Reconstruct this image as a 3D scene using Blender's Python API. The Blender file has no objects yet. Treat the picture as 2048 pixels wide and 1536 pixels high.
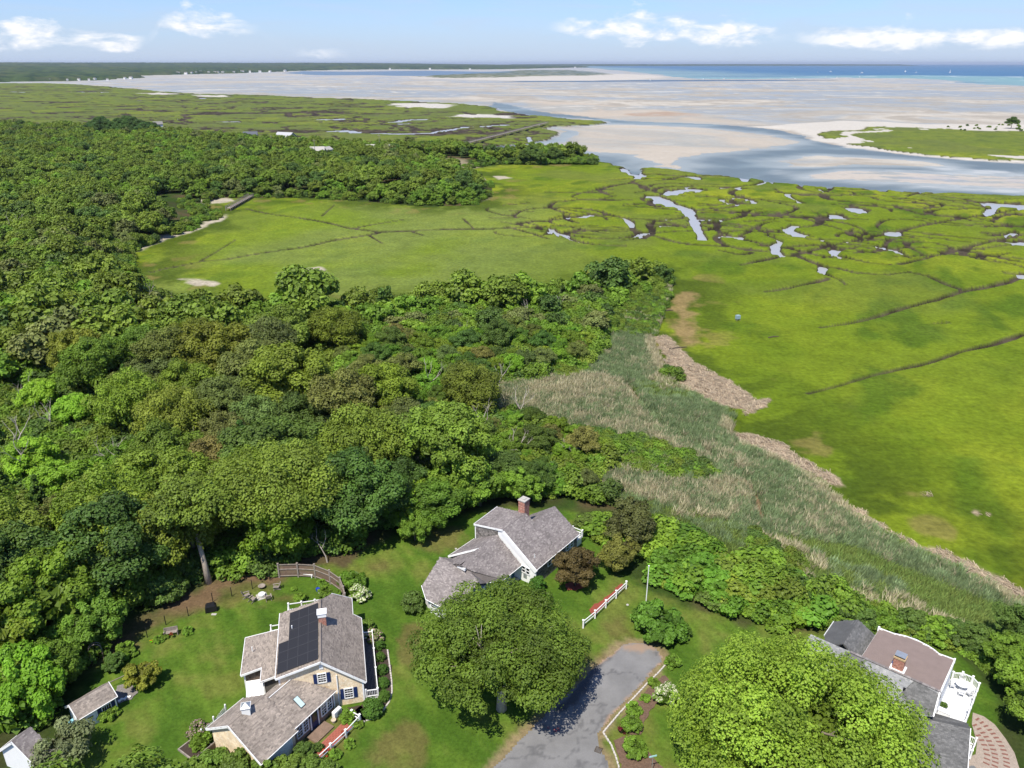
import bpy, bmesh, math, random
import numpy as np
from mathutils import Vector, Matrix
R = math.radians
C = bpy.context.scene.collection
scene = bpy.context.scene

# ------------------------------------------------------------------ camera, sky, sun, exposure
CAM_H = 64.0
F_PX = 1550.0
PITCH = math.atan((768 - 127) / F_PX)
cam_data = bpy.data.cameras.new('camera')
cam = bpy.data.objects.new('camera', cam_data)
C.objects.link(cam)
cam.location = (0, 0, CAM_H)
cam.rotation_euler = (math.pi / 2 - PITCH, 0, 0)
cam_data.sensor_width = 36.0
cam_data.lens = 36.0 * F_PX / 2048
cam_data.clip_start = 1.0
cam_data.clip_end = 120000.0
scene.camera = cam

SUN_EL = R(61)
SUN_DIR = Vector((-0.45, -0.89, 0)).normalized() * math.cos(SUN_EL) + Vector((0, 0, math.sin(SUN_EL)))
sun_data = bpy.data.lights.new('sun', 'SUN')
sun_data.energy = 4.0
sun_data.angle = R(0.6)
sun_data.color = (1.0, 0.94, 0.82)
sun = bpy.data.objects.new('sun', sun_data)
C.objects.link(sun)
sun.location = (0, 0, 200)
sun.rotation_euler = SUN_DIR.to_track_quat('Z', 'Y').to_euler()

world = bpy.data.worlds.new('World')
scene.world = world
world.use_nodes = True


def build_world():
    nt = world.node_tree
    nt.nodes.clear()
    N = nt.nodes.new
    L = nt.links.new
    out = N('ShaderNodeOutputWorld')
    bg = N('ShaderNodeBackground')
    bg.inputs['Strength'].default_value = 0.100
    sky = N('ShaderNodeTexSky')
    sky.sky_type = 'NISHITA'
    sky.sun_disc = False
    sky.sun_elevation = SUN_EL
    sky.sun_rotation = math.atan2(SUN_DIR.x, SUN_DIR.y)
    sky.altitude = 60
    sky.air_density = 1.0
    sky.dust_density = 0.3
    sky.ozone_density = 3.0
    tc = N('ShaderNodeTexCoord')
    sep = N('ShaderNodeSeparateXYZ')
    L(tc.outputs['Generated'], sep.inputs[0])

    def m(op, a, b=None, c=None, clamp=False):
        n = N('ShaderNodeMath')
        n.operation = op
        n.use_clamp = clamp
        for i, v in enumerate((a, b, c)):
            if v is None:
                continue
            if isinstance(v, (int, float)):
                n.inputs[i].default_value = v
            else:
                L(v, n.inputs[i])
        return n.outputs[0]
    az = m('ARCTAN2', sep.outputs[0], sep.outputs[1])
    el = m('ARCSINE', sep.outputs[2])
    comb = N('ShaderNodeCombineXYZ')
    L(az, comb.inputs[0])
    L(m('MULTIPLY', el, 2.6), comb.inputs[1])

    def noise(scale, detail, rough, vec, dist=0.0):
        n = N('ShaderNodeTexNoise')
        n.inputs['Scale'].default_value = scale
        n.inputs['Detail'].default_value = detail
        n.inputs['Roughness'].default_value = rough
        n.inputs['Distortion'].default_value = dist
        L(vec, n.inputs['Vector'])
        return n.outputs['Fac']
    n1 = noise(24, 5, 0.62, comb.outputs[0], 0.25)
    edge = m('MULTIPLY', m('SUBTRACT', n1, 0.5), 6.5)
    # cumulus banks low over the horizon: azimuth (rad), centre elevation, half height, strength
    bank = [(-1.0, .030, .014, 0), (-.90, .034, .016, 1), (-.80, .030, .012, .2), (-.70, .026, .012, 1), (-.60, .024, .013, 1), (-.50, .025, .015, 1), (-.46, .021, .009, .8), (-.425, .016, .008, .9), (-.405, .022, .006, .0),
            (-.390, .040, .006, .5), (-.36, .041, .016, 1), (-.325, .038, .013, 1), (-.29, .036, .005, .1), (-.255, .012, .005, 0), (-.225, .010, .006, .6), (-.19, .010, .005, 0), (.04, .040, .004, 0),
            (.070, .037, .008, .7), (.105, .035, .010, .8), (.135, .035, .021, 1), (.17, .034, .016, 1), (.205, .031, .013, .9), (.25, .029, .015, 1), (.285, .026, .009, .9), (.315, .026, .005, .1), (.345, .024, .008, .6), (.39, .024, .014, 1), (.43, .024, .017, 1), (.47, .022, .010, .9), (.54, .022, .010, .9), (.62, .024, .012, .8), (.9, .03, .014, .8)]
    fold = m('PINGPONG', m('ADD', az, 1.0), 2.0)
    cr = N('ShaderNodeValToRGB')
    while len(cr.color_ramp.elements) < len(bank):
        cr.color_ramp.elements.new(0.5)
    for e, (a0, c0, h0, s0) in zip(cr.color_ramp.elements, bank):
        e.position = (a0 + 1) / 2
        e.color = (c0 * 10, h0 * 12.5, s0, 1)
    L(m('MULTIPLY', fold, 0.5), cr.inputs[0])
    sc = N('ShaderNodeSeparateColor')
    L(cr.outputs[0], sc.inputs[0])
    dy = m('DIVIDE', m('SUBTRACT', el, m('MULTIPLY', sc.outputs[0], 0.1)), m('MULTIPLY', sc.outputs[1], 0.1))
    dd = m('ADD', m('MULTIPLY', m('MINIMUM', dy, 0.0), 1.5), m('MAXIMUM', dy, 0.0))
    v = m('ADD', m('SUBTRACT', 1.0, m('MULTIPLY', dd, dd)), edge)
    total = m('MULTIPLY', m('MULTIPLY', v, 0.70, clamp=True), m('MULTIPLY', sc.outputs[2], 1.3, clamp=True))
    # thin veils higher up
    st = N('ShaderNodeCombineXYZ')
    L(m('MULTIPLY', az, 2.0), st.inputs[0])
    L(m('MULTIPLY', el, 14.0), st.inputs[1])
    cir = noise(3.2, 3, 0.55, st.outputs[0], 0.6)
    cir = m('MULTIPLY', m('MULTIPLY', m('SUBTRACT', cir, 0.46, clamp=True), 4.0, clamp=True), 0.45)
    # milky haze close to the horizon
    hz = m('POWER', 2.718, m('MULTIPLY', m('ABSOLUTE', el), -18.0))
    hz = m('MULTIPLY', hz, 0.9)
    mix0 = N('ShaderNodeMix'); mix0.data_type = 'RGBA'
    tint = N('ShaderNodeMix'); tint.data_type = 'RGBA'; tint.blend_type = 'MULTIPLY'; tint.inputs[0].default_value = 1.0
    L(sky.outputs[0], tint.inputs[6]); tint.inputs[7].default_value = (.52, .68, 1.02, 1)
    L(hz, mix0.inputs[0]); L(tint.outputs[2], mix0.inputs[6]); mix0.inputs[7].default_value = (3.4, 4.0, 5.1, 1)
    mix1 = N('ShaderNodeMix'); mix1.data_type = 'RGBA'
    L(cir, mix1.inputs[0]); L(mix0.outputs[2], mix1.inputs[6]); mix1.inputs[7].default_value = (3.5, 4.1, 5.0, 1)
    mix2 = N('ShaderNodeMix'); mix2.data_type = 'RGBA'
    shade = N('ShaderNodeMix'); shade.data_type = 'RGBA'
    L(m('MULTIPLY', total, 1.0, clamp=True), shade.inputs[0])
    shade.inputs[6].default_value = (4.8, 5.3, 6.0, 1)
    shade.inputs[7].default_value = (6.3, 6.3, 6.4, 1)
    L(m('MULTIPLY', total, 0.92, clamp=True), mix2.inputs[0]); L(mix1.outputs[2], mix2.inputs[6]); L(shade.outputs[2], mix2.inputs[7])
    L(mix2.outputs[2], bg.inputs[0])
    L(bg.outputs[0], out.inputs[0])


build_world()
world.cycles.sampling_method = 'MANUAL'
world.cycles.sample_map_resolution = 256
scene.view_settings.view_transform = 'Standard'
scene.view_settings.look = 'None'
scene.view_settings.gamma = 1.0
scene.view_settings.use_curve_mapping = False
scene.view_settings.exposure = 0.78
scene.cycles.max_bounces = 8
scene.cycles.diffuse_bounces = 4
scene.cycles.glossy_bounces = 3
scene.cycles.transmission_bounces = 4
scene.cycles.transparent_max_bounces = 8
scene.cycles.volume_bounces = 0
scene.cycles.use_denoising = True

# ------------------------------------------------------------------ helpers
cosP, sinP = math.cos(PITCH), math.sin(PITCH)


def at(px, py, z=3.0):
    """point of the place at height z that the photograph shows at (px, py)"""
    a = (px - 1024) / F_PX
    b = (768 - py) / F_PX
    d = (a, cosP + b * sinP, -sinP + b * cosP)
    t = (z - CAM_H) / d[2]
    return Vector((d[0] * t, d[1] * t, z))


def W(poly, z=3.0):
    return np.array([at(x, y, z)[:2] for x, y in poly])


def tag(o, label=None, cat=None, group=None, kind=None):
    if label: o['label'] = label
    if cat: o['category'] = cat
    if group: o['group'] = group
    if kind: o['kind'] = kind
    return o


def empty(name, loc, rz=0.0, label=None, cat=None, group=None):
    o = bpy.data.objects.new(name, None)
    o.empty_display_size = 0.3
    C.objects.link(o)
    o.location = loc
    o.rotation_euler = (0, 0, rz)
    return tag(o, label, cat, group)


def link(name, me, mat=None, parent=None, loc=None):
    o = bpy.data.objects.new(name, me)
    if mat is not None and len(me.materials) == 0:
        me.materials.append(mat)
    C.objects.link(o)
    if parent is not None: o.parent = parent
    if loc is not None: o.location = loc
    return o


def copy_tree(o, parent=None):
    c = o.copy()
    C.objects.link(c)
    c.parent = parent
    for ch in list(o.children):
        copy_tree(ch, c)
    return c


def np_mesh(name, V, Fq, smooth=False):
    """mesh from numpy vertices and equal-sided faces"""
    me = bpy.data.meshes.new(name)
    V = np.ascontiguousarray(V, dtype=np.float32)
    Fq = np.ascontiguousarray(Fq, dtype=np.int32)
    n, k = Fq.shape
    me.vertices.add(len(V)); me.vertices.foreach_set('co', V.ravel())
    me.loops.add(n * k); me.loops.foreach_set('vertex_index', Fq.ravel())
    me.polygons.add(n)
    me.polygons.foreach_set('loop_start', np.arange(0, n * k, k, dtype=np.int32))
    me.polygons.foreach_set('use_smooth', np.full(n, bool(smooth)))
    me.update(calc_edges=True)
    return me


def attr(me, name, typ, dom, data):
    a = me.attributes.new(name, typ, dom)
    if typ == 'FLOAT_COLOR':
        d = np.ones((len(data), 4), dtype=np.float32); d[:, :3] = data
        a.data.foreach_set('color', d.ravel())
    else:
        a.data.foreach_set('value', np.ascontiguousarray(data, dtype=np.float32 if typ == 'FLOAT' else np.int32).ravel())


class MB:
    """collects boxes, slabs and tubes into one mesh"""
    def __init__(s): s.v = []; s.f = []
    def add(s, v, f):
        o = len(s.v); s.v += [tuple(p) for p in v]; s.f += [tuple(i + o for i in q) for q in f]; return s
    def box(s, x0, x1, y0, y1, z0, z1):
        return s.add([(x0, y0, z0), (x1, y0, z0), (x1, y1, z0), (x0, y1, z0), (x0, y0, z1), (x1, y0, z1), (x1, y1, z1), (x0, y1, z1)],
                     [(0, 3, 2, 1), (4, 5, 6, 7), (0, 1, 5, 4), (1, 2, 6, 5), (2, 3, 7, 6), (3, 0, 4, 7)])
    def cbox(s, c, h, n, w, d, t, up=(0, 0, 1)):
        """box centred at c: w along h, t along up, d along n"""
        c, h, n, up = Vector(c), Vector(h), Vector(n), Vector(up)
        v = []
        for k in (-.5, .5):
            for a, b in ((-.5, -.5), (.5, -.5), (.5, .5), (-.5, .5)):
                v.append(c + h * (a * w) + n * (b * d) + up * (k * t))
        return s.add(v, [(0, 3, 2, 1), (4, 5, 6, 7), (0, 1, 5, 4), (1, 2, 6, 5), (2, 3, 7, 6), (3, 0, 4, 7)])
    def bar(s, a, b, w, t=None):
        a, b = Vector(a), Vector(b)
        d = (b - a); L = d.length
        if L < 1e-6: return s
        d = d / L
        up = Vector((0, 0, 1)) if abs(d.z) < .9 else Vector((0, 1, 0))
        n = d.cross(up).normalized(); up = n.cross(d).normalized()
        return s.cbox((a + b) / 2, d, n, L, w, t or w, up)
    def slab(s, poly, t, n=None):
        """planar polygon given thickness t downward along its normal"""
        P = [Vector(p) for p in poly]
        if n is None:
            n = Vector((0, 0, 0))
            for i in range(len(P)):
                a, b = P[i], P[(i + 1) % len(P)]
                n += a.cross(b)
            n.normalize()
            if n.z < 0: P.reverse(); n = -n
        k = len(P); Q = [p - n * t for p in P]
        f = [tuple(range(k)), tuple(range(2 * k - 1, k - 1, -1))]
        f += [(i, i + k, (i + 1) % k + k, (i + 1) % k) for i in range(k)]
        return s.add(P + Q, f)
    def prism(s, poly, z0, z1):
        return s.slab([(p[0], p[1], z1) for p in poly], z1 - z0, None)
    def tube(s, path, rad, sides=6, cap=True):
        P = [Vector(p) for p in path]; o = len(s.v); n = len(P)
        if not hasattr(rad, '__len__'): rad = [rad] * n
        up0 = Vector((0.31, 0.17, 0.93)).normalized()
        for i, p in enumerate(P):
            d = (P[min(i + 1, n - 1)] - P[max(i - 1, 0)]).normalized()
            a = d.cross(up0)
            if a.length < .05: a = d.cross(Vector((1, 0, 0)))
            a.normalize(); b = d.cross(a)
            for k in range(sides):
                t = 2 * math.pi * k / sides
                s.v.append(tuple(p + (a * math.cos(t) + b * math.sin(t)) * rad[i]))
        for i in range(n - 1):
            for k in range(sides):
                k2 = (k + 1) % sides
                s.f.append((o + i * sides + k, o + i * sides + k2, o + (i + 1) * sides + k2, o + (i + 1) * sides + k))
        if cap:
            s.f.append(tuple(o + k for k in range(sides))[::-1]); s.f.append(tuple(o + (n - 1) * sides + k for k in range(sides)))
        return s
    def lathe(s, prof, c=(0, 0, 0), sides=12):
        o = len(s.v)
        for r, z in prof:
            for k in range(sides):
                t = 2 * math.pi * k / sides
                s.v.append((c[0] + r * math.cos(t), c[1] + r * math.sin(t), c[2] + z))
        n = len(prof)
        for i in range(n - 1):
            for k in range(sides):
                k2 = (k + 1) % sides
                s.f.append((o + i * sides + k, o + i * sides + k2, o + (i + 1) * sides + k2, o + (i + 1) * sides + k))
        s.f.append(tuple(o + k for k in range(sides))[::-1]); s.f.append(tuple(o + (n - 1) * sides + k for k in range(sides)))
        return s
    def mesh(s, name, smooth=False):
        me = bpy.data.meshes.new(name); me.from_pydata(s.v, [], s.f)
        if smooth:
            for p in me.polygons: p.use_smooth = True
        me.update(); return me
    def build(s, name, mat, parent=None, loc=None, smooth=False):
        return link(name, s.mesh(name, smooth), mat, parent, loc)


# ------------------------------------------------------------------ noise and polygon fields on arrays
def _h(xi, yi, seed):
    h = (xi.astype(np.int64) * 374761393 + yi.astype(np.int64) * 668265263 + seed * 1442695041) & 0xffffffff
    h = ((h ^ (h >> 13)) * 1274126177) & 0xffffffff
    h = h ^ (h >> 16)
    return (h & 0xffffff).astype(np.float32) / 16777216.0


def vn(x, y, seed):
    xi = np.floor(x); yi = np.floor(y)
    fx = (x - xi).astype(np.float32); fy = (y - yi).astype(np.float32)
    fx = fx * fx * (3 - 2 * fx); fy = fy * fy * (3 - 2 * fy)
    a = _h(xi, yi, seed); b = _h(xi + 1, yi, seed); c = _h(xi, yi + 1, seed); d = _h(xi + 1, yi + 1, seed)
    return (a + (b - a) * fx) * (1 - fy) + (c + (d - c) * fx) * fy


def fbm(x, y, s, seed=1, octv=4, g=0.5):
    t = 0; A = 1.0; T = 0
    for k in range(octv):
        t = t + A * vn(x / s * 2 ** k + 17.3 * k, y / s * 2 ** k - 9.1 * k, seed + k * 31); T += A; A *= g
    return t / T


def sstep(a, b, x):
    t = np.clip((x - a) / (b - a), 0, 1)
    return t * t * (3 - 2 * t)


def sdf(X, Y, P, m=25.0):
    """signed distance, positive inside, cut off at m outside"""
    out = np.full(X.shape, -m, dtype=np.float32)
    x0, y0 = P.min(0) - m; x1, y1 = P.max(0) + m
    k = (X > x0) & (X < x1) & (Y > y0) & (Y < y1)
    x = X[k]; y = Y[k]
    if len(x) == 0: return out
    d = np.full(x.shape, 1e18); ins = np.zeros(x.shape, dtype=bool)
    for i in range(len(P)):
        ax, ay = P[i]; bx, by = P[(i + 1) % len(P)]
        ex, ey = bx - ax, by - ay
        wx, wy = x - ax, y - ay
        t = np.clip((wx * ex + wy * ey) / (ex * ex + ey * ey + 1e-9), 0, 1)
        d = np.minimum(d, (wx - ex * t) ** 2 + (wy - ey * t) ** 2)
        c = ((ay <= y) & (by > y)) | ((by <= y) & (ay > y))
        if ey != 0:
            ins ^= c & (x < ax + (y - ay) * ex / ey)
    d = np.sqrt(d)
    out[k] = np.maximum(np.where(ins, d, -d), -m)
    return out


def ldist(X, Y, P, m=12.0):
    """distance to a polyline and the fraction along it, m beyond reach"""
    out = np.full(X.shape, m, dtype=np.float32); fr = np.zeros(X.shape, dtype=np.float32)
    x0, y0 = P.min(0) - m; x1, y1 = P.max(0) + m
    k = (X > x0) & (X < x1) & (Y > y0) & (Y < y1)
    x = X[k]; y = Y[k]
    if len(x) == 0: return out, fr
    d = np.full(x.shape, 1e18); f = np.zeros(x.shape); n = len(P) - 1
    for i in range(n):
        ax, ay = P[i]; ex, ey = P[i + 1] - P[i]
        wx, wy = x - ax, y - ay
        t = np.clip((wx * ex + wy * ey) / (ex * ex + ey * ey + 1e-9), 0, 1)
        q = (wx - ex * t) ** 2 + (wy - ey * t) ** 2
        s = q < d; d[s] = q[s]; f[s] = (i + t[s]) / n
    out[k] = np.minimum(np.sqrt(d), m); fr[k] = f
    return out, fr


def lerp(a, b, t):
    return a + (np.asarray(b, dtype=np.float32) - a) * t[:, None]


# ------------------------------------------------------------------ materials
def new_mat(name):
    m = bpy.data.materials.new(name); m.use_nodes = True
    nt = m.node_tree; nt.nodes.clear()
    out = nt.nodes.new('ShaderNodeOutputMaterial'); b = nt.nodes.new('ShaderNodeBsdfPrincipled')
    nt.links.new(b.outputs[0], out.inputs[0])
    return m, nt, b


def nd(nt, typ, **kw):
    n = nt.nodes.new(typ)
    for k, v in kw.items(): setattr(n, k, v)
    return n


def mixc(nt, fac, a, b, blend='MIX'):
    n = nd(nt, 'ShaderNodeMix', data_type='RGBA', blend_type=blend)
    for i, v in ((0, fac), (6, a), (7, b)):
        if isinstance(v, (int, float)): n.inputs[i].default_value = v
        elif isinstance(v, tuple): n.inputs[i].default_value = (*v[:3], 1)
        else: nt.links.new(v, n.inputs[i])
    return n.outputs[2]


def ntex(nt, scale, detail=3, rough=.55, vec=None, dist=0, typ='Object'):
    n = nd(nt, 'ShaderNodeTexNoise')
    n.inputs['Scale'].default_value = scale; n.inputs['Detail'].default_value = detail
    n.inputs['Roughness'].default_value = rough; n.inputs['Distortion'].default_value = dist
    if vec is None:
        vec = nd(nt, 'ShaderNodeTexCoord').outputs[typ]
    nt.links.new(vec, n.inputs['Vector'])
    return n.outputs['Fac']


def ramp(nt, fac, stops):
    n = nd(nt, 'ShaderNodeValToRGB')
    while len(n.color_ramp.elements) < len(stops): n.color_ramp.elements.new(0.5)
    for e, (p, c) in zip(n.color_ramp.elements, stops):
        e.position = p; e.color = (*c, 1) if hasattr(c, '__len__') else (c, c, c, 1)
    nt.links.new(fac, n.inputs[0]); return n.outputs[0]


def bump(nt, b, h, strength=.3, dist=.05):
    n = nd(nt, 'ShaderNodeBump'); n.inputs['Strength'].default_value = strength; n.inputs['Distance'].default_value = dist
    nt.links.new(h, n.inputs['Height']); nt.links.new(n.outputs[0], b.inputs['Normal'])


def plain(name, col, rough=.7, var=.12, scale=3.0, metal=0.0, spec=.3, bstr=0.0):
    """a paint, wood or stone with a little uneven wear"""
    m, nt, b = new_mat(name)
    f = ntex(nt, scale, 4, .6)
    f2 = ntex(nt, scale * 6, 2, .6)
    r = ramp(nt, f, [(.3, 1 - var), (.7, 1 + var * .5)])
    r2 = ramp(nt, f2, [(.3, 1 - var * .6), (.7, 1.0)])
    c = mixc(nt, 1.0, tuple(col), r, 'MULTIPLY'); c = mixc(nt, 1.0, c, r2, 'MULTIPLY')
    nt.links.new(c, b.inputs['Base Color'])
    b.inputs['Roughness'].default_value = rough; b.inputs['Metallic'].default_value = metal
    b.inputs['Specular IOR Level'].default_value = spec
    if bstr: bump(nt, b, f2, bstr, .02)
    return m


def leafmat(name, col, var=.35, trans=.35, hue=.03):
    m = bpy.data.materials.new(name); m.use_nodes = True
    nt = m.node_tree; nt.nodes.clear()
    out = nd(nt, 'ShaderNodeOutputMaterial')
    oi = nd(nt, 'ShaderNodeObjectInfo')
    at_ = nd(nt, 'ShaderNodeAttribute', attribute_name='rnd')
    hsv = nd(nt, 'ShaderNodeHueSaturation')
    base = mixc(nt, 1.0, tuple(col), oi.outputs['Color'], 'MULTIPLY')
    nt.links.new(base, hsv.inputs['Color'])
    mh = nd(nt, 'ShaderNodeMapRange'); mh.inputs['To Min'].default_value = .5 - hue; mh.inputs['To Max'].default_value = .5 + hue
    nt.links.new(oi.outputs['Random'], mh.inputs[0]); nt.links.new(mh.outputs[0], hsv.inputs['Hue'])
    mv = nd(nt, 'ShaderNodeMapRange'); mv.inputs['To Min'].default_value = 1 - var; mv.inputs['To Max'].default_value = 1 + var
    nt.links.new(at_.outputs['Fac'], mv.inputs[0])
    wn = nd(nt, 'ShaderNodeMath', operation='MULTIPLY_ADD'); nt.links.new(oi.outputs['Random'], wn.inputs[0]); wn.inputs[1].default_value = 7.13; wn.inputs[2].default_value = 0.1
    fr = nd(nt, 'ShaderNodeMath', operation='FRACT'); nt.links.new(wn.outputs[0], fr.inputs[0])
    mo = nd(nt, 'ShaderNodeMapRange'); mo.inputs['To Min'].default_value = .78; mo.inputs['To Max'].default_value = 1.22
    nt.links.new(fr.outputs[0], mo.inputs[0])
    mm = nd(nt, 'ShaderNodeMath', operation='MULTIPLY'); nt.links.new(mv.outputs[0], mm.inputs[0]); nt.links.new(mo.outputs[0], mm.inputs[1])
    nt.links.new(mm.outputs[0], hsv.inputs['Value'])
    d = nd(nt, 'ShaderNodeBsdfPrincipled'); d.inputs['Roughness'].default_value = .55; d.inputs['Specular IOR Level'].default_value = .25
    nt.links.new(hsv.outputs[0], d.inputs['Base Color'])
    t = nd(nt, 'ShaderNodeBsdfTranslucent')
    tc_ = mixc(nt, 1.0, hsv.outputs[0], (1.25, 1.25, .6), 'MULTIPLY'); nt.links.new(tc_, t.inputs[0])
    mx = nd(nt, 'ShaderNodeMixShader'); mx.inputs[0].default_value = trans
    nt.links.new(d.outputs[0], mx.inputs[1]); nt.links.new(t.outputs[0], mx.inputs[2]); nt.links.new(mx.outputs[0], out.inputs[0])
    return m

# ------------------------------------------------------------------ the lie of the land: outlines seen in the photograph, laid on the ground
UP_RIGHT = [(2700, 1420), (2300, 1290), (2048, 1195), (1930, 1130), (1850, 1100), (1770, 1060), (1690, 1010), (1640, 950), (1560, 905),
            (1490, 880), (1462, 862), (1470, 822), (1400, 790), (1330, 740), (1305, 690), (1318, 660), (1328, 620), (1345, 580), (1335, 560), (1300, 548)]
UP = UP_RIGHT + [(1240, 565), (1180, 588), (1080, 598), (950, 608), (800, 618), (680, 628), (560, 640), (450, 640), (360, 620), (290, 580),
                 (262, 540), (262, 505), (300, 490), (350, 475), (400, 455), (445, 438), (440, 425), (415, 412), (440, 396), (505, 396), (600, 396),
                 (740, 404), (850, 414), (950, 411), (985, 395), (985, 372), (965, 352), (945, 338), (1000, 329), (1060, 330), (1150, 328),
                 (1190, 325), (1190, 318), (1120, 313), (1060, 309), (1000, 315), (960, 312), (945, 300), (900, 299), (850, 305), (700, 302), (560, 292),
                 (480, 284), (300, 268), (100, 262), (-300, 262), (-1500, 300), (-3500, 700), (-3500, 2500), (2700, 2500)]
MARSH1 = [(2700, 1420), (2700, 400), (2300, 400), (2048, 389), (1990, 388), (1900, 385), (1830, 384), (1750, 378), (1690, 373), (1640, 372),
          (1580, 366), (1530, 360), (1480, 353), (1440, 349), (1400, 348), (1360, 340), (1300, 334), (1285, 336), (1278, 347), (1262, 345), (1255, 336), (1230, 330), (1205, 323), (1150, 316), (1000, 310),
          (900, 295), (200, 380), (150, 700), (1400, 1100), (2300, 1500)]
MARSH2 = [(-3500, 170), (-800, 166), (0, 166), (90, 166), (150, 168), (260, 176), (330, 183), (400, 187), (470, 188), (560, 191), (640, 195), (700, 196),
          (860, 204), (905, 206), (960, 210), (1000, 216), (990, 220), (1040, 226), (1090, 232), (1150, 238), (1205, 241), (1214, 244), (1190, 248),
          (1150, 250), (1100, 252), (1090, 256), (1112, 262), (1117, 268), (1100, 276), (1060, 285), (1020, 289), (985, 291), (960, 290), (930, 300),
          (800, 330), (300, 330), (-300, 300), (-3500, 400)]
MARSH3 = [(1630, 268), (1660, 262), (1720, 260), (1735, 254), (1790, 252), (1860, 256), (1960, 262), (2048, 262), (2700, 262), (2700, 345), (2300, 332), (2048, 321),
          (1990, 319), (1930, 315), (1850, 309), (1800, 302), (1740, 294), (1700, 288), (1665, 280)]
SAND3 = [(1505, 252), (1560, 248), (1620, 244), (1680, 240), (1760, 242), (1850, 247), (1950, 247), (2048, 248), (2700, 248), (2700, 350), (2300, 336), (2048, 323),
         (1980, 321), (1900, 315), (1830, 309), (1780, 303), (1720, 294), (1680, 289), (1640, 280), (1620, 272), (1600, 264), (1570, 258)]
DUNE = [(840, 153), (900, 149), (960, 146), (1010, 143), (1050, 140), (1140, 140), (1190, 144), (1216, 149), (1190, 151), (1100, 152), (1000, 155), (900, 156)]
DUNESAND = [(820, 153), (900, 152), (1000, 151), (1180, 150), (1230, 147), (1300, 149), (1350, 154), (1290, 158), (1180, 161), (1020, 161), (930, 159), (850, 157)]
SEA = [(1196, 136.5), (1215, 139), (1250, 142), (1290, 146), (1330, 150), (1345, 154), (1420, 157), (1500, 157.5), (1580, 156), (1680, 155), (1760, 155.5), (1840, 157),
       (1900, 160), (1950, 165), (2000, 169), (2100, 173), (2400, 178), (3500, 185), (5200, 190), (5200, 128.6), (1150, 128.6), (1130, 134)]
TURQ = [(1300, 150), (1345, 150), (1420, 153), (1500, 154), (1600, 152), (1720, 150), (1840, 149), (1950, 151), (2100, 153), (3500, 158), (3500, 185), (2400, 180), (2048, 174),
        (1950, 168), (1880, 160), (1760, 157), (1680, 156), (1580, 158), (1500, 160), (1400, 160), (1330, 155)]
DARKCH = [(1010, 161.2), (1200, 160), (1400, 158.8), (1560, 158.6), (1700, 159.2), (1700, 160.6), (1500, 161.5), (1300, 162.6), (1100, 163.6), (1000, 163.8)]
BACKCH = [(560, 145.5), (600, 142), (700, 143), (860, 141), (960, 143), (1040, 142), (1030, 146), (960, 148), (900, 150), (840, 152), (800, 151.5), (740, 150), (650, 150), (600, 149)]
RIVER = [(985, 203), (1020, 210), (1060, 220), (1110, 227), (1170, 233), (1230, 240), (1290, 244), (1380, 247), (1470, 251), (1520, 256), (1570, 262), (1610, 272),
         (1640, 284), (1700, 293), (1760, 301), (1830, 310), (1900, 317), (1980, 323), (2048, 326), (2300, 340), (2700, 352), (2700, 430), (2048, 420), (1500, 400), (1280, 380),
         (1180, 330), (1120, 318), (1000, 316), (955, 305), (970, 292), (1020, 292), (1080, 284), (1122, 272), (1125, 262), (1105, 254), (1160, 252),
         (1225, 245), (1190, 239), (1120, 235), (1060, 231), (1020, 224), (980, 214)]
BAR1 = [(1108, 253), (1160, 253), (1225, 249), (1300, 251), (1390, 254), (1470, 262), (1540, 270), (1600, 283), (1560, 293), (1500, 301), (1430, 309), (1385, 316), (1362, 324),
        (1375, 334), (1370, 343), (1330, 336), (1290, 334), (1300, 326), (1285, 318), (1250, 311), (1180, 304), (1130, 300), (1100, 300), (1085, 294), (1130, 284), (1150, 272), (1150, 262)]
BAR2 = [(1610, 350), (1680, 338), (1780, 342), (1880, 348), (1980, 352), (2100, 356), (2300, 362), (2300, 384), (2048, 376), (1930, 372), (1820, 366), (1720, 362), (1640, 358)]
BAR3 = [(1560, 322), (1640, 312), (1740, 316), (1850, 322), (1900, 330), (1820, 334), (1720, 332), (1640, 334), (1580, 332)]
PINKBAR = [(1050, 200), (1150, 204), (1260, 212), (1360, 222), (1420, 232), (1500, 240), (1540, 248), (1440, 247), (1320, 243), (1230, 238), (1130, 226), (1060, 213)]
PINK2 = [(1250, 226), (1330, 221), (1400, 226), (1400, 231), (1330, 231), (1270, 231)]

LAWN = [(60, 1750), (120, 1470), (140, 1440), (190, 1345), (215, 1310), (240, 1290), (300, 1255), (400, 1215), (470, 1190), (560, 1165), (620, 1135), (700, 1135), (735, 1095),
        (790, 1068), (850, 1055), (940, 1030), (1000, 1015), (1150, 1020), (1200, 1075), (1230, 1140), (1320, 1195), (1400, 1225), (1500, 1250), (1640, 1270),
        (1720, 1262), (1900, 1290), (1960, 1350), (2000, 1420), (1990, 1500), (2010, 1560), (2050, 1800)]
HEDGE = [(1150, 1040), (1260, 1050), (1350, 1072), (1430, 1095), (1520, 1120), (1640, 1175), (1660, 1230), (1620, 1252), (1500, 1235), (1400, 1210), (1320, 1170), (1330, 1120), (1260, 1100), (1200, 1075)]
REED_TAN = [(932, 806), (1010, 792), (1100, 778), (1190, 765), (1245, 778), (1275, 830), (1330, 880), (1400, 925), (1450, 960), (1500, 1000), (1512, 1060), (1450, 1062),
            (1330, 1040), (1230, 1010), (1180, 985), (1200, 965), (1300, 980), (1420, 985), (1440, 965), (1380, 930), (1280, 900), (1180, 885), (1110, 872), (1060, 850), (1000, 838)]
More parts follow.
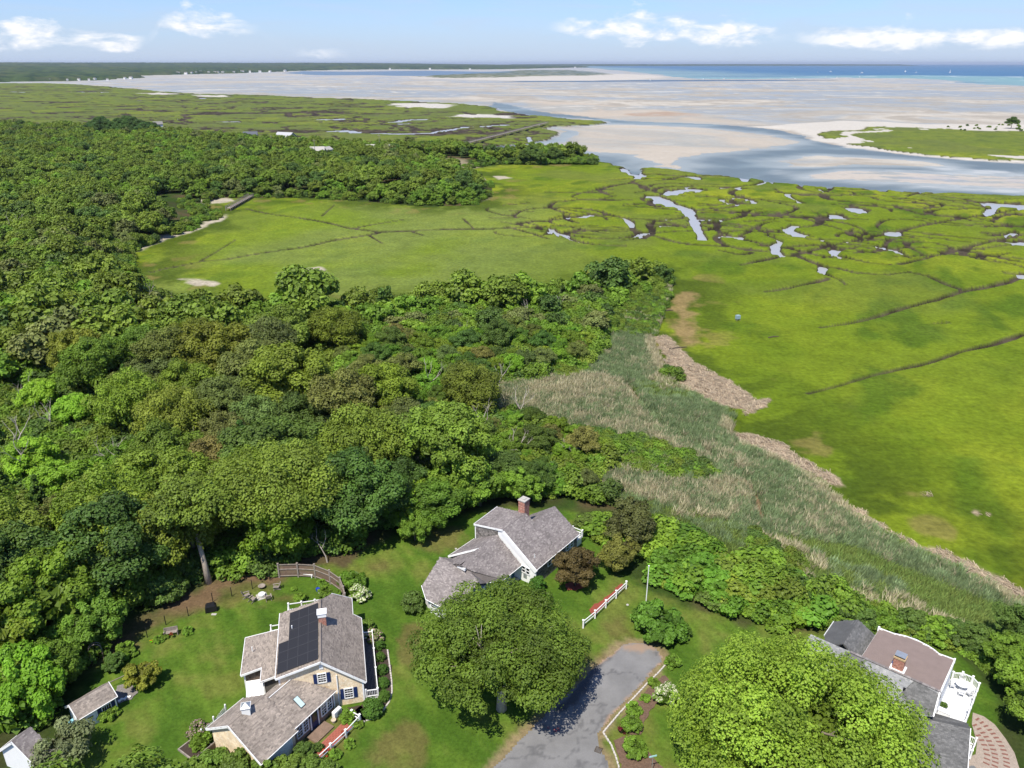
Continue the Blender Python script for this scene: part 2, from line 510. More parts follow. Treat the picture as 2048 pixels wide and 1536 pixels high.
REED_GREEN = [(1218, 672), (1300, 668), (1330, 700), (1345, 740), (1300, 752), (1250, 785), (1300, 810), (1370, 800), (1440, 815), (1465, 850), (1480, 890), (1560, 925), (1640, 975), (1700, 1035), (1780, 1085),
              (1850, 1115), (1930, 1150), (2048, 1215), (2300, 1310), (2500, 1400), (2300, 1420), (2048, 1330), (1900, 1270), (1800, 1215), (1700, 1160), (1600, 1120), (1500, 1092), (1450, 1062), (1512, 1060),
              (1500, 1000), (1450, 960), (1400, 925), (1330, 880), (1290, 840), (1262, 800), (1225, 778), (1185, 762), (1170, 730), (1200, 700)]
LOW = [(1345, 560), (1255, 600), (1210, 690), (1160, 750), (1080, 772), (935, 800), (900, 812), (900, 830), (1010, 850), (1085, 870), (1150, 900), (1230, 935), (1190, 975), (1200, 1010), (1260, 1055), (1330, 1070), (1400, 1095), (1640, 1235), (1900, 1290),
       (2048, 1400), (2400, 1500), (2700, 1420)] + UP_RIGHT[1:-1]
MID = [(700, 690), (830, 650), (930, 620), (1000, 640), (1130, 600), (1250, 590), (1260, 600), (1210, 690), (1160, 750), (935, 800), (900, 830), (860, 850), (760, 850), (680, 820), (640, 760)]
VINES = [(-300, 810), (60, 800), (180, 820), (255, 900), (235, 1010), (120, 1090), (-60, 1130), (-300, 1160)]
DRIVE = [(890, 1640), (982, 1538), (1030, 1487), (1076, 1442), (1126, 1392), (1175, 1346), (1200, 1324), (1222, 1306), (1240, 1293), (1262, 1286), (1290, 1287), (1314, 1298), (1326, 1313), (1322, 1328), (1300, 1354),
         (1270, 1388), (1240, 1420), (1212, 1447), (1196, 1467), (1200, 1490), (1214, 1520), (1222, 1560), (1240, 1660)]
WRACK = [[(1300, 672), (1330, 670), (1350, 685), (1385, 720), (1440, 752), (1490, 782), (1520, 800), (1495, 815), (1450, 812), (1400, 795), (1350, 770), (1330, 738), (1335, 712), (1318, 690)],
         [(1462, 866), (1500, 868), (1560, 885), (1612, 918), (1668, 950), (1680, 967), (1640, 962), (1580, 936), (1520, 908), (1470, 884)],
         [(1684, 1010), (1720, 1022), (1772, 1052), (1765, 1058), (1700, 1030)], [(1772, 1062), (1800, 1072), (1850, 1100), (1830, 1104), (1790, 1078)],
         [(1850, 1096), (1890, 1096), (1910, 1115), (1960, 1140), (2048, 1180), (2300, 1290), (2300, 1320), (2048, 1203), (1960, 1160), (1900, 1128)],
         [(1838, 987), (1862, 984), (1874, 992), (1850, 993)], [(1952, 1024), (1980, 1028), (1982, 1031), (1956, 1027)], [(1500, 800), (1540, 796), (1530, 812), (1490, 830)]]
ORANGE = [(1338, 596), (1362, 584), (1386, 580), (1382, 612), (1384, 650), (1396, 684), (1372, 694), (1352, 672), (1348, 630)]
SANDPATCH = [[(566, 546), (600, 538), (640, 536), (650, 545), (600, 552)], [(262, 500), (300, 484), (400, 449), (452, 430), (456, 436), (404, 456), (330, 481), (268, 506)],
             [(395, 402), (450, 397), (470, 403), (440, 407), (400, 408)], [(985, 352), (1010, 352), (1022, 356), (1000, 359)],
             [(895, 300), (925, 293), (948, 300), (990, 312), (960, 316), (920, 310), (905, 306)],
             [(360, 560), (400, 560), (440, 568), (430, 574), (380, 570)]]
PALE2 = [[(780, 207), (860, 206), (910, 210), (905, 216), (860, 216), (800, 214)], [(905, 229), (980, 227), (1040, 231), (1050, 236), (960, 237), (915, 234)],
         [(270, 186), (330, 185), (370, 188), (300, 189)], [(380, 190), (450, 190), (460, 194), (400, 194)]]
DITCH = [  # outline, half width at start and end (m), depth, wet
    ([(2120, 648), (2048, 667), (1990, 687), (1920, 702), (1860, 724), (1800, 737), (1740, 752), (1680, 770), (1615, 787)], 1.1, .35, .9, 0),
    ([(2120, 530), (2048, 552), (1985, 571), (1930, 580), (1870, 599), (1800, 617), (1740, 637), (1690, 647), (1640, 655)], 2.2, .4, 1.1, 0),
    ([(2120, 405), (2048, 416), (1980, 427), (1910, 438), (1841, 450), (1780, 465), (1725, 476), (1655, 491), (1591, 508)], 2.2, 1.5, 1.1, 0),
    ([(2120, 455), (2048, 467), (2017, 474), (1956, 487), (1887, 506), (1799, 528)], 2.2, 1.0, 1.1, 0),
    ([(1655, 557), (1586, 573), (1530, 583)], 1.6, .5, .9, 0), ([(1591, 508), (1558, 512), (1503, 524), (1480, 530)], 2.0, .5, .9, 0),
    ([(1591, 509), (1646, 531), (1679, 536), (1716, 545), (1771, 548), (1818, 543), (1859, 552), (1887, 566), (1919, 578)], 1.7, 1.5, 1.0, 0),
    ([(1535, 469), (1563, 480), (1550, 490), (1555, 506), (1575, 510)], 1.8, 3.2, 1.5, 1), ([(1646, 531), (1643, 543), (1652, 547), (1675, 556), (1692, 568)], 2.4, .7, 1.3, 1),
    ([(1308, 391), (1331, 405), (1373, 415), (1387, 437), (1405, 478)], 7.5, 2.6, 1.6, 1), ([(1335, 388), (1350, 381), (1387, 377)], 6, 8, 1.6, 1),
    ([(1258, 336), (1268, 346), (1282, 352)], 9, 5, 1.6, 1), ([(1387, 352), (1398, 358)], 7, 3, 1.6, 1), ([(1487, 353), (1491, 362)], 5, 3, 1.6, 1), ([(1762, 376), (1768, 382)], 6, 3, 1.6, 1),
    ([(1140, 432), (1165, 433), (1178, 428)], 3, 4, 1.5, 1), ([(1178, 430), (1193, 427), (1253, 434), (1267, 457), (1287, 477)], 1.6, 1.6, 1.2, 0), ([(1245, 433), (1256, 438), (1262, 448)], 3.2, 2, 1.6, 1),
    ([(1310, 447), (1345, 449)], 2, 4, 1.2, 0), ([(1446, 470), (1475, 471)], 3, 4, 1.5, 1), ([(1475, 471), (1500, 462), (1560, 458)], 1.2, 1, .9, 0),
    ([(1672, 498), (1668, 506), (1690, 514)], 3.2, 3, 1.5, 1), ([(1672, 498), (1720, 492), (1740, 496)], 1.4, .8, 1, 0), ([(1690, 514), (1740, 525), (1780, 528)], 1.2, .7, 1, 0),
    ([(1590, 448), (1575, 456), (1598, 468)], 3, 5, 1.5, 1), ([(1670, 428), (1680, 434)], 8, 6, 1.5, 1), ([(1708, 415), (1718, 422)], 8, 5, 1.5, 1), ([(1995, 408), (2060, 412)], 18, 20, 1.6, 1), ([(1975, 425), (1995, 410)], 3, 4, 1.5, 1),
    ([(1785, 462), (1792, 468)], 5, 5, 1.5, 1), ([(2005, 482), (2070, 486)], 4, 8, 1.6, 1), ([(2025, 545), (2070, 550)], 3, 5, 1.6, 1), ([(1868, 646), (1895, 644)], .6, 1.2, 1.3, 1), ([(1980, 470), (2017, 468), (2030, 462)], 2, 4, 1.5, 1),
    ([(1440, 500), (1480, 508), (1503, 505)], .8, 1.4, .9, 0), ([(1100, 440), (1120, 437), (1145, 432)], 1.2, 3, 1.1, 0), ([(1040, 446), (1070, 441), (1100, 442)], 3, 2, .9, 0),
    ([(492, 417), (537, 427), (605, 436), (653, 444), (701, 456), (762, 463), (844, 460), (913, 457), (981, 457), (1032, 454), (1097, 453)], .8, 1.8, .8, 0),
    ([(300, 545), (325, 538), (400, 523), (451, 518), (520, 506), (605, 494), (673, 479), (742, 468), (762, 463)], .6, 1.3, .8, 0),
    ([(706, 456), (742, 449), (807, 439)], 1.0, .5, .7, 0), ([(644, 432), (670, 408)], .4, .25, .7, 0), ([(738, 470), (764, 486)], .45, .3, .7, 0), ([(926, 436), (947, 456)], .5, .4, .7, 0), ([(825, 463), (845, 470)], .7, .6, .7, 0),
    ([(1096, 452), (1108, 462)], 1.2, 1.0, 1.3, 1), ([(400, 522), (430, 505), (470, 480)], .5, .3, .5, 0),
    ([(935, 253), (1000, 249), (1045, 248), (1080, 249)], 16, 12, 1.6, 1), ([(665, 262), (700, 262), (722, 265), (800, 266), (860, 264), (935, 253)], 14, 9, 1.6, 1), ([(715, 262), (690, 259), (662, 261)], 9, 12, 1.6, 1), ([(648, 238), (680, 237)], 26, 20, 1.6, 1),
    ([(790, 243), (815, 239), (840, 238)], 18, 30, 1.6, 1), ([(800, 246), (830, 246)], 10, 14, 1.6, 1), ([(438, 242.5), (464, 242)], 20, 20, 1.6, 1), ([(440, 245), (550, 243), (650, 240)], 2.5, 2.5, 1.0, 0), ([(335, 237), (350, 237)], 12, 10, 1.6, 1),
    ([(270, 200), (288, 200)], 22, 22, 1.6, 1), ([(920, 243), (970, 238), (1010, 240)], 3, 3, 1.1, 0), ([(1057, 272), (1062, 284)], 3.5, 3.5, 1.5, 1), ([(850, 281), (857, 291)], 2.5, 2.5, 1.5, 1),
    ([(20, 183), (60, 184)], 30, 30, 1.5, 1), ([(140, 183), (215, 184)], 26, 20, 1.5, 1), ([(395, 196), (450, 195)], 20, 30, 1.5, 1), ([(0, 222), (50, 221)], 12, 12, 1.5, 1),
    ([(1570, 262), (1600, 268)], 2, 2, .6, 0)]

wUP, wM1, wM2, wM3, wS3 = W(UP, 0), W(MARSH1, 0), W(MARSH2, 0), W(MARSH3, 0), W(SAND3, 0)




def make_creeks():
    """short meandering creeks between the marked ones, each a bent line on the marsh"""
    g = random.Random(77); out = []
    def one(x, y, a, L_, hw, wt, wig):
        P = [(x, y)]; st = 4.0; k = g.uniform(-1, 1) * wig; 
        for i in range(int(L_ / st)):
            k = k * .80 + g.uniform(-1, 1) * wig * .55; a += k; x += math.cos(a) * st; y += math.sin(a) * st; P.append((x, y))
        out.append((np.array(P), hw, wt))
    for i in range(135):
        px = g.uniform(1215, 2090); py = 338 + 150 * g.random() ** 1.35 + (px - 1200) * .045
        p = at(px, py, 0); one(p.x, p.y, g.choice((0, math.pi)) + g.uniform(-.9, .9), g.uniform(22, 75), g.uniform(.9, 1.7) * (1 + (520 - py) / 400), 1 if g.random() < .10 else 0, .42)
    for i in range(16):
        p = at(g.uniform(1000, 1250), g.uniform(395, 460), 0); one(p.x, p.y, g.uniform(0, 6.28), g.uniform(15, 40), g.uniform(.9, 1.6), 0, .4)
    for i in range(190):
        px = g.uniform(-60, 1100); py = 182 + 112 * g.random() ** .8
        p = at(px, py, 0); one(p.x, p.y, g.choice((0, math.pi)) + g.uniform(-.7, .7), g.uniform(35, 150) * (1 + (290 - py) / 140), g.uniform(2.0, 4.2) * (1 + (290 - py) / 90), 0, .30)
    return out


CREEKS = make_creeks()


def a3(*c): return np.array(c, dtype=np.float32)


def upland_height(X, Y, sd):
    return 3.0 * sstep(-1, 26, sd) + (fbm(X, Y, 40, 5, 3) - .5) * 1.2 * sstep(40, 90, sd) * sstep(95, 130, np.hypot(X, Y))


def paint(X, Y):
    """height, colour, zone (0 upland, 1 marsh, 2 flats, 3 river, 4 sea), wetness for arrays of ground positions"""
    n = len(X); r = np.hypot(X, Y)
    sU = sdf(X, Y, wUP, 60.0)
    sM = np.maximum(np.maximum(sdf(X, Y, wM1, 10), sdf(X, Y, wM2, 10)), sdf(X, Y, wM3, 10))
    jag = (fbm(X, Y, 14, 3, 4) - .5) * 10 * sstep(300, 500, r) + (fbm(X, Y, 60, 4, 3) - .5) * 26 * sstep(700, 1400, r)
    sMj = sM + np.minimum(jag, 8)
    z = np.full(n, -1.25, dtype=np.float32); zone = np.full(n, 2, dtype=np.int32); wet = np.zeros(n, dtype=np.float32)
    # --- tidal flats
    wx = X + (fbm(X, Y, 300, 11, 3) - .5) * 300; wy = Y + (fbm(X, Y, 300, 12, 3) - .5) * 300
    s1 = fbm(wx * .6 + wy * .25, wy, 150, 13, 5, .6); s2 = fbm(wx, wy, 34, 14, 4, .6); s3 = fbm(X, Y, 9, 15, 3)
    big = fbm(X, Y, 900, 16, 3)
    sand = lerp(np.tile(a3(.30, .270, .225), (n, 1)), a3(.42, .385, .325), sstep(.35, .7, s2))
    sand = sand * (0.9 + .2 * s3)[:, None]
    w = sstep(.44, .60, s1 * .62 + s2 * .25 + (1 - big) * .17 + .02)
    col = lerp(sand, a3(.25, .265, .25), w * .8)
    streak = sstep(.60, .72, s2 * .5 + s1 * .5)
    col = lerp(col, a3(.50, .475, .425), streak * .7)
    wet = np.maximum(wet, w * .9 * (1 - streak))
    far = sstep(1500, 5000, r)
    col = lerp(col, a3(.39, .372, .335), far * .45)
    for P, c in ((PINKBAR, a3(.39, .335, .27)), (BAR1, a3(.39, .345, .285)), (PINK2, a3(.30, .215, .155))):
        k = sstep(-8, 10, sdf(X, Y, W(P, 0)) + (s2 - .5) * 30)
        col = lerp(col, c * 1.0, k * .85 * (1 - .75 * w)); wet = wet * (1 - .7 * k)
    # --- river
    sR = sdf(X, Y, W(RIVER, -1.2), 40)
    sB = np.maximum(np.maximum(sdf(X, Y, W(BAR1, -1.2), 40), sdf(X, Y, W(BAR2, -1.2), 40)), sdf(X, Y, W(BAR3, -1.2), 40))
    inr = (sR + (s2 - .5) * 26 > 0)
    bar = sB + (s1 - .5) * 30 + (s2 - .5) * 34
    river = inr & (bar < 0)
    shal = sstep(-30, 0, bar)
    rc = lerp(np.tile(a3(.11, .135, .135), (n, 1)), a3(.20, .245, .245), sstep(.4, .75, s1 * .5 + s2 * .5))
    rc = lerp(rc, a3(.30, .32, .30), shal * .7)
    # pale shoals off the lower bank, rippled
    shb = sstep(-6, 12, sdf(X, Y, W([(1560, 330), (1660, 318), (1800, 318), (1950, 330), (2300, 350), (2300, 392), (2048, 384), (1850, 374), (1680, 366), (1560, 352), (1540, 340)], 0), 12))
    rip = sstep(.45, .62, fbm(X * .35 + Y * .2, Y * 1.0, 6.5, 21, 3))
    rc = lerp(rc, a3(.40, .40, .37), shb * (.35 + .5 * rip) * sstep(.35, .6, s1 * .6 + s2 * .4))
    col = np.where(river[:, None], rc, col); wet[river] = 1 - .45 * (shal * .7 + shb * .5 * rip)[river]; zone[river] = 3; z[river] = -1.3
    b2 = inr & ~river & (sdf(X, Y, W(BAR2, 0), 10) > -8)
    col = np.where(b2[:, None], lerp(np.tile(a3(.39, .35, .30), (n, 1)), a3(.27, .28, .27), rip), col)
    for P, c in ((BACKCH, a3(.10, .14, .17)), (DARKCH, a3(.055, .075, .09))):
        k = sdf(X, Y, W(P, 0), 200) + (s1 - .5) * 160
        kk = sstep(0, 60, k); col = lerp(col, c, kk); wet = np.maximum(wet, kk)
    # --- open sea
    sS = sdf(X, Y, W(SEA, 0), 400) + (s1 - .5) * 180
    sea = sS > 0
    deep = sstep(0, 1500, sS)
    sc = lerp(np.tile(a3(.17, .25, .24), (n, 1)), a3(.030, .105, .19), sstep(.0, .85, deep * .8 + (s1 - .45) * .5))
    tq = sstep(-100, 300, sdf(X, Y, W(TURQ, 0), 300)); sc = lerp(sc, a3(.15, .27, .25), tq * .8)
    st = sstep(.52, .62, fbm(X * .2, Y, 260, 51, 4)); sc = lerp(sc, a3(.022, .075, .16), st * .35 * (1 - tq))
    sc = lerp(sc, a3(.4, .44, .42), sstep(.66, .72, fbm(X, Y, 90, 55, 4)) * tq * .9)
    col = np.where(sea[:, None], sc, col); wet[sea] = 1; zone[sea] = 4; z[sea] = -1.4
    # --- dunes and the far spit
    k = sstep(-30, 60, sdf(X, Y, W(DUNESAND, 0), 200) + (s1 - .5) * 200)
    col = lerp(col, a3(.43, .40, .355), k); wet *= 1 - k
    k = sstep(-10, 60, sdf(X, Y, W(DUNE, 0), 200) + (s2 - .5) * 160 + (s1 - .5) * 200)
    col = lerp(col, a3(.065, .085, .03), k * (.55 + .45 * sstep(.4, .6, s2))); z = z + k * (1.5 + 3 * s2)
    lane = (k > .02) | (sdf(X, Y, W(DUNESAND, 0), 200) > 0)
    zone[lane & (zone >= 3)] = 2
    # --- sandy islands on the right
    sS3 = sdf(X, Y, wS3, 20) + (fbm(X, Y, 25, 31, 4) - .5) * 22
    k = sstep(-4, 3, sS3); col = lerp(col, a3(.44, .41, .36), k); wet *= 1 - k
    zone[k > .5] = 2; z = np.where(k > .5, -1.2 + 1.5 * sstep(0, 20, sS3) + s3 * .3, z)
    isl = (sdf(X, Y, W([(1500, 240), (2700, 235), (2700, 360), (1500, 300)], 0), 5) > 0)
    holes = fbm(X, Y, 30, 33, 4) * .6 + fbm(X, Y, 90, 34, 2) * .4
    # --- marsh
    sd3 = sdf(X, Y, wM3, 20)
    m = (sMj > 0) & (sU <= 0)
    m &= ~(isl & (holes > .53) & (sd3 < 30))
    sandy2 = np.full(n, -50.0)
    for P in PALE2: sandy2 = np.maximum(sandy2, sdf(X, Y, W(P, 0), 50))
    sandy2 = sandy2 + (fbm(X, Y, 30, 35, 4) - .5) * 60
    back = sdf(X, Y, wM2, 30) > -20
    g1 = fbm(X, Y, 60, 41, 4); g2 = fbm(X, Y, 17, 42, 4); g3 = fbm(X, Y, 4.5, 43, 3)
    ang = X * .45 + Y * .9; gs = fbm(X * .9 - Y * .45, ang * .35, 9, 44, 3)
    mc = lerp(np.tile(a3(.138, .192, .012), (n, 1)), a3(.230, .262, .018), sstep(.40, .62, g1 * .45 + g2 * .3 + gs * .25))
    mc = lerp(mc, a3(.062, .115, .010), sstep(.50, .66, g2 * .5 + gs * .5) * .85)
    mc = lerp(mc, a3(.22, .26, .02), sstep(.60, .74, g1 * .4 + g2 * .6) * .6)
    dk = sstep(.47, .60, fbm(X * .95 + Y * .3, (Y * .95 - X * .3) * .5, 26, 45, 4)); mc = lerp(mc, a3(.080, .138, .008), dk * .38 * sstep(420, 240, r))
    mid = sstep(150, 330, r); olive = sstep(.42, .62, fbm(X, Y, 38, 47, 4))
    mc = lerp(mc, a3(.125, .155, .028), mid * olive * .65)
    mc = lerp(mc, a3(.115, .14, .042), sstep(520, 900, r) * .75 * (0.7 + .3 * olive))
    pk = sdf(X, Y, W([(255, 530), (262, 495), (505, 392), (980, 405), (1090, 430), (1100, 470), (950, 610), (500, 650), (290, 590)], 0), 60)
    soft = sstep(.42, .62, fbm(X, Y, 45, 48, 3))
    mc = lerp(mc, lerp(np.tile(a3(.150, .215, .020), (n, 1)), a3(.17, .205, .065), soft * .6), sstep(-25, 35, pk + (soft - .5) * 30) * .65)
    mc = mc * (0.86 + .28 * g3)[:, None]
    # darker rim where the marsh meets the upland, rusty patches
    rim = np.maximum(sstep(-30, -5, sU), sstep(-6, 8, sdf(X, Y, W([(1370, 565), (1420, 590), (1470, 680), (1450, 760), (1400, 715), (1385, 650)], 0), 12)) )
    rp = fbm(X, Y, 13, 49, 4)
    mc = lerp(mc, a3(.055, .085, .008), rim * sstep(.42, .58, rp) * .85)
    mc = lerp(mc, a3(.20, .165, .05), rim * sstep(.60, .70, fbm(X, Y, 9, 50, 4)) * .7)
    zm = (g2 - .5) * .25
    # creeks, ditches and pannes cut into the peat
    cut = np.zeros(n, dtype=np.float32); mud = np.zeros(n, dtype=np.float32)
    ex = (fbm(X, Y, 9, 61, 3) - .5)
    for P, w0, w1, dep, wt in DITCH:
        d, f = ldist(X, Y, W(P, 0), 60.0)
        hw = w0 + (w1 - w0) * f
        hw = hw * (np.where(hw > 1.4, .82, .95) if wt == 0 else np.where(hw > 9, .5, .72)); dep_ = 1.6 if wt else dep * .95
        e = d + ex * hw * 1.3
        k = sstep(1.15, .72, e / hw)
        if not wt: k = k * sstep(-.02, .05, f) * sstep(1.02, .93, f)
        cut = np.maximum(cut, k * dep_)
        mud = np.maximum(mud, sstep(hw * 1.05 + .3, hw * .7, e))
    wxx = X + (fbm(X, Y, 50, 62, 3) - .5) * 55; wyy = Y + (fbm(X, Y, 50, 63, 3) - .5) * 55
    rdg = np.abs(fbm(wxx * .55, wyy, 34, 64, 2) - .5); gate = fbm(X, Y, 48, 65, 2)
    creeky = sdf(X, Y, W([(1190, 340), (1250, 325), (2700, 390), (2700, 520), (2048, 520), (1850, 535), (1700, 520), (1560, 490), (1440, 470), (1330, 470), (1280, 430), (1200, 400)], 0), 20) > 0
    pan = fbm(wxx * .5, wyy, 21, 66, 3)
    rdg2 = np.abs(fbm(wxx * .5 + 300, wyy, 20, 76, 2) - .5); gate2 = fbm(X, Y, 30, 77, 2)
    # widths grow with the cell so that far pannes keep their size on the ground
    for (P, hw, wt) in CREEKS:
        d, f = ldist(X, Y, P, 14.0)
        e = d + ex * hw * 1.1; w_ = hw * (1 - .55 * np.abs(f - .45) * 2 * (1 - wt))
        k = sstep(1.2, .7, e / w_) * (f > .001) * (f < .999)
        cut = np.maximum(cut, k * (1.55 if wt else 1.0)); mud = np.maximum(mud, sstep(w_ * 1.1 + .3, w_ * .7, e) * (f > .001) * (f < .999))
    rd2 = np.abs(fbm(wxx * .4, wyy, 46, 67, 3) - .5); gt2 = fbm(X, Y, 70, 68, 2)
    tb = sstep(.030, .014, rd2) * sstep(.42, .48, gt2)
    pb = sstep(.68, .70, fbm(wxx * .45, wyy, 40, 69, 3))
    bk = back & (r < 3000)
    cut = np.maximum(cut, np.where(bk, np.maximum(tb * .9, pb * .9), 0)); mud = np.maximum(mud, np.where(bk, np.maximum(tb, pb), 0))
    mudc = lerp(np.tile(a3(.034, .027, .019), (n, 1)), a3(.085, .068, .048), sstep(.3, .7, g3))
    mcc = lerp(mc, a3(.085, .095, .035), sstep(.0, .5, mud) * .7)
    mcc = lerp(mcc, mudc, sstep(.35, .9, np.maximum(mud * .8, sstep(.1, .6, cut))))
    edge = sstep(3.5, 0, sMj) * sstep(-4, 0, sMj) * (sU < -8)
    mcc = lerp(mcc, a3(.06, .05, .035), edge * .85)
    sp = sstep(0, 12, sandy2); mcc = lerp(mcc, a3(.50, .47, .42), sp)
    for P in WRACK:
        k = sstep(-.6, .5, sdf(X, Y, W(P, .2), 8) + (fbm(X, Y, 2.2, 71, 3) - .5) * 3.2)
        mcc = lerp(mcc, a3(.38, .29, .20), k); mcc = lerp(mcc, a3(.20, .14, .09), k * sstep(.55, .7, fbm(X, Y, 1.6, 72, 3)))
    for P in SANDPATCH:
        k = sstep(-1.2, 1.0, sdf(X, Y, W(P, 0), 10) + (fbm(X, Y, 5, 73, 3) - .5) * 5); mcc = lerp(mcc, a3(.42, .37, .28), k)
    k = sstep(-1.5, 1.5, sdf(X, Y, W(ORANGE, .2), 10) + (fbm(X, Y, 5, 74, 4) - .5) * 7); mcc = lerp(mcc, a3(.27, .19, .085), k * .8)
    zmm = zm + .05 - cut
    bank = sstep(-.5, 1.5, sMj)
    zmm = -1.3 * (1 - bank) + zmm * bank
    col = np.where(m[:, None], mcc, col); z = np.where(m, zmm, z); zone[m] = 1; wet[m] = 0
    # --- upland
    u = sU > 0
    h = upland_height(X, Y, sU)
    uc = lerp(np.tile(a3(.045, .050, .018), (n, 1)), a3(.035, .065, .012), sstep(.4, .6, g2))
    uc = lerp(uc, a3(.10, .07, .04), sstep(.58, .70, g2) * .8)
    sl = sdf(X, Y, W(LAWN, 3), 10)
    l1 = fbm(X, Y, 6.5, 81, 4); l2 = fbm(X, Y, 1.7, 82, 4); l3 = fbm(X * .8 + Y * .6, (Y * .8 - X * .6) * .3, 1.5, 83, 3)
    lc = lerp(np.tile(a3(.062, .125, .014), (n, 1)), a3(.098, .165, .020), sstep(.35, .65, l1 * .5 + l3 * .5))
    lc = lerp(lc, a3(.155, .145, .040), sstep(.50, .68, l1 * .6 + l2 * .4) * .5)
    dry = [(1130, 1290, 60, 60), (1230, 1250, 40, 50), (640, 1470, 70, 40), (790, 1500, 60, 50), (430, 1190, 120, 30), (880, 1080, 60, 25), (760, 1130, 50, 25), (820, 1300, 25, 60), (1240, 1180, 30, 30), (540, 1330, 30, 20), (1210, 1330, 25, 30)]
    for px, py, rx, ry in dry:
        c = at(px, py, 3); ex_ = at(px + rx, py, 3); ey_ = at(px, py - ry, 3)
        q = ((X - c.x) / (ex_.x - c.x)) ** 2 + ((Y - c.y) / (ey_.y - c.y)) ** 2
        lc = lerp(lc, a3(.17, .125, .05), sstep(1.2, .1, q + (l1 - .5) * 3.4 + (l2 - .5) * 2.4) * .62)
    stripes = .5 + .5 * np.sin((X * .86 + Y * .5) * 2 * math.pi / 1.5 + 3 * (l1 - .5))
    lc = lc * (.90 + .17 * stripes * sstep(.35, .6, l1))[:, None] * (.85 + .3 * l2)[:, None]
    kl = sstep(-.9, .6, sl + (l2 - .5) * 2.5)
    uc = lerp(uc, lc, kl)
    # leaf litter between lawn and wood behind the chairs
    lit = [(190, 1330), (240, 1270), (300, 1235), (345, 1200), (400, 1175), (440, 1150), (520, 1140), (570, 1140), (560, 1165), (470, 1195), (400, 1225), (330, 1255), (270, 1290), (230, 1320)]
    k = sstep(-1.2, 1.2, sdf(X, Y, W(lit, 3), 6) + (l2 - .5) * 3); lc2 = lerp(np.tile(a3(.16, .10, .06), (n, 1)), a3(.10, .105, .03), sstep(.45, .6, l1))
    uc = lerp(uc, lc2, k * .85)
    k = sstep(-1, 1, sdf(X, Y, W([(48, 785), (75, 775), (110, 782), (130, 795), (90, 800), (60, 798)], 3), 6)); uc = lerp(uc, a3(.22, .12, .06), k)
    lw = sdf(X, Y, W(LOW, 1), 5) > 0
    uc = np.where((lw & (kl < .3))[:, None], lerp(np.tile(a3(.085, .10, .030), (n, 1)), a3(.16, .14, .075), sstep(.4, .65, g3)), uc)
    # trodden line through the reeds, driveway verge
    d, f = ldist(X, Y, W([(1250, 778), (1266, 800), (1290, 830), (1330, 862), (1400, 905), (1480, 960), (1510, 1010), (1520, 1060)], 1), 6); uc = lerp(uc, a3(.20, .13, .075), sstep(1.3, .4, d + (g3 - .5)) * .9)
    sD = sdf(X, Y, W(DRIVE, 3), 6)
    uc = lerp(uc, a3(.27, .19, .12), sstep(-1.1, -.2, sD + (l2 - .5) * 1.6) * .75)
    for P in WRACK:
        k = sstep(-.6, .5, sdf(X, Y, W(P, .2), 8) + (fbm(X, Y, 2.2, 71, 3) - .5) * 3.2); uc = lerp(uc, a3(.36, .27, .20), k)
    for P in SANDPATCH:
        k = sstep(-1.2, 1.0, sdf(X, Y, W(P, 0), 10) + (fbm(X, Y, 5, 73, 3) - .5) * 5); uc = lerp(uc, a3(.42, .37, .28), k)
    k = sstep(-1.5, 1.5, sdf(X, Y, W(ORANGE, .2), 10) + (fbm(X, Y, 5, 74, 4) - .5) * 7); uc = lerp(uc, a3(.27, .19, .085), k * .8)
    k = sstep(0, 6, sdf(X, Y, W([(840, 322), (905, 326), (960, 330), (985, 350), (1000, 372), (1000, 395), (980, 408), (960, 405), (975, 380), (945, 350), (900, 338), (850, 332)], 0), 20) + (g2 - .5) * 20); uc = lerp(uc, a3(.24, .205, .13), k)
    col = np.where(u[:, None], uc, col); z = np.where(u, h, z); zone[u] = 0; wet[u] = 0
    tr = (sU > -2.5) & ~u & m; z = np.where(tr, zmm, z)
    return z.astype(np.float32), np.clip(col, .004, .7), zone, wet


def ground_material(name, scale, strength, dist, rough, tint=.25):
    m, nt, b = new_mat(name)
    a = nd(nt, 'ShaderNodeAttribute', attribute_name='Col')
    w = nd(nt, 'ShaderNodeAttribute', attribute_name='wet')
    g = nd(nt, 'ShaderNodeNewGeometry')
    f1 = ntex(nt, scale, 5, .65, g.outputs['Position']); f2 = ntex(nt, scale * .22, 3, .6, g.outputs['Position'])
    r1 = ramp(nt, f1, [(.25, 1 - tint), (.75, 1 + tint * .6)]); r2 = ramp(nt, f2, [(.3, 1 - tint * .5), (.7, 1.0)])
    c = mixc(nt, 1.0, a.outputs['Color'], r1, 'MULTIPLY'); c = mixc(nt, 1.0, c, r2, 'MULTIPLY')
    nt.links.new(c, b.inputs['Base Color'])
    mr = nd(nt, 'ShaderNodeMapRange'); mr.inputs['To Min'].default_value = rough; mr.inputs['To Max'].default_value = .32
    nt.links.new(w.outputs['Fac'], mr.inputs[0]); nt.links.new(mr.outputs[0], b.inputs['Roughness'])
    ms = nd(nt, 'ShaderNodeMapRange'); ms.inputs['To Min'].default_value = .05; ms.inputs['To Max'].default_value = .16
    nt.links.new(w.outputs['Fac'], ms.inputs[0]); nt.links.new(ms.outputs[0], b.inputs['Specular IOR Level'])
    bump(nt, b, f1, strength, dist)
    return m


